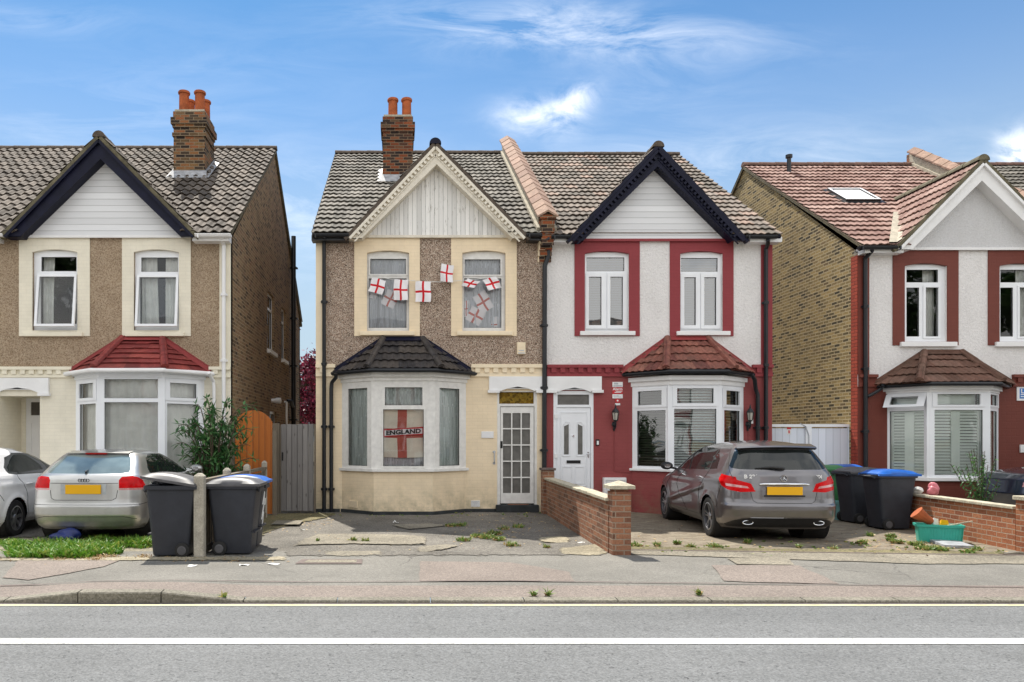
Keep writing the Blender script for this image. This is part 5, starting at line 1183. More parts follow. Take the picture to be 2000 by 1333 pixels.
# ---------------------------------------------------------------- cars: one wrapped surface per body, parts cut out of it
def smoothk(kn, lo=.1, hi=1.7):
    zs = np.linspace(lo, hi, 801); v = np.interp(zs, [k[0] for k in kn], [k[1] for k in kn]); k = np.hanning(17); k /= k.sum()
    return zs, np.convolve(np.pad(v, 8, mode='edge'), k, mode='valid')
class CarSurf:
    def __init__(s, W, YR, YF, L, n=3.2, dr=.36, df=.75, arches=(), creases=(), ztop=1.5):
        s.W, s.YR, s.YF = smoothk(W), smoothk(YR), smoothk(YF); s.L, s.n, s.dr, s.df, s.arches, s.creases, s.ztop = L, n, dr, df, arches, creases, ztop
        th = np.linspace(0, math.pi/2, 4001); e = 2/n; x = np.sin(th)**e; y = 1-np.cos(th)**e; 
        def tab(w, d): a = np.concatenate([[0], np.cumsum(np.hypot(np.diff(x*w), np.diff(y*d)))]); return a/a[-1], a[-1]
        s.tr, s.lr = tab(.87, dr); s.tf, s.lf = tab(.87, df); s.th = th
        s.ls = L-dr-df
    def a2c(s, a): return np.where(a < s.lr, a/s.lr, np.where(a < s.lr+s.ls, 1+(a-s.lr)/s.ls, 2+(a-s.lr-s.ls)/s.lf))
    def S(s, a, z):
        a, z = np.broadcast_arrays(np.asarray(a, float), np.asarray(z, float)); c = s.a2c(a)
        w = np.interp(z, *s.W); yr = np.interp(z, *s.YR); yf = np.interp(z, *s.YF); e = 2/s.n
        k = np.clip((z-.95)/.4, 0, 1); dr = s.dr*(1-.25*k); df = s.df*(1-.35*k)
        t1 = np.interp(np.clip(c, 0, 1), s.tr, s.th); t3 = np.interp(1-np.clip(c-2, 0, 1), s.tf, s.th)
        x = np.where(c < 1, w*np.sin(t1)**e, np.where(c < 2, w, w*np.sin(np.clip(t3, 0, math.pi/2))**e))
        y = np.where(c < 1, yr+dr*(1-np.clip(np.cos(t1), 0, 1)**e), np.where(c < 2, yr+dr+(yf-df-yr-dr)*(c-1), yf-df*(1-np.clip(np.cos(t3), 0, 1)**e)))
        ym = s.L*.5; T = 1-.05*np.clip(np.abs(y-ym)/(s.L/2), 0, 1)**2.5
        x = x*T
        side = np.clip((c-.55)*4, 0, 1)*np.clip((2.4-c)*4, 0, 1)
        for (ay, az, r) in s.arches:
            d = np.hypot(y-ay, z-az); x = x+side*.022*np.exp(-((d-r-.01)/.05)**2)
        for (y0, z0, y1, z1, amp, wd) in s.creases:
            dx, dz = y1-y0, z1-z0; t = np.clip(((y-y0)*dx+(z-z0)*dz)/(dx*dx+dz*dz), 0, 1); d = np.hypot(y-y0-t*dx, z-z0-t*dz); x = x+side*amp*np.exp(-(d/wd)**2)
        return x, y, z
    def inv(s, kind, v, z):
        A = np.linspace(0, s.lr+s.ls+s.lf, 1500); x, y, _ = s.S(A, z); c = s.a2c(A)
        if kind == 'r': m = c <= 1; return float(np.interp(v, np.maximum.accumulate(x[m]), A[m]))
        if kind == 'f': m = c >= 2; return float(np.interp(-v, np.maximum.accumulate(-x[m]), A[m]))
        return float(np.interp(v, np.maximum.accumulate(y), A))
    def path(s, pts, step=.004, close=True):
        P = [(s.inv(k, v, z), z) for k, v, z in pts]; out_ = []
        for p, q in zip(P, P[1:]+(P[:1] if close else [])):
            n = max(1, int(math.hypot(q[0]-p[0], q[1]-p[1])/step))
            out_ += [(p[0]+(q[0]-p[0])*i/n, p[1]+(q[1]-p[1])*i/n) for i in range(n)]
        if not close: out_.append(P[-1])
        return np.array(out_)
def pip(px, py, poly):
    ins = np.zeros(px.shape, bool); x, y = poly[:, 0], poly[:, 1]; j = len(poly)-1
    for i in range(len(poly)):
        c = ((y[i] > py) != (y[j] > py)); 
        if c.any():
            xi = (x[j]-x[i])*(py-y[i])/((y[j]-y[i]) if y[j] != y[i] else 1e-9)+x[i]; ins ^= c & (px < xi)
        j = i
    return ins
def npmesh(name, V, Fc, mat, parent, N=None):
    used = np.unique(Fc); mp = -np.ones(len(V), int); mp[used] = np.arange(len(used))
    me = bpy.data.meshes.new(name); me.from_pydata(V[used].tolist(), [], mp[Fc].tolist()); me.materials.append(M[mat]); me.uv_layers.new(name='UVMap')
    me.shade_smooth()
    if N is not None: me.normals_split_custom_set_from_vertices(N[used].tolist())
    o = bpy.data.objects.new(name, me); COL.objects.link(o); o.parent = parent; WLOC[o.name] = Vector((0, 0, 0)); return o
def car(name, label, sp, loc, rz, group=None):
    cs = CarSurf(sp['W'], sp['YR'], sp['YF'], sp['L'], arches=sp['arches'], creases=sp.get('creases', ()), ztop=sp['ztop'], n=sp.get('n', 3.2), dr=sp.get('dr', .36))
    root = thing(name, label, 'car', loc, rz, group); WLOC[root.name] = Vector((0, 0, 0))
    cell = .0125; nr = int(cs.lr/cell); ns = int(cs.ls/.017); nf = int(cs.lf/.03)
    A = np.concatenate([np.linspace(0, cs.lr, nr, endpoint=False), np.linspace(cs.lr, cs.lr+cs.ls, ns, endpoint=False), np.linspace(cs.lr+cs.ls, cs.lr+cs.ls+cs.lf, nf+1)])
    zb = sp.get('zb', .2); Z = np.linspace(zb, cs.ztop, int((cs.ztop-zb)/.012)+1)
    a, z = np.meshgrid(A, Z); a, z = a.copy(), z.copy(); n1, n2 = a.shape
    polys = [(p['name'], p['mat'], cs.path(p['pts']), p.get('sides', 'lr')) for p in sp['parts']]
    arch = []
    for (ay, az, r) in sp['arches']:
        t = np.linspace(math.radians(-60), math.radians(240), 40); arch.append(cs.path([('s', ay+r*math.cos(q), max(zb-.05, az+r*math.sin(q))) for q in t], .008))
    for _, _, P, _ in polys + [(0, 0, P, 0) for P in arch]:
        m = (a > P[:, 0].min()-.03) & (a < P[:, 0].max()+.03) & (z > P[:, 1].min()-.03) & (z < P[:, 1].max()+.03)
        idx = np.argwhere(m); 
        if not len(idx): continue
        q = np.stack([a[m], z[m]], 1); best = np.full(len(q), 9.); bi = np.zeros(len(q), int)
        for s0 in range(0, len(P), 200):
            d = np.hypot(q[:, None, 0]-P[None, s0:s0+200, 0], q[:, None, 1]-P[None, s0:s0+200, 1]); k = d.argmin(1); dm = d[np.arange(len(q)), k]; u = dm < best; best[u] = dm[u]; bi[u] = k[u]+s0
        u = best < .0075; ii = idx[u]
        keep = (ii[:, 1] > 0) & (ii[:, 0] < n1-1)
        a[ii[keep][:, 0], ii[keep][:, 1]] = P[bi[u][keep], 0]; z[ii[keep][:, 0], ii[keep][:, 1]] = P[bi[u][keep], 1]
    x, y, zz = cs.S(a, z)
    V = np.stack([x, y, zz], -1)
    # roof cap rings
    top = V[-1]; nc = 14; yc = (top[:, 1].min()+top[:, 1].max())/2; crown = sp['H']-cs.ztop; caps = []
    for k in range(1, nc+1):
        f = 1-k/nc; caps.append(np.stack([top[:, 0]*f, yc+(top[:, 1]-yc)*f, cs.ztop+crown*(1-f**2.2)*np.ones(len(top))], -1))
    allV = np.concatenate([V, np.array(caps)], 0); R_, C_ = allV.shape[:2]
    du = np.gradient(allV, axis=1); dv = np.gradient(allV, axis=0); N = np.cross(du, dv); ln = np.linalg.norm(N, axis=-1, keepdims=True); N = N/np.maximum(ln, 1e-9)
    N[R_-1] = (0, 0, 1); bad = ln[..., 0] < 1e-9; N[bad] = (0, 0, 1)
    flip = (N[..., 0]*(allV[..., 0]) + N[..., 1]*(allV[..., 1]-sp['L']/2)*.5 + N[..., 2]*.3) < 0
    if flip.mean() > .5: N = -N
    N[:, 0, 0] = 0; N[:, -1, 0] = 0; N /= np.maximum(np.linalg.norm(N, axis=-1, keepdims=True), 1e-9)
    I = np.arange(R_*C_).reshape(R_, C_); Fq = np.stack([I[:-1, :-1], I[:-1, 1:], I[1:, 1:], I[1:, :-1]], -1).reshape(-1, 4)
    ca = np.zeros((R_-1, C_-1)); cz = np.full((R_-1, C_-1), 9.); ca[:n1-1] = (a[:-1, :-1]+a[1:, 1:]+a[:-1, 1:]+a[1:, :-1])/4; cz[:n1-1] = (z[:-1, :-1]+z[1:, 1:]+z[:-1, 1:]+z[1:, :-1])/4
    ca, cz = ca.ravel(), cz.ravel()
    Vf, Nf = allV.reshape(-1, 3), N.reshape(-1, 3); cls = {}
    for sgn, sd in ((1, 'r'), (-1, 'l')):
        c = np.zeros(len(Fq), int)
        for i, (nm, mt, P, sides) in enumerate(polys):
            if sd in sides: c[pip(ca, cz, P)] = i+1
        for P in arch: c[pip(ca, cz, P)] = -1
        cls[sd] = c
    VV = np.concatenate([Vf, Vf*(-1, 1, 1)]); NN = np.concatenate([Nf, Nf*(-1, 1, 1)]); off = len(Vf)
    def grab(i, sds):
        L_ = []
        if 'r' in sds: L_.append(Fq[cls['r'] == i])
        if 'l' in sds: L_.append(Fq[cls['l'] == i][:, ::-1]+off)
        return np.concatenate(L_)
    body = npmesh('body', VV, grab(0, 'rl'), sp['paint'], root, NN)
    for i, (nm, mt, P, sides) in enumerate(polys):
        if nm in ('rear_window', 'rear_diffuser', 'front_grille', 'lower_bumper', 'tailgate', 'windscreen', 'bumper'):
            f = grab(i+1, 'rl')
            if len(f): npmesh(nm, VV, f, mt, root, NN)
        else:
            for sd in sides:
                f = grab(i+1, sd)
                if len(f): npmesh(nm, VV, f, mt, root, NN)
    def surf(kind, v, z_, out=0.0, side=1):
        aa = cs.inv(kind, v, z_); p = np.array(cs.S(aa, z_)); p1 = np.array(cs.S(aa+.01, z_)); p2 = np.array(cs.S(aa, z_+.01)); n = np.cross(p1-p, p2-p); n /= np.linalg.norm(n)
        if n[0]*p[0]+n[1]*(p[1]-sp['L']/2) < 0: n = -n
        p = p+n*out; return Vector((p[0]*side, p[1], p[2]))
    # seams
    for pts, nm in sp['seams']:
        mb = MB()
        for s_ in (1, -1):
            P = cs.path(pts, .03, close=False); X_, Y_, Z_ = cs.S(P[:, 0], P[:, 1]); mb.tube([(X_[i]*s_, Y_[i], Z_[i]) for i in range(len(P))], .0042, 5)
        mb.build(nm, 'trim', body, local=True)
    # wheels and wells
    for (ay, az, r) in sp['arches']:
        for s_ in (1, -1):
            wr = sp['wr']; xo = sp['track']
            w_ = bpy.data.objects.new('wheel', None); COL.objects.link(w_); w_.parent = root; w_.location = (s_*xo, ay, wr); w_.rotation_euler = (0, 0, 0); WLOC[w_.name] = Vector((0, 0, 0))
            hw = .105; mb = MB(); pr = [(wr-.11, -hw*.9), (wr-.06, -hw*1.02), (wr-.02, -hw*.95), (wr-.004, -hw*.7), (wr, -hw*.3), (wr, hw*.3), (wr-.004, hw*.7), (wr-.02, hw*.95), (wr-.06, hw*1.02), (wr-.11, hw*.9)]
            mb.lathe(pr, (0, 0, 0), 48, axis='x', caps=False); mb.build('tyre', 'tyre', w_, smooth=True, local=True)
            mb = MB(); ri = wr-.105; q = s_
            mb.lathe([(ri+.004, q*hw*.95), (ri-.012, q*hw*.98)], (0, 0, 0), 40, axis='x', caps=False)
            mb.lathe([(.035, q*hw*.62), (.06, q*hw*.72), (.05, q*hw*.80), (.02, q*hw*.82)], (0, 0, 0), 20, axis='x')
            mb.build('rim', 'alloy', w_, smooth=True, local=True, ang=30)
            mb = MB(); mb.lathe([(ri-.012, q*hw*.97), (ri-.02, q*hw*.5), (ri-.03, -q*hw*.6)], (0, 0, 0), 40, axis='x', caps=False); mb.build('rim_barrel', 'alloydark', w_, smooth=True, local=True); mb = MB()
            ks = sp.get('spokes', 5); tw = sp.get('twin', 0)
            for k in range(ks):
                for dd in ((-tw, tw) if tw else (0,)):
                    t = 2*math.pi*k/ks+dd+.2; c_, s2 = math.cos(t), math.sin(t); P0, P1 = Vector((q*hw*.70, .045*c_, .045*s2)), Vector((q*hw*.84, (ri-.01)*c_, (ri-.01)*s2)); wd = sp.get('spw', .02)
                    tt = Vector((0, -s2, c_)); pts = [P0-tt*wd*.8, P0+tt*wd*.8, P1+tt*wd*1.2, P1-tt*wd*1.2]; bk = Vector((-q*.03, 0, 0))
                    mb.face(pts); mb.face([p+bk for p in pts][::-1])
                    for i_ in range(4): j_ = (i_+1) % 4; mb.face([pts[i_], pts[i_]+bk, pts[j_]+bk, pts[j_]])
            mb.build('spokes', 'alloy', w_, smooth=True, local=True, ang=30)
            mb = MB(); mb.lathe([(ri-.02, q*hw*.1), (.01, q*hw*.1)], (0, 0, 0), 30, axis='x'); mb.build('brake_disc', 'trim', w_, local=True)
            mb = MB(); mb.lathe([(r+.012, s_*(xo+.075)), (r+.02, s_*(xo-.3)), (.02, s_*(xo-.3))], (0, ay, az), 36, axis='x', caps=False); mb.build('wheel_arch_liner', 'trim', root, local=True)
    mb = MB(); w_ = .62; mb.box(-w_, w_, .25, sp['L']-.25, zb-.01, zb+.12); mb.box(-.5, .5, sp['arches'][0][0]-.08, sp['arches'][0][0]+.08, .2, .34); mb.build('underbody', 'trim', root, local=True)
    return root, cs, surf, body

def plate_no(root, y, z, x=0, w=.52, h=.125, tilt=0):
    mb = MB(); mb.box(x-w/2, x+w/2, y-.012, y, z-h/2, z+h/2); return mb.build('number_plate', 'plate', root, local=True, bevel=.004)
SP = {}
SP['mpv'] = dict(L=4.36, H=1.557, ztop=1.50, paint='p_grey', n=3.0, dr=.40, wr=.325, track=.785, spokes=5, twin=.16, spw=.011,
  W=[(.2, .80), (.27, .86), (.35, .885), (.5, .89), (.62, .893), (.8, .885), (.92, .87), (1.0, .85), (1.05, .825), (1.1, .795), (1.2, .745), (1.35, .66), (1.43, .605), (1.475, .55), (1.5, .47)],
  YR=[(.2, .16), (.27, .09), (.38, .02), (.5, 0), (.565, 0), (.59, .03), (.66, .045), (.8, .05), (.92, .065), (1.02, .08), (1.08, .10), (1.14, .135), (1.25, .20), (1.38, .29), (1.45, .34), (1.5, .52)],
  YF=[(.2, 4.15), (.4, 4.33), (.6, 4.36), (.75, 4.28), (.85, 4.02), (.95, 3.55), (1.0, 3.38), (1.05, 3.25), (1.3, 2.75), (1.42, 2.4), (1.5, 1.95)],
  arches=[(.83, .325, .355), (3.53, .325, .355)], creases=[(1.15, .80, 3.3, .44, .016, .05), (.3, .93, 3.6, .90, .012, .04)],
  parts=[dict(name='rear_window', mat='carglass', pts=[('r', -.01, 1.105), ('r', .60, 1.11), ('r', .705, 1.13), ('r', .715, 1.16), ('r', .60, 1.38), ('r', .56, 1.40), ('r', -.01, 1.41)]),
    dict(name='side_window', mat='carglass', pts=[('s', 3.05, 1.03), ('s', 2.5, 1.37), ('s', 2.15, 1.43), ('s', 1.5, 1.44), ('s', 1.05, 1.40), ('s', .80, 1.25), ('s', .70, 1.10), ('s', 1.2, 1.075), ('s', 2.2, 1.05)]),
    dict(name='window_pillar', mat='trim', pts=[('s', 1.97, 1.02), ('s', 2.05, 1.02), ('s', 2.05, 1.46), ('s', 1.97, 1.46)]),
    dict(name='window_pillar', mat='trim', pts=[('s', 1.02, 1.05), ('s', 1.06, 1.05), ('s', 1.10, 1.42), ('s', 1.06, 1.42)]),
    dict(name='door', mat='p_grey', pts=[('s', 1.99, .32), ('s', 1.99, 1.05), ('s', 1.02, 1.075), ('s', 1.1, .9), ('s', 1.25, .76), ('s', 1.30, .32)]),
    dict(name='door', mat='p_grey', pts=[('s', 2.0, .32), ('s', 2.0, 1.05), ('s', 3.03, 1.02), ('s', 3.12, .85), ('s', 3.08, .32)]),
    dict(name='tail_lamp', mat='lampred', pts=[('r', .415, .775), ('r', .475, .895), ('r', .66, .95), ('s', .17, .995), ('s', .40, 1.035), ('s', .43, .97), ('s', .33, .86), ('s', .20, .795), ('r', .62, .765)]),
    dict(name='reversing_lamp', mat='lampclear', pts=[('r', .50, .82), ('r', .53, .855), ('r', .80, .895), ('r', .80, .855)]),
    dict(name='rear_diffuser', mat='trim', pts=[('r', -.01, .225), ('r', -.01, .375), ('r', .50, .375), ('r', .70, .335), ('r', .80, .26), ('r', .76, .225)])],
  seams=[([('r', 0, .60), ('r', .40, .603), ('r', .455, .64), ('r', .485, .77)], 'tailgate_seam'), ([('s', .33, .86), ('s', .45, .60), ('s', .47, .5)], 'bumper_seam'), ([('s', 1.3, .33), ('s', 1.32, .68), ('s', 1.25, .78), ('s', 1.05, .97), ('s', 1.0, 1.07)], 'door_seam'), ([('s', 2.0, .33), ('s', 2.0, 1.42)], 'door_seam'), ([('s', 3.08, .33), ('s', 3.12, .85), ('s', 3.02, 1.02)], 'door_seam'), ([('r', .705, .97), ('r', .73, 1.12), ('r', .61, 1.40)], 'tailgate_seam'), ([('s', 1.0, .32), ('s', 3.1, .32)], 'sill_seam')])
SP['hatch'] = dict(L=4.2, H=1.42, ztop=1.375, paint='p_silver', n=3.4, dr=.34, wr=.315, track=.765, spokes=7, spw=.02,
  W=[(.2, .78), (.27, .845), (.35, .87), (.5, .88), (.7, .882), (.85, .875), (.95, .855), (1.0, .835), (1.04, .80), (1.1, .765), (1.2, .71), (1.3, .64), (1.345, .59), (1.375, .50)],
  YR=[(.2, .13), (.24, .07), (.32, .03), (.42, 0), (.55, 0), (.60, .02), (.66, .03), (.8, .04), (.9, .045), (.97, .06), (1.02, .09), (1.05, .13), (1.15, .27), (1.30, .50), (1.34, .55), (1.375, .68)],
  YF=[(.2, 4.0), (.4, 4.18), (.6, 4.2), (.75, 4.1), (.85, 3.7), (.93, 3.2), (1.0, 3.0), (1.2, 2.45), (1.33, 2.05), (1.375, 1.75)],
  arches=[(.79, .315, .345), (3.37, .315, .345)], creases=[(.25, .86, 3.7, .84, .01, .05)],
  parts=[dict(name='rear_window', mat='carglass_l', pts=[('r', -.01, 1.045), ('r', .55, 1.05), ('r', .63, 1.065), ('r', .635, 1.09), ('r', .53, 1.30), ('r', .48, 1.325), ('r', -.01, 1.335)]),
    dict(name='side_window', mat='carglass', pts=[('s', 2.7, .985), ('s', 2.1, 1.27), ('s', 1.8, 1.325), ('s', 1.1, 1.33), ('s', .88, 1.27), ('s', .72, 1.12), ('s', .70, 1.04), ('s', .76, 1.015), ('s', 1.8, .995)]),
    dict(name='door', mat='p_silver', pts=[('s', 1.45, .32), ('s', 1.45, 1.0), ('s', 2.7, .975), ('s', 2.85, .8), ('s', 2.85, .32)]),
    dict(name='tail_lamp', mat='lampred', pts=[('r', .53, .80), ('r', .525, .95), ('r', .56, 1.0), ('r', .70, 1.012), ('s', .22, .99), ('s', .29, .94), ('s', .31, .86), ('s', .24, .80)]),
    dict(name='reversing_lamp', mat='lampclear', pts=[('r', .53, .80), ('r', .53, .83), ('s', .28, .83), ('s', .24, .80)])],
  seams=[([('r', 0, .65), ('r', .44, .65), ('r', .495, .68), ('r', .515, .80)], 'tailgate_seam'), ([('r', 0, .903), ('r', .52, .905)], 'tailgate_seam'), ([('s', .24, .80), ('s', .42, .62)], 'bumper_seam'), ([('r', 0, .578), ('r', .80, .578), ('s', .45, .60)], 'bumper_seam'), ([('r', 0, .40), ('r', .60, .40), ('r', .78, .36)], 'bumper_seam'), ([('s', 1.45, .33), ('s', 1.45, 1.33)], 'door_seam'), ([('s', 2.85, .33), ('s', 2.85, .85), ('s', 2.7, .98)], 'door_seam')])
import copy as _cp
SP['small'] = _cp.deepcopy(SP['hatch']); q = SP['small']
q.update(L=3.97, H=1.46, ztop=1.41, paint='p_white', wr=.30, track=.73, arches=[(.72, .30, .335), (3.19, .30, .335)], spokes=7, twin=0, spw=.022, creases=[(.2, .84, 3.4, .84, .01, .05)])
q['W'] = [(z_, w_*.953) for z_, w_ in SP['hatch']['W'][:-3]]+[(1.33, .61), (1.38, .56), (1.41, .48)]
q['YF'] = [(z_, y_-.22) for z_, y_ in SP['hatch']['YF']]
q['YR'] = [(.2, .12), (.3, .03), (.42, 0), (.55, 0), (.62, .02), (.8, .04), (.97, .05), (1.05, .1), (1.2, .2), (1.32, .30), (1.37, .35), (1.41, .48)]
q['parts'] = [dict(name='rear_window', mat='carglass', pts=[('r', -.01, 1.03), ('r', .60, 1.04), ('r', .53, 1.33), ('r', -.01, 1.35)]),
   dict(name='side_window', mat='carglass', pts=[('s', 2.65, .98), ('s', 2.1, 1.29), ('s', 1.8, 1.345), ('s', 1.0, 1.35), ('s', .72, 1.28), ('s', .56, 1.12), ('s', .60, 1.02), ('s', .8, 1.0), ('s', 1.8, .98)]),
   dict(name='door', mat='p_white', pts=[('s', 1.62, .32), ('s', 1.62, .99), ('s', .86, 1.0), ('s', .98, .8), ('s', 1.08, .65), ('s', 1.1, .32)]),
   dict(name='door', mat='p_white', pts=[('s', 1.63, .32), ('s', 1.63, .99), ('s', 2.6, .975), ('s', 2.7, .8), ('s', 2.68, .32)]),
   dict(name='tail_lamp', mat='lampred', pts=[('r', .58, .78), ('r', .57, .98), ('r', .7, 1.0), ('s', .12, .985), ('s', .20, .93), ('s', .18, .78)])]
q['seams'] = [([('s', 1.1, .33), ('s', 1.08, .65), ('s', .98, .8), ('s', .82, 1.0)], 'door_seam'), ([('s', 1.625, .33), ('s', 1.625, 1.35)], 'door_seam'), ([('s', 2.68, .33), ('s', 2.7, .8), ('s', 2.6, .98)], 'door_seam'), ([('r', 0, .62), ('r', .56, .62), ('r', .57, .78)], 'tailgate_seam'), ([('s', .18, .78), ('s', .36, .6)], 'bumper_seam')]
SP['navy'] = _cp.deepcopy(SP['small']); q = SP['navy']; q.update(paint='p_navy'); q['L'] = 4.2; q['ztop'] = 1.5; q['H'] = 1.56
q['W'] = [(z_*1.08, w_) for z_, w_ in q['W']]; q['YR'] = [(z_*1.08, w_) for z_, w_ in q['YR']]; q['YF'] = [(.2, 4.05), (.35, 4.15), (.6, 4.2), (.85, 4.14), (.95, 3.95), (1.02, 3.5), (1.06, 3.1), (1.25, 2.6), (1.45, 2.1), (1.5, 1.8)]
for p_ in q['parts']:
    p_['pts'] = [(k, v, z_*1.08) for k, v, z_ in p_['pts']]
    if p_['mat'] == 'p_white': p_['mat'] = 'p_navy'
q['arches'] = [(.72, .32, .36), (3.35, .32, .36)]; q['wr'] = .32
q['parts'].append(dict(name='headlight', mat='lampclear', pts=[('f', .52, .72), ('f', .55, .86), ('s', 3.92, .88), ('s', 3.75, .86), ('s', 3.9, .74)]))
q['parts'].append(dict(name='windscreen', mat='carglass', pts=[('f', -.01, 1.09), ('f', .62, 1.10), ('f', .54, 1.42), ('f', -.01, 1.44)]))

def handles(root, surf, ys, z, mat='chrome'):
    for s_ in (1, -1):
        for y in ys:
            p = surf('s', y, z, .03, s_); mb = MB(); mb.tube([surf('s', y-.09, z, -.005, s_), surf('s', y-.075, z, .03, s_), surf('s', y+.075, z, .03, s_), surf('s', y+.09, z, -.005, s_)], .011, 8); mb.build('door_handle', mat, root, smooth=True, local=True)
def mirrors(root, surf, y, z, mat):
    for s_ in (1, -1):
        p = surf('s', y, z, 0, s_); mb = MB(); mb.tube([p, p+Vector((s_*.10, .0, .02))], .022, 8)
        c = p+Vector((s_*.17, .03, .05)); rings = [(0, .5, 0), (.25, .95, .01), (.5, 1, .02), (.75, .85, .04), (1, .35, .06)]
        for k in range(len(rings)-1):
            def rg(i): t, sc, sh = rings[i]; return [c+Vector((s_*(math.cos(q_)*.115*sc), -.06+.15*t, math.sin(q_)*.075*sc+sh*.2)) for q_ in [2*math.pi*j/16 for j in range(16)]]
            a_, b_ = rg(k), rg(k+1)
            for j in range(16): l = (j+1) % 16; mb.face([a_[j], a_[l], b_[l], b_[j]])
            if k == 0: gl = a_
        mr = mb.build('door_mirror', mat, root, smooth=True, local=True, ang=60); mb = MB(); mb.face([p_+Vector((0, .001, 0)) for p_ in gl]); mb.build('mirror_glass', 'chrome', mr, local=True)

# --- grey people carrier
yaw = math.atan2(-.22, 2.7); ax_, ay_ = 5.90, 12.42-DIST
loc = (ax_-math.sin(-yaw)*.83, ay_-math.cos(yaw)*.83, 0)
mv, cs, surf, body = car('parked_car', 'grey metallic people carrier parked nose-in on the block paving of the red house', SP['mpv'], loc, yaw)
mb = MB(); n = 24
P = [[], [], [], []]
for i in range(n+1):
    x_ = -.60+1.2*i/n; b_ = .10*(x_/.6)**2; P[0].append((x_, .52+b_*.3, 1.512-.012*(x_/.6)**2)); P[1].append((x_, .26+b_, 1.475-.02*(x_/.6)**2)); P[2].append((x_, .235+b_, 1.452-.02*(x_/.6)**2)); P[3].append((x_, .33+b_*.6, 1.42-.012*(x_/.6)**2))
mb.grid(P[:3]); mb.build('spoiler', 'p_grey', mv, smooth=True, local=True, ang=30)
mb = MB(); mb.grid(P[2:]); mb.build('spoiler_underside', 'trim', mv, local=True)
yv = lambda x_, z_: surf('r', abs(x_), z_).y
mb = MB(); mb.tube([(-.36, yv(.36, .89)-.015, .885), (-.3, yv(.3, .89)-.03, .89), (0, yv(0, .89)-.035, .892), (.3, yv(.3, .89)-.03, .89), (.36, yv(.36, .89)-.015, .885)], [.012, .019, .021, .019, .012], 10); mb.build('chrome_strip', 'chrome', mv, smooth=True, local=True)
plate_no(mv, yv(0, .79)-.012, .79)
mb = MB(); mb.box(-.3, .3, yv(0, .72)-.01, yv(0, .72)+.02, .70, .722); mb.build('plate_recess', 'trim', mv, local=True)
mb = MB(); c = Vector((0, yv(0, .975)-.012, .975)); mb.tube([c+Vector((.048*math.cos(t), 0, .048*math.sin(t))) for t in [2*math.pi*k/24 for k in range(25)]], .006, 6, caps=False)
for k in range(3): t = math.pi/2+2*math.pi*k/3; mb.tube([c, c+Vector((.046*math.cos(t), 0, .046*math.sin(t)))], [.008, .002], 5)
mb.build('badge', 'chrome', mv, smooth=True, local=True)
mb = MB(); fr = Fr((-.47, yv(.47, 1.0)-.006, 1.0), (1, 0, 0), (0, -1, 0)); text_faces(mb, 'B 220', fr, .078, .0, bold=.003, sx=1.15); fr = Fr((.52, yv(.55, 1.0)-.008, 1.0), (1, 0, 0), (0, -1, 0)); text_faces(mb, 'CDI', fr, .066, .0, bold=.003); mb.build('badge_lettering', 'white', mv, local=True)
mb = MB(); mb.tube([(.02, yv(0, 1.12)-.01, 1.12), (-.02, yv(0, 1.12)-.04, 1.13), (-.18, yv(.2, 1.14)-.035, 1.145), (-.40, yv(.4, 1.15)-.02, 1.125)], [.02, .022, .018, .008], 8); mb.build('rear_wiper', 'trim', mv, smooth=True, local=True)
for s_ in (-1, 1):
    c = Vector((s_*.52, surf('r', .52, .30).y-.012, .30)); mb = MB(); mb.tube([c+Vector((.075*math.cos(t), 0, .03*math.sin(t))) for t in [2*math.pi*k/24 for k in range(25)]], .009, 8, caps=False); e = mb.build('exhaust_tip', 'chrome', mv, smooth=True, local=True)
    mb = MB(); mb.face([c+Vector((.075*math.cos(t), .004, .03*math.sin(t))) for t in [2*math.pi*k/24 for k in range(24)]]); mb.build('exhaust_bore', 'dark', e, local=True)
handles(mv, surf, (1.30, 2.30), .94); mirrors(mv, surf, 2.95, 1.02, 'trim')
# --- silver hatchback
loc = (-4.79, 11.6-DIST, 0)
av, cs, surf, body = car('parked_car', 'silver three-door hatchback parked nose-in at the beige house, its boot above the weeds', SP['hatch'], loc, R(-1.0))
yv = lambda x_, z_: surf('r', abs(x_), z_).y
plate_no(av, yv(0, .81)-.004, .812, 0, .545, .14)
mb = MB(); fr = Fr((0, yv(0, .81), .0), (1, 0, 0), (0, -1, 0)); mb.plate(fr, (-.345, .345, .735, .895), [(-.275, .275, .74, .888)], .004, -.01); mb.build('plate_recess', 'lead', av, local=True)
mb = MB()
for k in range(4):
    c = Vector((-.0585+k*.039, yv(0, .95)-.008, .948)); mb.tube([c+Vector((.0245*math.cos(t), 0, .0245*math.sin(t))) for t in [2*math.pi*j/20 for j in range(21)]], .0045, 6, caps=False)
mb.build('badge', 'alloydark', av, smooth=True, local=True)
mb = MB(); P = [[], [], []]
for i in range(n+1):
    x_ = -.50+1.0*i/n; b_ = .06*(x_/.5)**2; P[0].append((x_, .74+b_, 1.392)); P[1].append((x_, .50+b_, 1.362-.012*(x_/.5)**2)); P[2].append((x_, .53+b_, 1.345-.012*(x_/.5)**2))
mb.grid(P); mb.build('spoiler', 'p_silver', av, smooth=True, local=True, ang=30)
mb = MB(); mb.box(-.17, .17, .51, .54, 1.338, 1.35); mb.build('high_brake_lamp', 'lampred', av, local=True)
mb = MB(); mb.tube([(.0, yv(0, 1.06)-.005, 1.055), (.0, yv(0, 1.06)-.03, 1.075), (.02, yv(0, 1.1)-.02, 1.10)], [.02, .015, .006], 8); mb.build('rear_wiper', 'trim', av, smooth=True, local=True)
mb = MB(); mb.box(-.55, .55, .5, .75, 1.0, 1.04); mb.build('parcel_shelf', 'trim', av, local=True)
handles(av, surf, (1.62,), .88, 'p_silver'); mirrors(av, surf, 2.55, .99, 'p_silver')
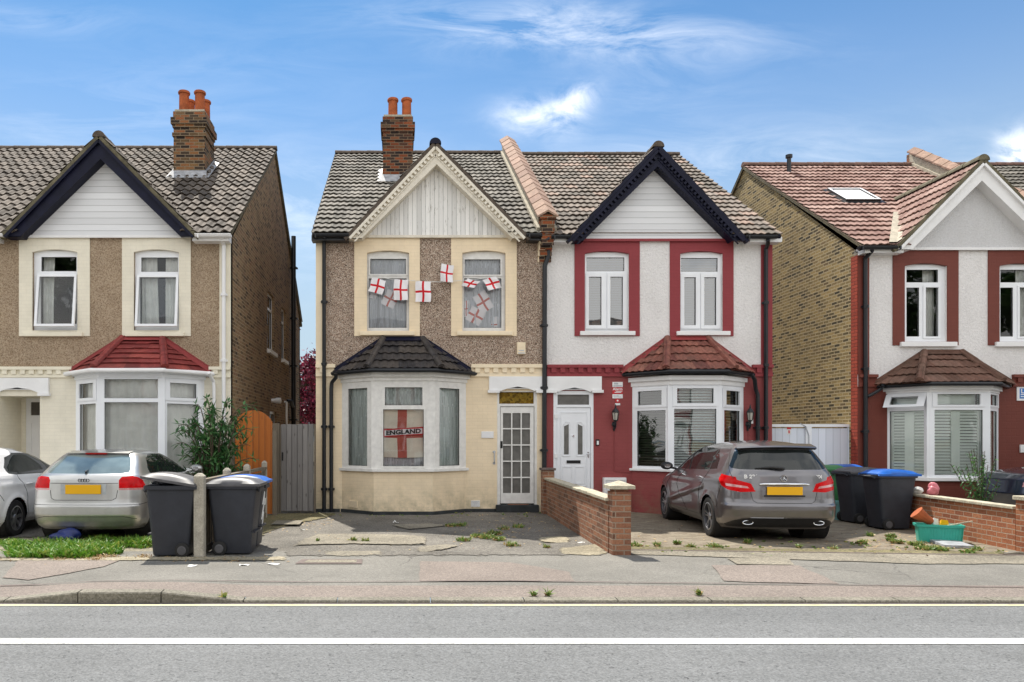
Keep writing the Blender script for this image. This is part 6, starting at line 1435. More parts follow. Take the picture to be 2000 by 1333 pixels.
# --- white car at the left edge
loc = (-7.02, 12.42-.72-DIST, 0)
wv, cs, surf, body = car('parked_car', 'white hatchback cut off by the left edge of the photo, beside the silver car', SP['small'], loc, R(0))
handles(wv, surf, (1.12, 2.0), .84, 'p_white'); mirrors(wv, surf, 2.5, .99, 'p_white'); yv = lambda x_, z_: surf('r', abs(x_), z_).y; plate_no(wv, yv(0, .84)-.004, .84)
# --- navy car at the right edge, behind the garden wall
nv, cs, surf, body = car('parked_car', 'navy car at the right edge, only its front wing showing above the orange brick wall', SP['navy'], (11.06+4.2, -2.4, .0), R(90))
mirrors(nv, surf, 2.6, 1.08, 'p_navy')
# ---------------------------------------------------------------- wheelie bins
def bin_(label, x, y, rz, lidmat='binlid', body='bin', tilt=0, name='wheelie_bin', group=None, scale=1, mark=None):
    t = thing(name, label, 'bin', (x, y, 0), rz, group); t.scale = (scale,)*3; WLOC[t.name] = Vector((0, 0, 0))
    def ringf(hx, y0_, y1_, z_, r=.06, n=5):
        pts = []
        for cx_, cy_, a0 in ((hx-r, y1_-r, 0), (-hx+r, y1_-r, 90), (-hx+r, y0_+r, 180), (hx-r, y0_+r, 270)):
            for k in range(n+1): a_ = R(a0+90*k/n); pts.append(Vector((cx_+r*math.cos(a_), cy_+r*math.sin(a_), z_)))
        return pts
    mb = MB(); rs = [ringf(.22, -.25, .22, .03, .05), ringf(.225, -.255, .225, .06, .05), ringf(.235, -.275, .25, .3), ringf(.262, -.33, .315, .86), ringf(.262, -.33, .315, .90), ringf(.29, -.36, .35, .905), ringf(.292, -.362, .352, .955), ringf(.28, -.35, .34, .958), ringf(.25, -.32, .31, .955), ringf(.24, -.30, .29, .6)]
    for a, b in zip(rs, rs[1:]):
        for k in range(len(a)): l = (k+1) % len(a); mb.face([a[k], a[l], b[l], b[k]])
    mb.face(rs[0][::-1]); mb.face(rs[-1][::-1])
    mb.box(-.17, .17, -.375, -.35, .86, .91); mb.box(-.2, .2, -.32, -.27, .30, .32)
    b = mb.build('body', body, t, smooth=True, local=True, ang=35)
    mb = MB(); lf = Fr((0, .34, .96), (1, 0, 0), (0, -1, 0)); ca, sa = math.cos(R(tilt)), math.sin(R(tilt))
    def L(u, v, h): return Vector((u, .34-v*ca+h*sa*0, .96+h*ca+v*sa))
    P = []; nx, ny = 14, 16
    for j in range(ny+1):
        v = .735*j/ny; row = []
        for i in range(nx+1):
            u = -.30+.60*i/nx; e = min(1, 8*min(i/nx, 1-i/nx))*min(1, 9*min(j/ny+.02, 1-j/ny)); row.append(L(u, v, .012+.035*e+.045*math.sin(math.pi*min(1, j/ny*1.05))*e))
        P.append(row)
    mb.grid(P)
    for i in range(nx): mb.face([P[-1][i], P[-1][i+1], P[-1][i+1]-Vector((0, 0, .035)), P[-1][i]-Vector((0, 0, .035))]); mb.face([P[0][i+1], P[0][i], P[0][i]-Vector((0, 0, .03)), P[0][i+1]-Vector((0, 0, .03))])
    for j in range(ny):
        for q in (0, nx): mb.face([P[j][q], P[j+1][q], P[j+1][q]-Vector((0, 0, .035)), P[j][q]-Vector((0, 0, .035))])
    mb.face([P[0][0]-Vector((0, 0, .03)), P[0][nx]-Vector((0, 0, .03)), P[-1][nx]-Vector((0, 0, .03)), P[-1][0]-Vector((0, 0, .03))])
    mb.build('lid', lidmat, t, smooth=True, local=True, ang=45)
    mb = MB(); mb.tube([(-.2, .35, .9), (-.2, .41, .93), (.2, .41, .93), (.2, .35, .9)], .016, 8); mb.build('handle', body, t, smooth=True, local=True)
    mb = MB(); mb.tube([(-.25, .155, .10), (.25, .155, .10)], .012, 8); mb.build('axle', 'dark', t, local=True)
    for s in (-1, 1):
        mb = MB(); mb.lathe([(.02, -.028), (.07, -.028), (.098, -.02), (.10, 0), (.098, .02), (.07, .028), (.02, .028)], (s*.255, .155, .10), 24, axis='x'); w_ = mb.build('wheel', 'dark', t, smooth=True, local=True)
        mb = MB(); mb.lathe([(.06, s*.03), (.05, s*.034), (.008, s*.034)], (s*.255, .155, .10), 16, axis='x'); mb.build('hub', 'binlid', w_, local=True)
    if mark: mark(t)
    return t
c90 = math.pi/2
b1 = bin_('charcoal wheelie bin, lid propped open on black sacks, left of the tall concrete post', -3.03, 10.42-DIST, -c90, 'binlid', tilt=9, group='charcoal wheelie bins by the fence')
def num(t):
    mb = MB()
    for pts in ([(-.08, .62), (-.02, .80), (.02, .60), (-.03, .45)], [(-.05, .40), (.05, .50), (.06, .30), (-.06, .25)], [(.1, .7), (.12, .6)]):
        mb.tube([(a_, -.338+(.90-z_)*.10, z_) for a_, z_ in pts], .011, 5)
    mb.build('painted_number', 'paper', t, local=True)
bin_('charcoal wheelie bin with a grey lid, right of the tall concrete post', -2.27, 10.60-DIST, c90, 'binlid', group='charcoal wheelie bins by the fence')
bin_('charcoal wheelie bin with a blue lid and white painted number, behind the grey lidded one', -2.31, 11.30-DIST, c90, 'bluelid', group='charcoal wheelie bins by the fence', mark=num)
bin_('green wheelie bin behind the grey car, in front of the white gates', 8.80, 15.9-DIST, 0, 'bingreen', 'bingreen')
bin_('charcoal wheelie bin with a grey domed lid beside the teal recycling box', 8.70, 14.55-DIST, c90+.05, 'binlid', group='charcoal wheelie bins by the orange wall')
bin_('charcoal wheelie bin with a blue lid, its top just visible behind the low wall', 9.36, 16.22-DIST, 0, 'bluelid', group='charcoal wheelie bins by the orange wall')
def lab(t):
    mb = MB(); fr = Fr((.254, -.16, .62), (0, -1, 0), (1, 0, .04)); fr = Fr((.2545, -.02, .66), (0, 1, 0), (1, 0, -.05))
    for k, (a_, b_) in enumerate(((-.05, .08), (-.055, .085), (-.05, .07))): mb.lbox(fr, a_, b_, -.03*k, -.03*k+.014, -.004, .002)
    mb.build('moulded_lettering', 'lead', t, local=True)
bin_('charcoal wheelie bin with a bright blue lid, nearest the orange brick wall', 8.60, 13.52-DIST, c90, 'bluelid', group='charcoal wheelie bins by the orange wall', mark=None)
# refuse sacks under the propped lid
def blobm(name, label, cat, c, sz, mat, seed=0, amp=.25, group=None):
    t = None; rnd = np.random.RandomState(seed); ph = rnd.uniform(0, 6, (6, 3)); fr_ = rnd.uniform(2, 6, (6, 3)); mb = MB(); n, m_ = 24, 14; P = []
    for j in range(m_+1):
        th = math.pi*j/m_; row = []
        for i in range(n+1):
            p = np.array([math.sin(th)*math.cos(2*math.pi*i/n), math.sin(th)*math.sin(2*math.pi*i/n), math.cos(th)]); r_ = 1+amp*sum(math.sin(fr_[k]@p+ph[k, 0]) for k in range(6))/4
            row.append(Vector(c)+Vector(p*r_*np.array(sz)))
        P.append(row)
    mb.grid(P); o = mb.build(name, mat, None, smooth=True, ang=180); return tag(o, label, cat, group)
blobm('refuse_sack', 'black refuse sack bulging under the propped lid of the left bin', 'sack', (-3.2, 10.42-DIST, .99), (.17, .24, .075), 'bag', 3, .35)
blobm('refuse_sack', 'blue black plastic sack lying under the rear bumper of the silver car', 'sack', (-5.05, 11.62-DIST, .10), (.19, .15, .11), 'bluebag', 5, .35)
blobm('carrier_bag', 'crumpled pink carrier bag on the coping of the orange brick wall', 'bag', (9.1, 13.1-DIST, .71), (.085, .07, .09), 'pinkbag', 8, .6)
blobm('carrier_bag', 'crumpled white carrier bag beside the pink one on the orange brick wall', 'bag', (9.08, 13.45-DIST, .68), (.07, .09, .055), 'paper', 9, .4)
# ---------------------------------------------------------------- garden walls
def gwall(name, label, p0, p1, h, th, mat, cop, coph=.05):
    p0, p1 = Vector((*p0, 0)), Vector((*p1, 0)); d = p1-p0; L = d.length; n = Vector((-d.y, d.x, 0)).normalized(); t = thing(name, label, 'wall', (p0+p1)/2); WLOC[t.name] = (p0+p1)/2
    fr = Fr(p0, d, n); mb = MB(); mb.lbox(fr, 0, L, 0, h, -th/2, th/2); mb.build('brickwork', mat, t); mb = MB(); k = max(1, int(L/.6))
    for i in range(k): mb.lbox(fr, L*i/k+.003, L*(i+1)/k-.003, h, h+coph+random.uniform(-.004, .004), -th/2-.035, th/2+.035)
    mb.build('coping', cop, t, bevel=.008); return t, fr, L
t, fr, L = gwall('garden_wall', 'low red brick wall between the two forecourts, with a capped end pier', (3.16, 16.25-DIST), (2.93, 10.55-DIST), .72, .13, 'wall_brick', 'stone')
mb = MB(); mb.box(2.875, 3.125, 10.36-DIST, 10.61-DIST, 0, .86); mb.box(2.90, 3.10, 10.385-DIST, 10.585-DIST, .86, .90); p = mb.build('pier', 'wall_brick', t)
mb = MB(); c = (3.0, 10.485-DIST); a_, b_ = .17, .12
bs = [(c[0]+s*a_, c[1]+q*a_) for s, q in ((-1, -1), (1, -1), (1, 1), (-1, 1))]; tp = Vector((c[0], c[1], 1.01))
mb.face([(*q, .90) for q in bs][::-1])
for i in range(4): j = (i+1) % 4; mb.face([(*bs[i], .90), (*bs[j], .90), (*bs[j], .945), (*bs[i], .945)]); mb.face([(*bs[i], .945), (*bs[j], .945), tp])
mb.build('pier_cap', 'stone', p)
mb = MB(); mb.box(3.03, 3.27, 16.2-DIST, 16.44-DIST, 0, .92); p = mb.build('pier', 'wall_brick', t); mb = MB(); mb.box(3.0, 3.30, 16.17-DIST, 16.47-DIST, .92, .97); mb.build('pier_cap', 'iron', p, bevel=.01)
t, fr, L = gwall('garden_wall', 'low orange brick wall with stone coping beside the right hand bins', (9.30, 15.6-DIST), (8.76, 10.85-DIST), .58, .11, 'wall_orange', 'stone', .045)
mb = MB(); mb.box(9.0, 9.36, 15.62-DIST, 15.73-DIST, 0, .58); p = mb.build('brickwork', 'wall_orange', t); mb = MB(); mb.box(8.98, 9.40, 15.6-DIST+.001, 15.76-DIST, .581, .62); mb.build('coping', 'stone', p)
mb = MB(); mb.box(8.66, 8.90, 10.55-DIST, 10.79-DIST, 0, .72); p = mb.build('pier', 'wall_orange', t); mb = MB(); mb.box(8.63, 8.93, 10.52-DIST, 10.82-DIST, .72, .78); mb.build('pier_cap', 'stone', p, bevel=.01)
# ---------------------------------------------------------------- fence, gates
def cpost(label, x, z_, w, h, parent=None, name='post'):
    y = z_-DIST; mb = MB(); mb.box(x-w/2, x+w/2, y-w/2, y+w/2, 0, h-.04); bs = [(x+s*w/2, y+q*w/2, h-.04) for s, q in ((-1, -1), (1, -1), (1, 1), (-1, 1))]; ts = [(x+s*w/5, y+q*w/5, h) for s, q in ((-1, -1), (1, -1), (1, 1), (-1, 1))]
    for i in range(4): j = (i+1) % 4; mb.face([bs[i], bs[j], ts[j], ts[i]])
    mb.face(ts); return mb.build(name, 'concrete_post', parent, bevel=.01)
fnc = thing('garden_fence', 'low weathered fence of concrete posts and timber pales between the bins and the bush', 'fence', (-2.68, 12.7-DIST, 0)); WLOC[fnc.name] = Vector((-2.68, 12.7-DIST, 0))
zs_ = [10.24, 11.9, 13.5, 15.3]
for i, (z_, w_, h_) in enumerate(zip(zs_, (.135, .11, .11, .10), (1.12, 1.13, 1.14, 1.15))): cpost('', -2.66-.01*i, z_, w_, h_, fnc)
for a_, b_ in zip(zs_, zs_[1:]):
    f = Fr((-2.67, a_-DIST+.06, 0), (0, 1, 0), (1, 0, 0)); L = b_-a_-.12; mb = MB(); n = int(L/.125)
    for i in range(n): u = .02+i*L/n; mb.lbox(f, u, u+.085, .10, .93+random.uniform(-.01, .01), -.01, .008)
    mb.lbox(f, 0, L, .98, 1.03, -.04, .05); mb.lbox(f, 0, L, .80, .87, -.035, -.01); mb.lbox(f, 0, L, .22, .29, -.035, -.01); mb.lbox(f, 0, L, .02, .12, .008, .03)
    mb.build('fence_panel', 'wood_fence', fnc)
gt = thing('side_gate', 'tall weathered grey boarded gate beside the cream house', 'gate', (-2.2, -.25, 0)); WLOC[gt.name] = Vector((-2.2, -.25, 0))
f = front(-.25); mb = MB(); xs_ = np.linspace(X(549, -.25), X(613, -.25), 7)
for i in range(6): h_ = 1.90+random.uniform(-.006, .006); mb.lbox(f, xs_[i]+.002, xs_[i+1]-.002, .05, h_, -.01, .012+.004*(i % 2))
mb.build('gate_boards', 'wood_grey', gt); mb = MB()
for h_ in (.35, 1.0, 1.65): mb.lbox(f, xs_[0], xs_[-1], h_, h_+.1, -.05, -.012)
mb.build('gate_rails', 'wood_grey', gt)
mb = MB(); mb.lbox(f, X(533, -.25), X(546, -.25), 0, 1.92, -.03, .05); mb.lbox(f, X(546.5, -.25), X(548.5, -.25), 0, 1.88, -.02, .02); mb.lbox(f, X(613.5, -.25), X(616.5, -.25), 0, 1.9, -.05, .03); mb.build('gate_post', 'wood_fence', gt)
mb = MB(); mb.lbox(f, xs_[0]+.02, xs_[0]+.05, 1.28-.16, 1.28+.02, .016, .022); mb.build('gate_latch', 'dark', gt)
og = thing('side_gate', 'arched orange stained wooden gate against the brown brick flank', 'gate', (-3.0, -.95, 0)); WLOC[og.name] = Vector((-3.0, -.95, 0))
f = front(-.95); x0, x1 = X(459, -.95), X(532, -.95); n = 6; xs_ = np.linspace(x0, x1, n+1); top_ = lambda u: 1.68+.49*math.sqrt(max(0, 1-((u-(x0+x1)/2)/((x1-x0)/2+.06))**2))
mb = MB()
for i in range(n): a_, b_ = xs_[i]+.002, xs_[i+1]-.002; mb.prism(f, [(a_, .05), (b_, .05)]+[(b_+(a_-b_)*q/4, top_(b_+(a_-b_)*q/4)) for q in range(5)], -.01, .014)
mb.build('gate_boards', 'wood_orange', og)
mb = MB(); mb.lbox(f, x0-.09, x0-.005, 0, 1.95, -.05, .03); mb.lbox(f, x1+.005, x1+.09, 0, 1.75, -.05, .03); mb.build('gate_post', 'wood_fence', og)
wg = thing('double_gate', 'white boarded double gates closing the passage beside the yellow brick flank', 'gate', (9.0, .35, 0)); WLOC[wg.name] = Vector((9.0, .35, 0))
f = front(.35); a0, a1 = X(1500, .35), X(1664, .35); zt = Zp(829, .35); am = X(1579, .35)
mb = MB(); mb.lbox(f, a0, a1, zt-.06, zt, -.05, .05); mb.lbox(f, a1-.09, a1, 0, zt-.06, -.04, .04); mb.lbox(f, am-.08, am+.05, 0, zt-.06, -.04, .045); mb.build('gate_frame', 'upvc', wg)
for u0, u1 in ((a0, am-.085), (am+.055, a1-.095)):
    mb = MB(); mb.lbox(f, u0, u1, .05, zt-.09, -.02, .02); mb.build('gate_leaf', 'wood_white', wg)
mb = MB(); mb.lbox(f, X(1536, .35), X(1544, .35), Zp(849, .35), Zp(835, .35), .02, .026); nb = mb.build('notice', 'paper', wg)
mb = MB(); mb.lbox(f, X(1536, .35), X(1544, .35), Zp(839, .35), Zp(835, .35), .026, .028); mb.lbox(f, X(1538.5, .35), X(1541.5, .35), Zp(847, .35), Zp(841, .35), .026, .028); mb.build('notice_print', 'sign_red', nb)
mb = MB(); mb.tube([f(X(1560, .35), zt+.02, .05), f(X(1571, .35), zt-.05, .06), f(X(1577, .35), zt-.25, .06), f(X(1577, .35), .5, .06)], .009, 6); mb.build('cable', 'lead', wg)
# ---------------------------------------------------------------- things on the right forecourt
def tub(name, label, cat, x, y, rz, lx, ly, h, mat, flare=.8, ribs=0):
    t = thing(name, label, cat, (x, y, 0), rz); WLOC[t.name] = Vector((0, 0, 0)); mb = MB()
    def rg(sx, sy, z_): 
        r_ = .03; pts = []
        for cx_, cy_, a0 in ((sx-r_, sy-r_, 0), (-sx+r_, sy-r_, 90), (-sx+r_, -sy+r_, 180), (sx-r_, -sy+r_, 270)):
            for k in range(5): a_ = R(a0+90*k/4); pts.append(Vector((cx_+r_*math.cos(a_), cy_+r_*math.sin(a_), z_)))
        return pts
    a_, b_ = lx/2, ly/2; rs = [rg(a_*flare, b_*flare, 0), rg(a_*.97, b_*.95, h*.86), rg(a_+.012, b_+.012, h*.87), rg(a_+.015, b_+.015, h), rg(a_-.01, b_-.01, h), rg(a_-.02, b_-.02, h*.85), rg(a_*flare-.01, b_*flare-.01, .03)]
    for p_, q_ in zip(rs, rs[1:]):
        for k in range(len(p_)): l = (k+1) % len(p_); mb.face([p_[k], p_[l], q_[l], q_[k]])
    mb.face(rs[0][::-1]); mb.face(rs[-1]); o = mb.build('tub', mat, t, smooth=True, local=True, ang=40)
    if ribs:
        mb = MB()
        for i in range(ribs):
            u = -b_*flare*.85+2*b_*flare*.85*i/(ribs-1)
            mb.tube([(a_*flare+.004, u, .01), (a_*.965, u*1.15, h*.84)], .006, 5)
        for i in range(ribs*2):
            u = -a_*flare*.9+2*a_*flare*.9*i/(ribs*2-1); mb.tube([(u, -b_*flare-.002, .01), (u*1.1, -b_*.95-.002, h*.84)], .005, 5)
        mb.build('ribs', mat, t, local=True)
    return t
pl = tub('planter', 'teal plastic trough full of broken pots beside the orange brick wall', 'planter', 8.27, 11.78-DIST, R(-24), .60, .28, .27, 'teal', .90, 8)
def loose(name, label, cat, mat, fn, grp=None):
    mb = MB(); fn(mb); return tag(mb.build(name, mat), label, cat, grp)
px_, py_ = 8.27, 11.78-DIST
loose('broken_pot', 'tipped orange plant pot at the left end of the teal trough', 'pot', 'pot', lambda m: m.tube([(px_-.30, py_+.06, .45), (px_-.27, py_+.05, .42), (px_-.16, py_+.03, .34), (px_-.10, py_+.02, .30)], [.11, .095, .065, .06], 12))
loose('wooden_offcut', 'pale wooden stick lying across the right end of the teal trough', 'stick', 'stone', lambda m: m.tube([(px_+.05, py_-.12, .26), (px_+.40, py_-.16, .33)], .012, 6))
loose('broken_shard', 'pale pottery shard in the middle of the teal trough', 'shard', 'paper', lambda m: m.prism(Fr((px_-.1, py_-.02, .27), (1, .2, .1), (0, -1, .2)), [(0, 0), (.1, -.02), (.09, .07), (.01, .1)], -.01, .01))
loose('broken_shard', 'amber plastic shard in the teal trough beside the pale one', 'shard', 'plate', lambda m: m.prism(Fr((px_-.02, py_-.05, .26), (1, -.1, .0), (0, -1, .5)), [(0, 0), (.13, 0), (.11, .07), (.02, .08)], -.015, .015))
tub('recycling_box', 'faded teal recycling box on the paving behind the domed charcoal bin', 'box', 8.72, 15.06-DIST, R(0), .42, .40, .36, 'tealgrey', .8)
q_ = [Vector(G(*p_)) for p_ in ((1802, 1054), (1848, 1053.5), (1903, 1073), (1845, 1071))]
mb = MB(); zz_ = Vector((0, 0, .045)); lo_ = [p_+Vector((0, 0, .008)) for p_ in q_]; up_ = [p_+zz_ for p_ in q_]; mb.face(up_[::-1]); mb.face(lo_)
for i in range(4): j = (i+1) % 4; mb.face([lo_[i], up_[i], up_[j], lo_[j]])
tag(mb.build('white_panel', 'flash_white'), 'dirty white panel lying flat in front of the teal trough', 'panel')
mb = MB(); c_ = Vector(G(1833, 1055)); mb.box(c_.x-.09, c_.x+.06, c_.y-.03, c_.y+.1, 0, .09); tag(mb.build('concrete_block', 'stone', bevel=.01), 'small grey concrete block against the left end of the teal trough', 'block')
mb = MB(); c_ = Vector(G(1982, 1087)); mb.tube([c_+Vector((-.15, 0, .02)), c_+Vector((.1, .08, .03)), c_+Vector((.25, .1, .02))], .02, 6); tag(mb.build('wooden_offcut', 'wood_fence'), 'short brown timber offcut on the paving at the right edge', 'stick')
# ---------------------------------------------------------------- flags
def flag(mb, c, w, h, rot, fr=None, y=-.09, wave=.02, shear=0, arm=.14, ox=.5, oy=.5, seed=0):
    n = 20; ca, sa = math.cos(R(rot)), math.sin(R(rot)); rnd = random.Random(seed); ph = rnd.uniform(0, 6); P = []
    us = sorted({i/n for i in range(n+1)} | {ox-arm*.5, ox+arm*.5}); vs = sorted({i/n for i in range(n+1)} | {oy-arm*.5*w/h, oy+arm*.5*w/h})
    us = [u for u in us if 0 <= u <= 1]; vs = [v for v in vs if 0 <= v <= 1]
    for v in vs:
        row = []
        for u in us:
            a_ = (u-.5)*w+shear*(v-.5)*h+.006*math.sin(7*v+ph); b_ = (v-.5)*h+.006*math.sin(6*u+ph); row.append((c[0]+a_*ca+b_*sa, y+wave*math.sin(5*u+3*v+ph)*(1.2-v), c[1]-a_*sa+b_*ca))
        P.append(row)
    for j in range(len(vs)-1):
        for i in range(len(us)-1):
            mu, mv_ = (us[i]+us[i+1])/2, (vs[j]+vs[j+1])/2; m_ = 1 if abs(mu-ox) < arm*.5 or abs(mv_-oy) < arm*.5*w/h else 0
            mb.face([P[j][i], P[j][i+1], P[j+1][i+1], P[j+1][i]], m_)
bt = thing('bunting', 'string of white flags with red crosses outside the upstairs windows of the cream house', 'bunting', (X(850), -.09, Zp(545))); WLOC[bt.name] = Vector((X(850), -.09, Zp(545)))
mb = MB(); mb.tube([(X(a_, -.09), -.075, Zp(b_, -.09)) for a_, b_ in ((720, 540), (740, 541), (765, 546), (800, 548), (826, 550), (860, 551), (890, 549), (915, 547), (945, 544), (984, 541))], .006, 5); mb.build('string', 'paper', bt)
for k, (a_, b_, w_, h_, r_, sh) in enumerate(((737, 559, .31, .31, 15, 0), (782.7, 566.5, .30, .44, 1, 0), (826.5, 570, .33, .44, 0, 0), (872.8, 534, .27, .37, 9, -.1), (919, 554, .28, .17, 12, .6), (961.5, 554, .30, .26, -14, -.25))):
    mb = MB(); flag(mb, (X(a_, -.1), Zp(b_, -.1)), w_, h_, r_, y=-.10, shear=sh, seed=k, wave=.025); mb.build('flag', ['flagwhite', 'flagred'], bt)
for nm, lst in (('left', ((762.6, 584, .30, .36, 26, 0), (729, 578, .15, .13, 22, 0))), ('right', ((944, 590, .32, .42, -30, 0), (929, 617, .34, .34, 28, 0), (911, 603, .14, .36, 0, 0), (969, 628, .19, .22, 0, 0)))):
    b2 = thing('bunting', 'faded cross flags hanging behind the glass of the %s upstairs window of the cream house' % nm, 'bunting', (X(lst[0][0]), .10, Zp(lst[0][1]))); WLOC[b2.name] = Vector((X(lst[0][0]), .10, Zp(lst[0][1])))
    for k, (a_, b_, w_, h_, r_, sh) in enumerate(lst): mb = MB(); flag(mb, (X(a_, .1), Zp(b_, .1)), w_, h_, r_, y=.115+.006*k, wave=.008, seed=k+9, ox=.8 if a_ > 960 else (-1 if w_ == .15 else .5), oy=-1 if w_ == .15 else (.2 if a_ > 960 else .5)); mb.build('flag', ['flagwhite', 'flagpink'], b2)
f, L, pn, wf = hB['bayf'][1]; r_ = pn[1]; yF = hB['yf']+.115
bf = thing('window_flag', 'large faded cross flag with a scarf, filling the middle pane of the cream bay', 'flag', ((r_[0]+r_[1])/2-.5, yF, r_[2])); WLOC[bf.name] = Vector(((r_[0]+r_[1])/2-.5, yF, r_[2]))
fc = f((r_[0]+r_[1])/2, 0, 0); mb = MB(); w_ = r_[1]-r_[0]; h_ = (r_[3]-r_[2]); flag(mb, (fc.x-.03, r_[2]+h_*.58), w_*1.05, h_*.86, 0, y=yF, wave=.012, arm=.22, ox=.5, oy=.5, seed=4); mb.build('cloth', ['flagold', 'flagpink'], bf)
mb = MB(); fr = Fr((fc.x, yF-.03, r_[2]+h_*.60), (1, 0, .06), (0, -1, 0)); mb.lbox(fr, -w_*.5, w_*.5, -.075, .085, -.004, 0); sc_ = mb.build('scarf', 'flagred', bf)
mb = MB(); mb.lbox(fr, -w_*.47, w_*.47, -.055, .06, .0, .004); mb.build('scarf_band', 'flagwhite', bf)
mb = MB(); text_faces(mb, 'ENGLAND', Fr(fr(0, 0, 0), (1, 0, .06), (0, -1, 0)), .125, .007, bold=.006, sx=1.25); mb.build('scarf_lettering', 'trim', bf)
# ---------------------------------------------------------------- foliage
def leafquad(mb, p, d, n, l, w, k):
    d = d.normalized(); s = d.cross(n).normalized(); n = s.cross(d); uv = [(k+.5, .5)]*4
    mb.face([p, p+d*l*.45+s*w*.5-n*l*.04, p+d*l+n*-l*.18, p+d*l*.45-s*w*.5-n*l*.04], 0, uv)
def rv(): return Vector((random.gauss(0, 1), random.gauss(0, 1), random.gauss(0, 1))).normalized()
# flowering bush with arching stems
bs_ = thing('bush', 'leafy green bush with arching shoots in front of the beige house, beside the silver car', 'bush', (-3.50, 14.5-DIST, 0)); WLOC[bs_.name] = Vector((-3.50, 14.5-DIST, 0))
st, lf = MB(), MB(); k = 0; random.seed(11)
for i in range(64):
    a_ = random.uniform(0, 2*math.pi); rr = random.uniform(.1, 1)**.7; hgt = random.uniform(1.0, 2.45)*(1.05-.25*rr); e = Vector((math.cos(a_)*rr*.66, math.sin(a_)*rr*.35, 0)); b_ = Vector((-3.50, 14.5-DIST, 0)) + e*.15; pts = []
    if i < 3: e = Vector((.85, -.1, 0)); hgt = (1.75, 2.2, 1.2)[i]
    for t_ in range(9): q = t_/8; pts.append(b_+e*(q**1.5)*(1.0)+Vector((0, 0, hgt*math.sin(q*1.75)/math.sin(1.75) if q < 1 else hgt)))
    st.tube(pts, [.013*(1-.7*t_/8)+.003 for t_ in range(9)], 5, caps=False)
    for t_ in np.arange(.25, 1.01, .045):
        q = t_*8; i0 = min(7, int(q)); p = pts[i0].lerp(pts[i0+1], min(1, q-i0)); dr_ = (pts[i0+1]-pts[i0]).normalized()
        for s in range(2):
            o = (rv()+dr_*.5+Vector((0, 0, .1))); k += 1; leafquad(lf, p+o.normalized()*.01, o+Vector((0, 0, -.15)), Vector((0, 0, 1))+rv()*.4, random.uniform(.11, .22), random.uniform(.035, .06), k)
st.build('stems', 'bark', bs_); lf.build('leaves', 'leaf_bush', bs_)
def tree(label, x, y, h, cr, ct, leaf, n, ls=.16, name='tree', seed=1):
    random.seed(seed); t = thing(name, label, 'tree', (x, y, 0)); WLOC[t.name] = Vector((x, y, 0)); base = Vector((x, y, 0)); mb = MB(); tip = base+Vector((0, 0, h*.75)); mb.tube([base, base+Vector((.1, 0, h*.3)), tip], [h*.035, h*.026, .04], 9); cl = []
    for i in range(16):
        p0 = base.lerp(tip, random.uniform(.35, .95)); a_ = random.uniform(0, 6.28); d = Vector((math.cos(a_)*cr*random.uniform(.5, 1), math.sin(a_)*cr*random.uniform(.5, 1), random.uniform(.1, .5)*h*.4)); mb.tube([p0, p0+d*.5+Vector((0, 0, .2)), p0+d], [.06, .04, .015], 6); cl.append(p0+d); cl.append(p0+d*.6)
    mb.build('trunk', 'bark', t); mb = MB()
    cs_ = cl+[base+Vector((random.uniform(-1, 1)*cr*.8, random.uniform(-1, 1)*cr*.8, random.uniform(h*.3, h*.95))) for _ in range(26)]
    for i in range(n):
        c_ = random.choice(cs_); o = rv()*abs(random.gauss(0, .38))*cr*.5; leafquad(mb, c_+o, rv()+Vector((0, 0, -.3)), rv(), ls*random.uniform(.6, 1.3), ls*.5, i)
    mb.build('crown', leaf, t); return t
tree('purple leaved tree beyond the side passage between the beige and cream houses', -5.3, 24, 7.4, 2.3, 0, 'leaf_purple', 16000, .2, seed=3)
# sprigs behind the right wall
sp_ = thing('bush', 'small straggly green shrub behind the orange wall by the navy car', 'bush', (10.55, 13.9-DIST, 0)); WLOC[sp_.name] = Vector((10.55, 13.9-DIST, 0)); st, lf = MB(), MB(); random.seed(5)
for i in range(22):
    a_ = random.uniform(0, 6.28); e = Vector((math.cos(a_)*.40, math.sin(a_)*.25, 0))*random.uniform(.2, 1); hgt = random.uniform(.7, 1.45); b_ = Vector((10.6, 14.0-DIST, 0))
    if i < 4: e = Vector((-.25-.1*i, 0, 0)); hgt = 1.0+.04*i
    pts = [b_+e*(q/6)**1.3+Vector((0, 0, hgt*q/6)) for q in range(7)]; st.tube(pts, .006, 4, caps=False)
    for t_ in np.arange(.3, 1, .05):
        q = t_*6; i0 = min(5, int(q)); p = pts[i0].lerp(pts[i0+1], q-i0); k += 1; leafquad(lf, p, rv(), Vector((0, 0, 1))+rv()*.5, random.uniform(.05, .09), .035, k); k += 1; leafquad(lf, p, rv(), Vector((0, 0, 1))+rv()*.5, random.uniform(.05, .09), .035, k)
st.build('stems', 'bark', sp_); lf.build('leaves', 'leaf_bush', sp_)
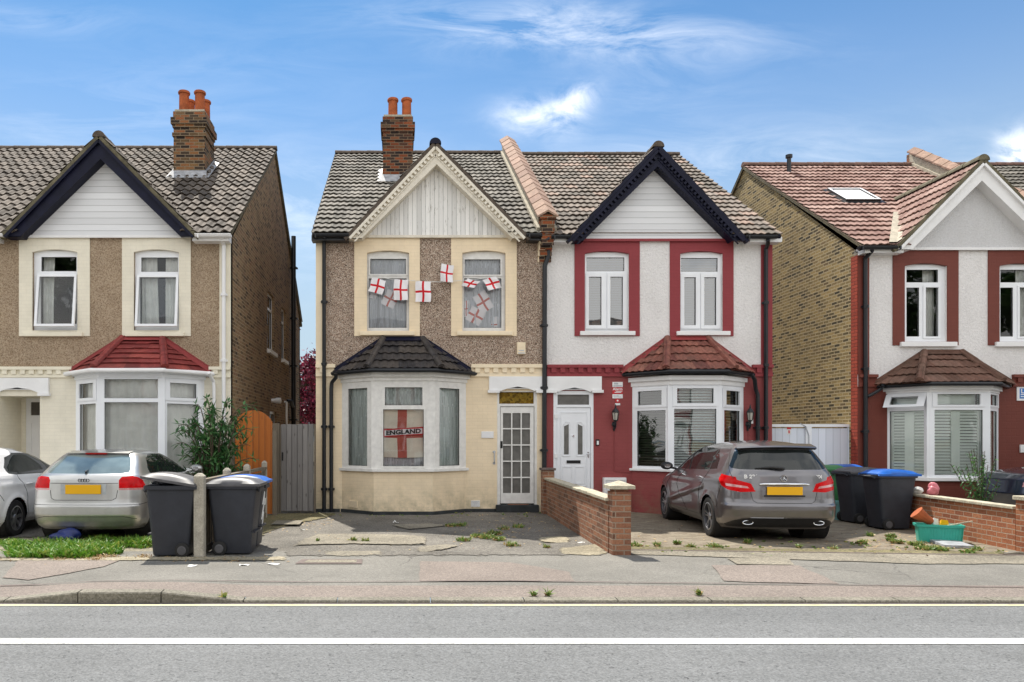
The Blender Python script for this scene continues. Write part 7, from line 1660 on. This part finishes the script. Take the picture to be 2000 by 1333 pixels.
# grass and weeds
def blades(mb, c, n, r, h, kind=0):
    global k
    for i in range(n):
        a_ = random.uniform(0, 6.28); q = r*math.sqrt(random.random()); p = Vector((c[0]+math.cos(a_)*q, c[1]+math.sin(a_)*q, .004)); d = Vector((random.gauss(0, .5), random.gauss(0, .5), 1.0)).normalized(); s = rv(); s.z = 0; s.normalize(); L = h*random.uniform(.5, 1.2); k += 1; w_ = (.006 if kind == 0 else .018)*random.uniform(.7, 1.3); uv = [(k+.5, .5)]
        m_ = p+d*L*.55; e = p+d*L+Vector((d.x, d.y, -.35))*L*.5
        mb.face([p-s*w_*.5, p+s*w_*.5, m_+s*w_, m_-s*w_], 0, uv*4); mb.face([m_-s*w_, m_+s*w_, e], 0, uv*3)
random.seed(21); gm, dm = MB(), MB()
for i in range(330):
    x_ = random.uniform(22, 292); y_ = 1066+random.random()**.8*26-(6 if x_ > 180 else 0); 
    if x_ < 60 and random.random() < .5: continue
    if 1065 < y_ and x_ > 225 and y_ > 1072: continue
    if x_ > 180: y_ = min(y_, 1084)
    p_ = G(x_, y_); hh_ = random.uniform(.05, .2); blades(gm, p_, 30, .11, hh_, 0); blades(gm, p_, 22, .11, hh_*.85, 1)
for i in range(26): p_ = G(random.uniform(0, 40), random.uniform(1058, 1068)); blades(gm, p_, 22, .08, .07)
tag(gm.build('grass_verge', 'grass'), kind='stuff')
for i in range(46): p_ = G(random.gauss(150, 42), random.uniform(1083, 1096)); blades(dm, p_, 26, .10, .05)
for i in range(60): p_ = G(random.uniform(0, 520), random.uniform(1089, 1098)); blades(dm, p_, 7, .05, .03)
tag(dm.build('dry_grass', 'dry'), kind='stuff')
wm, dm2 = MB(), MB()
spots = [(900, 1028, .12, 50), (880, 1029, .1, 40), (965, 1044, .14, 60), (950, 1052, .12, 60), (975, 1056, .10, 40), (905, 1057, .12, 30), (1000, 1067, .12, 40), (690, 1058, .05, 16), (713, 1059, .05, 14), (622, 1059, .02, 6), (1012, 1031, .12, 24), (1068, 1072, .05, 14), (930, 1050, .1, 30), (985, 1035, .1, 20),
         (1240, 1068, .09, 30), (1285, 1068, .05, 26), (1322, 1064, .05, 24), (1350, 1070, .06, 16), (1398, 1071, .10, 40), (1460, 1062, .05, 26), (1684, 1063, .07, 50), (1740, 1058, .05, 30), (1752, 1062, .08, 50), (1742, 1050, .08, 30), (1700, 1048, .05, 18), (1790, 1066, .10, 60), (1820, 1076, .12, 90), (1838, 1078, .08, 60), (1800, 1075, .08, 40), (1892, 1082, .08, 36), (1910, 1076, .06, 18), (1560, 1071, .03, 10), (1628, 1075, .05, 12), (1042, 1165, .02, 10), (1070, 1165, .02, 8), (1366, 1164, .02, 10), (436, 1170, .02, 8)]
for x_, y_, r_, n_ in spots: blades(wm, G(x_, y_), n_, r_, .075, 1); blades(wm, G(x_, y_), n_, r_*.8, .10, 0); blades(dm2, G(x_, y_), n_//2, r_*1.1, .05, 1)
for i in range(60): blades(wm, G(random.uniform(1230, 1960), random.gauss(1072, 8)), 5, .03, .035, 1)
for i in range(40): blades(wm, G(random.uniform(620, 1060), random.uniform(1000, 1010)), 4, .04, .03, 1)
tag(wm.build('weeds', 'weed'), kind='stuff'); tag(dm2.build('withered_weeds', 'dry'), kind='stuff')
lm = MB(); random.seed(31)
def litter(x_, y_, s=.05):
    global k
    p_ = Vector(G(x_, y_)); k += 1; leafquad(lm, p_+Vector((0, 0, random.uniform(.006, .02))), Vector((random.gauss(0, 1), random.gauss(0, 1), random.uniform(-.05, .25))), Vector((0, 0, 1))+rv()*.25, s*random.uniform(.6, 1.6), s*.6, k)
for i in range(170): litter(random.uniform(500, 650), random.gauss(1020, 9))
for i in range(150): litter(random.gauss(990, 50), random.gauss(1028, 14))
for i in range(90): litter(random.uniform(620, 1180), random.uniform(1005, 1085))
for i in range(230): litter(random.gauss(1790, 75), random.gauss(1066, 11))
for i in range(160): litter(random.uniform(1230, 2000), random.uniform(1020, 1085))
for i in range(90): litter(random.uniform(0, 560), random.gauss(1094, 4))
tag(lm.build('fallen_leaves', 'dry'), kind='stuff')
# scraps of paper litter
for i, (x_, y_, s, lb) in enumerate(((773, 1023, .07, 'crumpled white paper scrap in the shadow before the cream house'), (536, 1104, .10, 'flat white paper scrap on the footway right of the bin shadow'), (477, 1106, .08, 'white paper scrap on the footway inside the bin shadow'), (376, 1108, .07, 'smaller white scrap on the footway below the tall concrete post'), (1135, 1062, .07, 'white scrap on the drive by the brick pier'), (590, 1037, .05, 'white scrap near the drain cover by the blue lidded bin'))):
    c_ = Vector(G(x_, y_)); mb = MB(); random.seed(i); P = [[c_+Vector(((u-1.5)*s*.5+random.uniform(-.01, .01), (v-1)*s*.5+random.uniform(-.01, .01), .008+random.uniform(0, .02)+(0.03 if i == 0 and u == 1 else 0))) for u in range(4)] for v in range(3)]; mb.grid(P); tag(mb.build('paper_scrap', 'paper'), lb, 'litter')

# ---------------------------------------------------------------- what the windows mirror: trees and houses across the road
def cpy(o, parent=None):
    if parent is not None and any(w_ in o.name for w_ in ('curtain', 'blind', 'gasket', 'interior', 'bunting')): return None
    c = o.copy(); COL.objects.link(c)
    if parent is not None: c.parent = parent
    for ch in o.children: cpy(ch, c)
    return c
for src in (hC, hD):
    for dx in (-14.5, 0.5, 15.5):
        c = cpy(src['root']); p_ = src['root'].location; c.rotation_euler = (0, 0, math.pi); c.location = (-p_.x+dx+(5.4 if src is hC else 8.5), -31.5, 0); c.name = 'house'
        c['label'] = 'house across the road behind the viewer, seen only mirrored in the window panes'; c['group'] = 'houses across the road'
for i, (x_, y_, h_, r_) in enumerate(((-19.5, -29, 15, 4.2), (-25.5, -28, 13, 3.6), (33, -29.5, 17, 5.0), (25.5, -28, 10, 2.6), (12.5, -27, 6.5, 2.0))):
    if i == 0: t0_ = tree('green tree across the road behind the viewer, seen only mirrored in the window panes', x_, y_, h_, r_, 0, 'tree_green', 7000, .42, seed=8); t0_['group'] = 'trees across the road'
    else:
        c = cpy(t0_); c.location = (x_, y_, 0); s_ = h_/15; c.scale = (r_/4.2, r_/4.2, s_); c.rotation_euler = (0, 0, i*1.3)
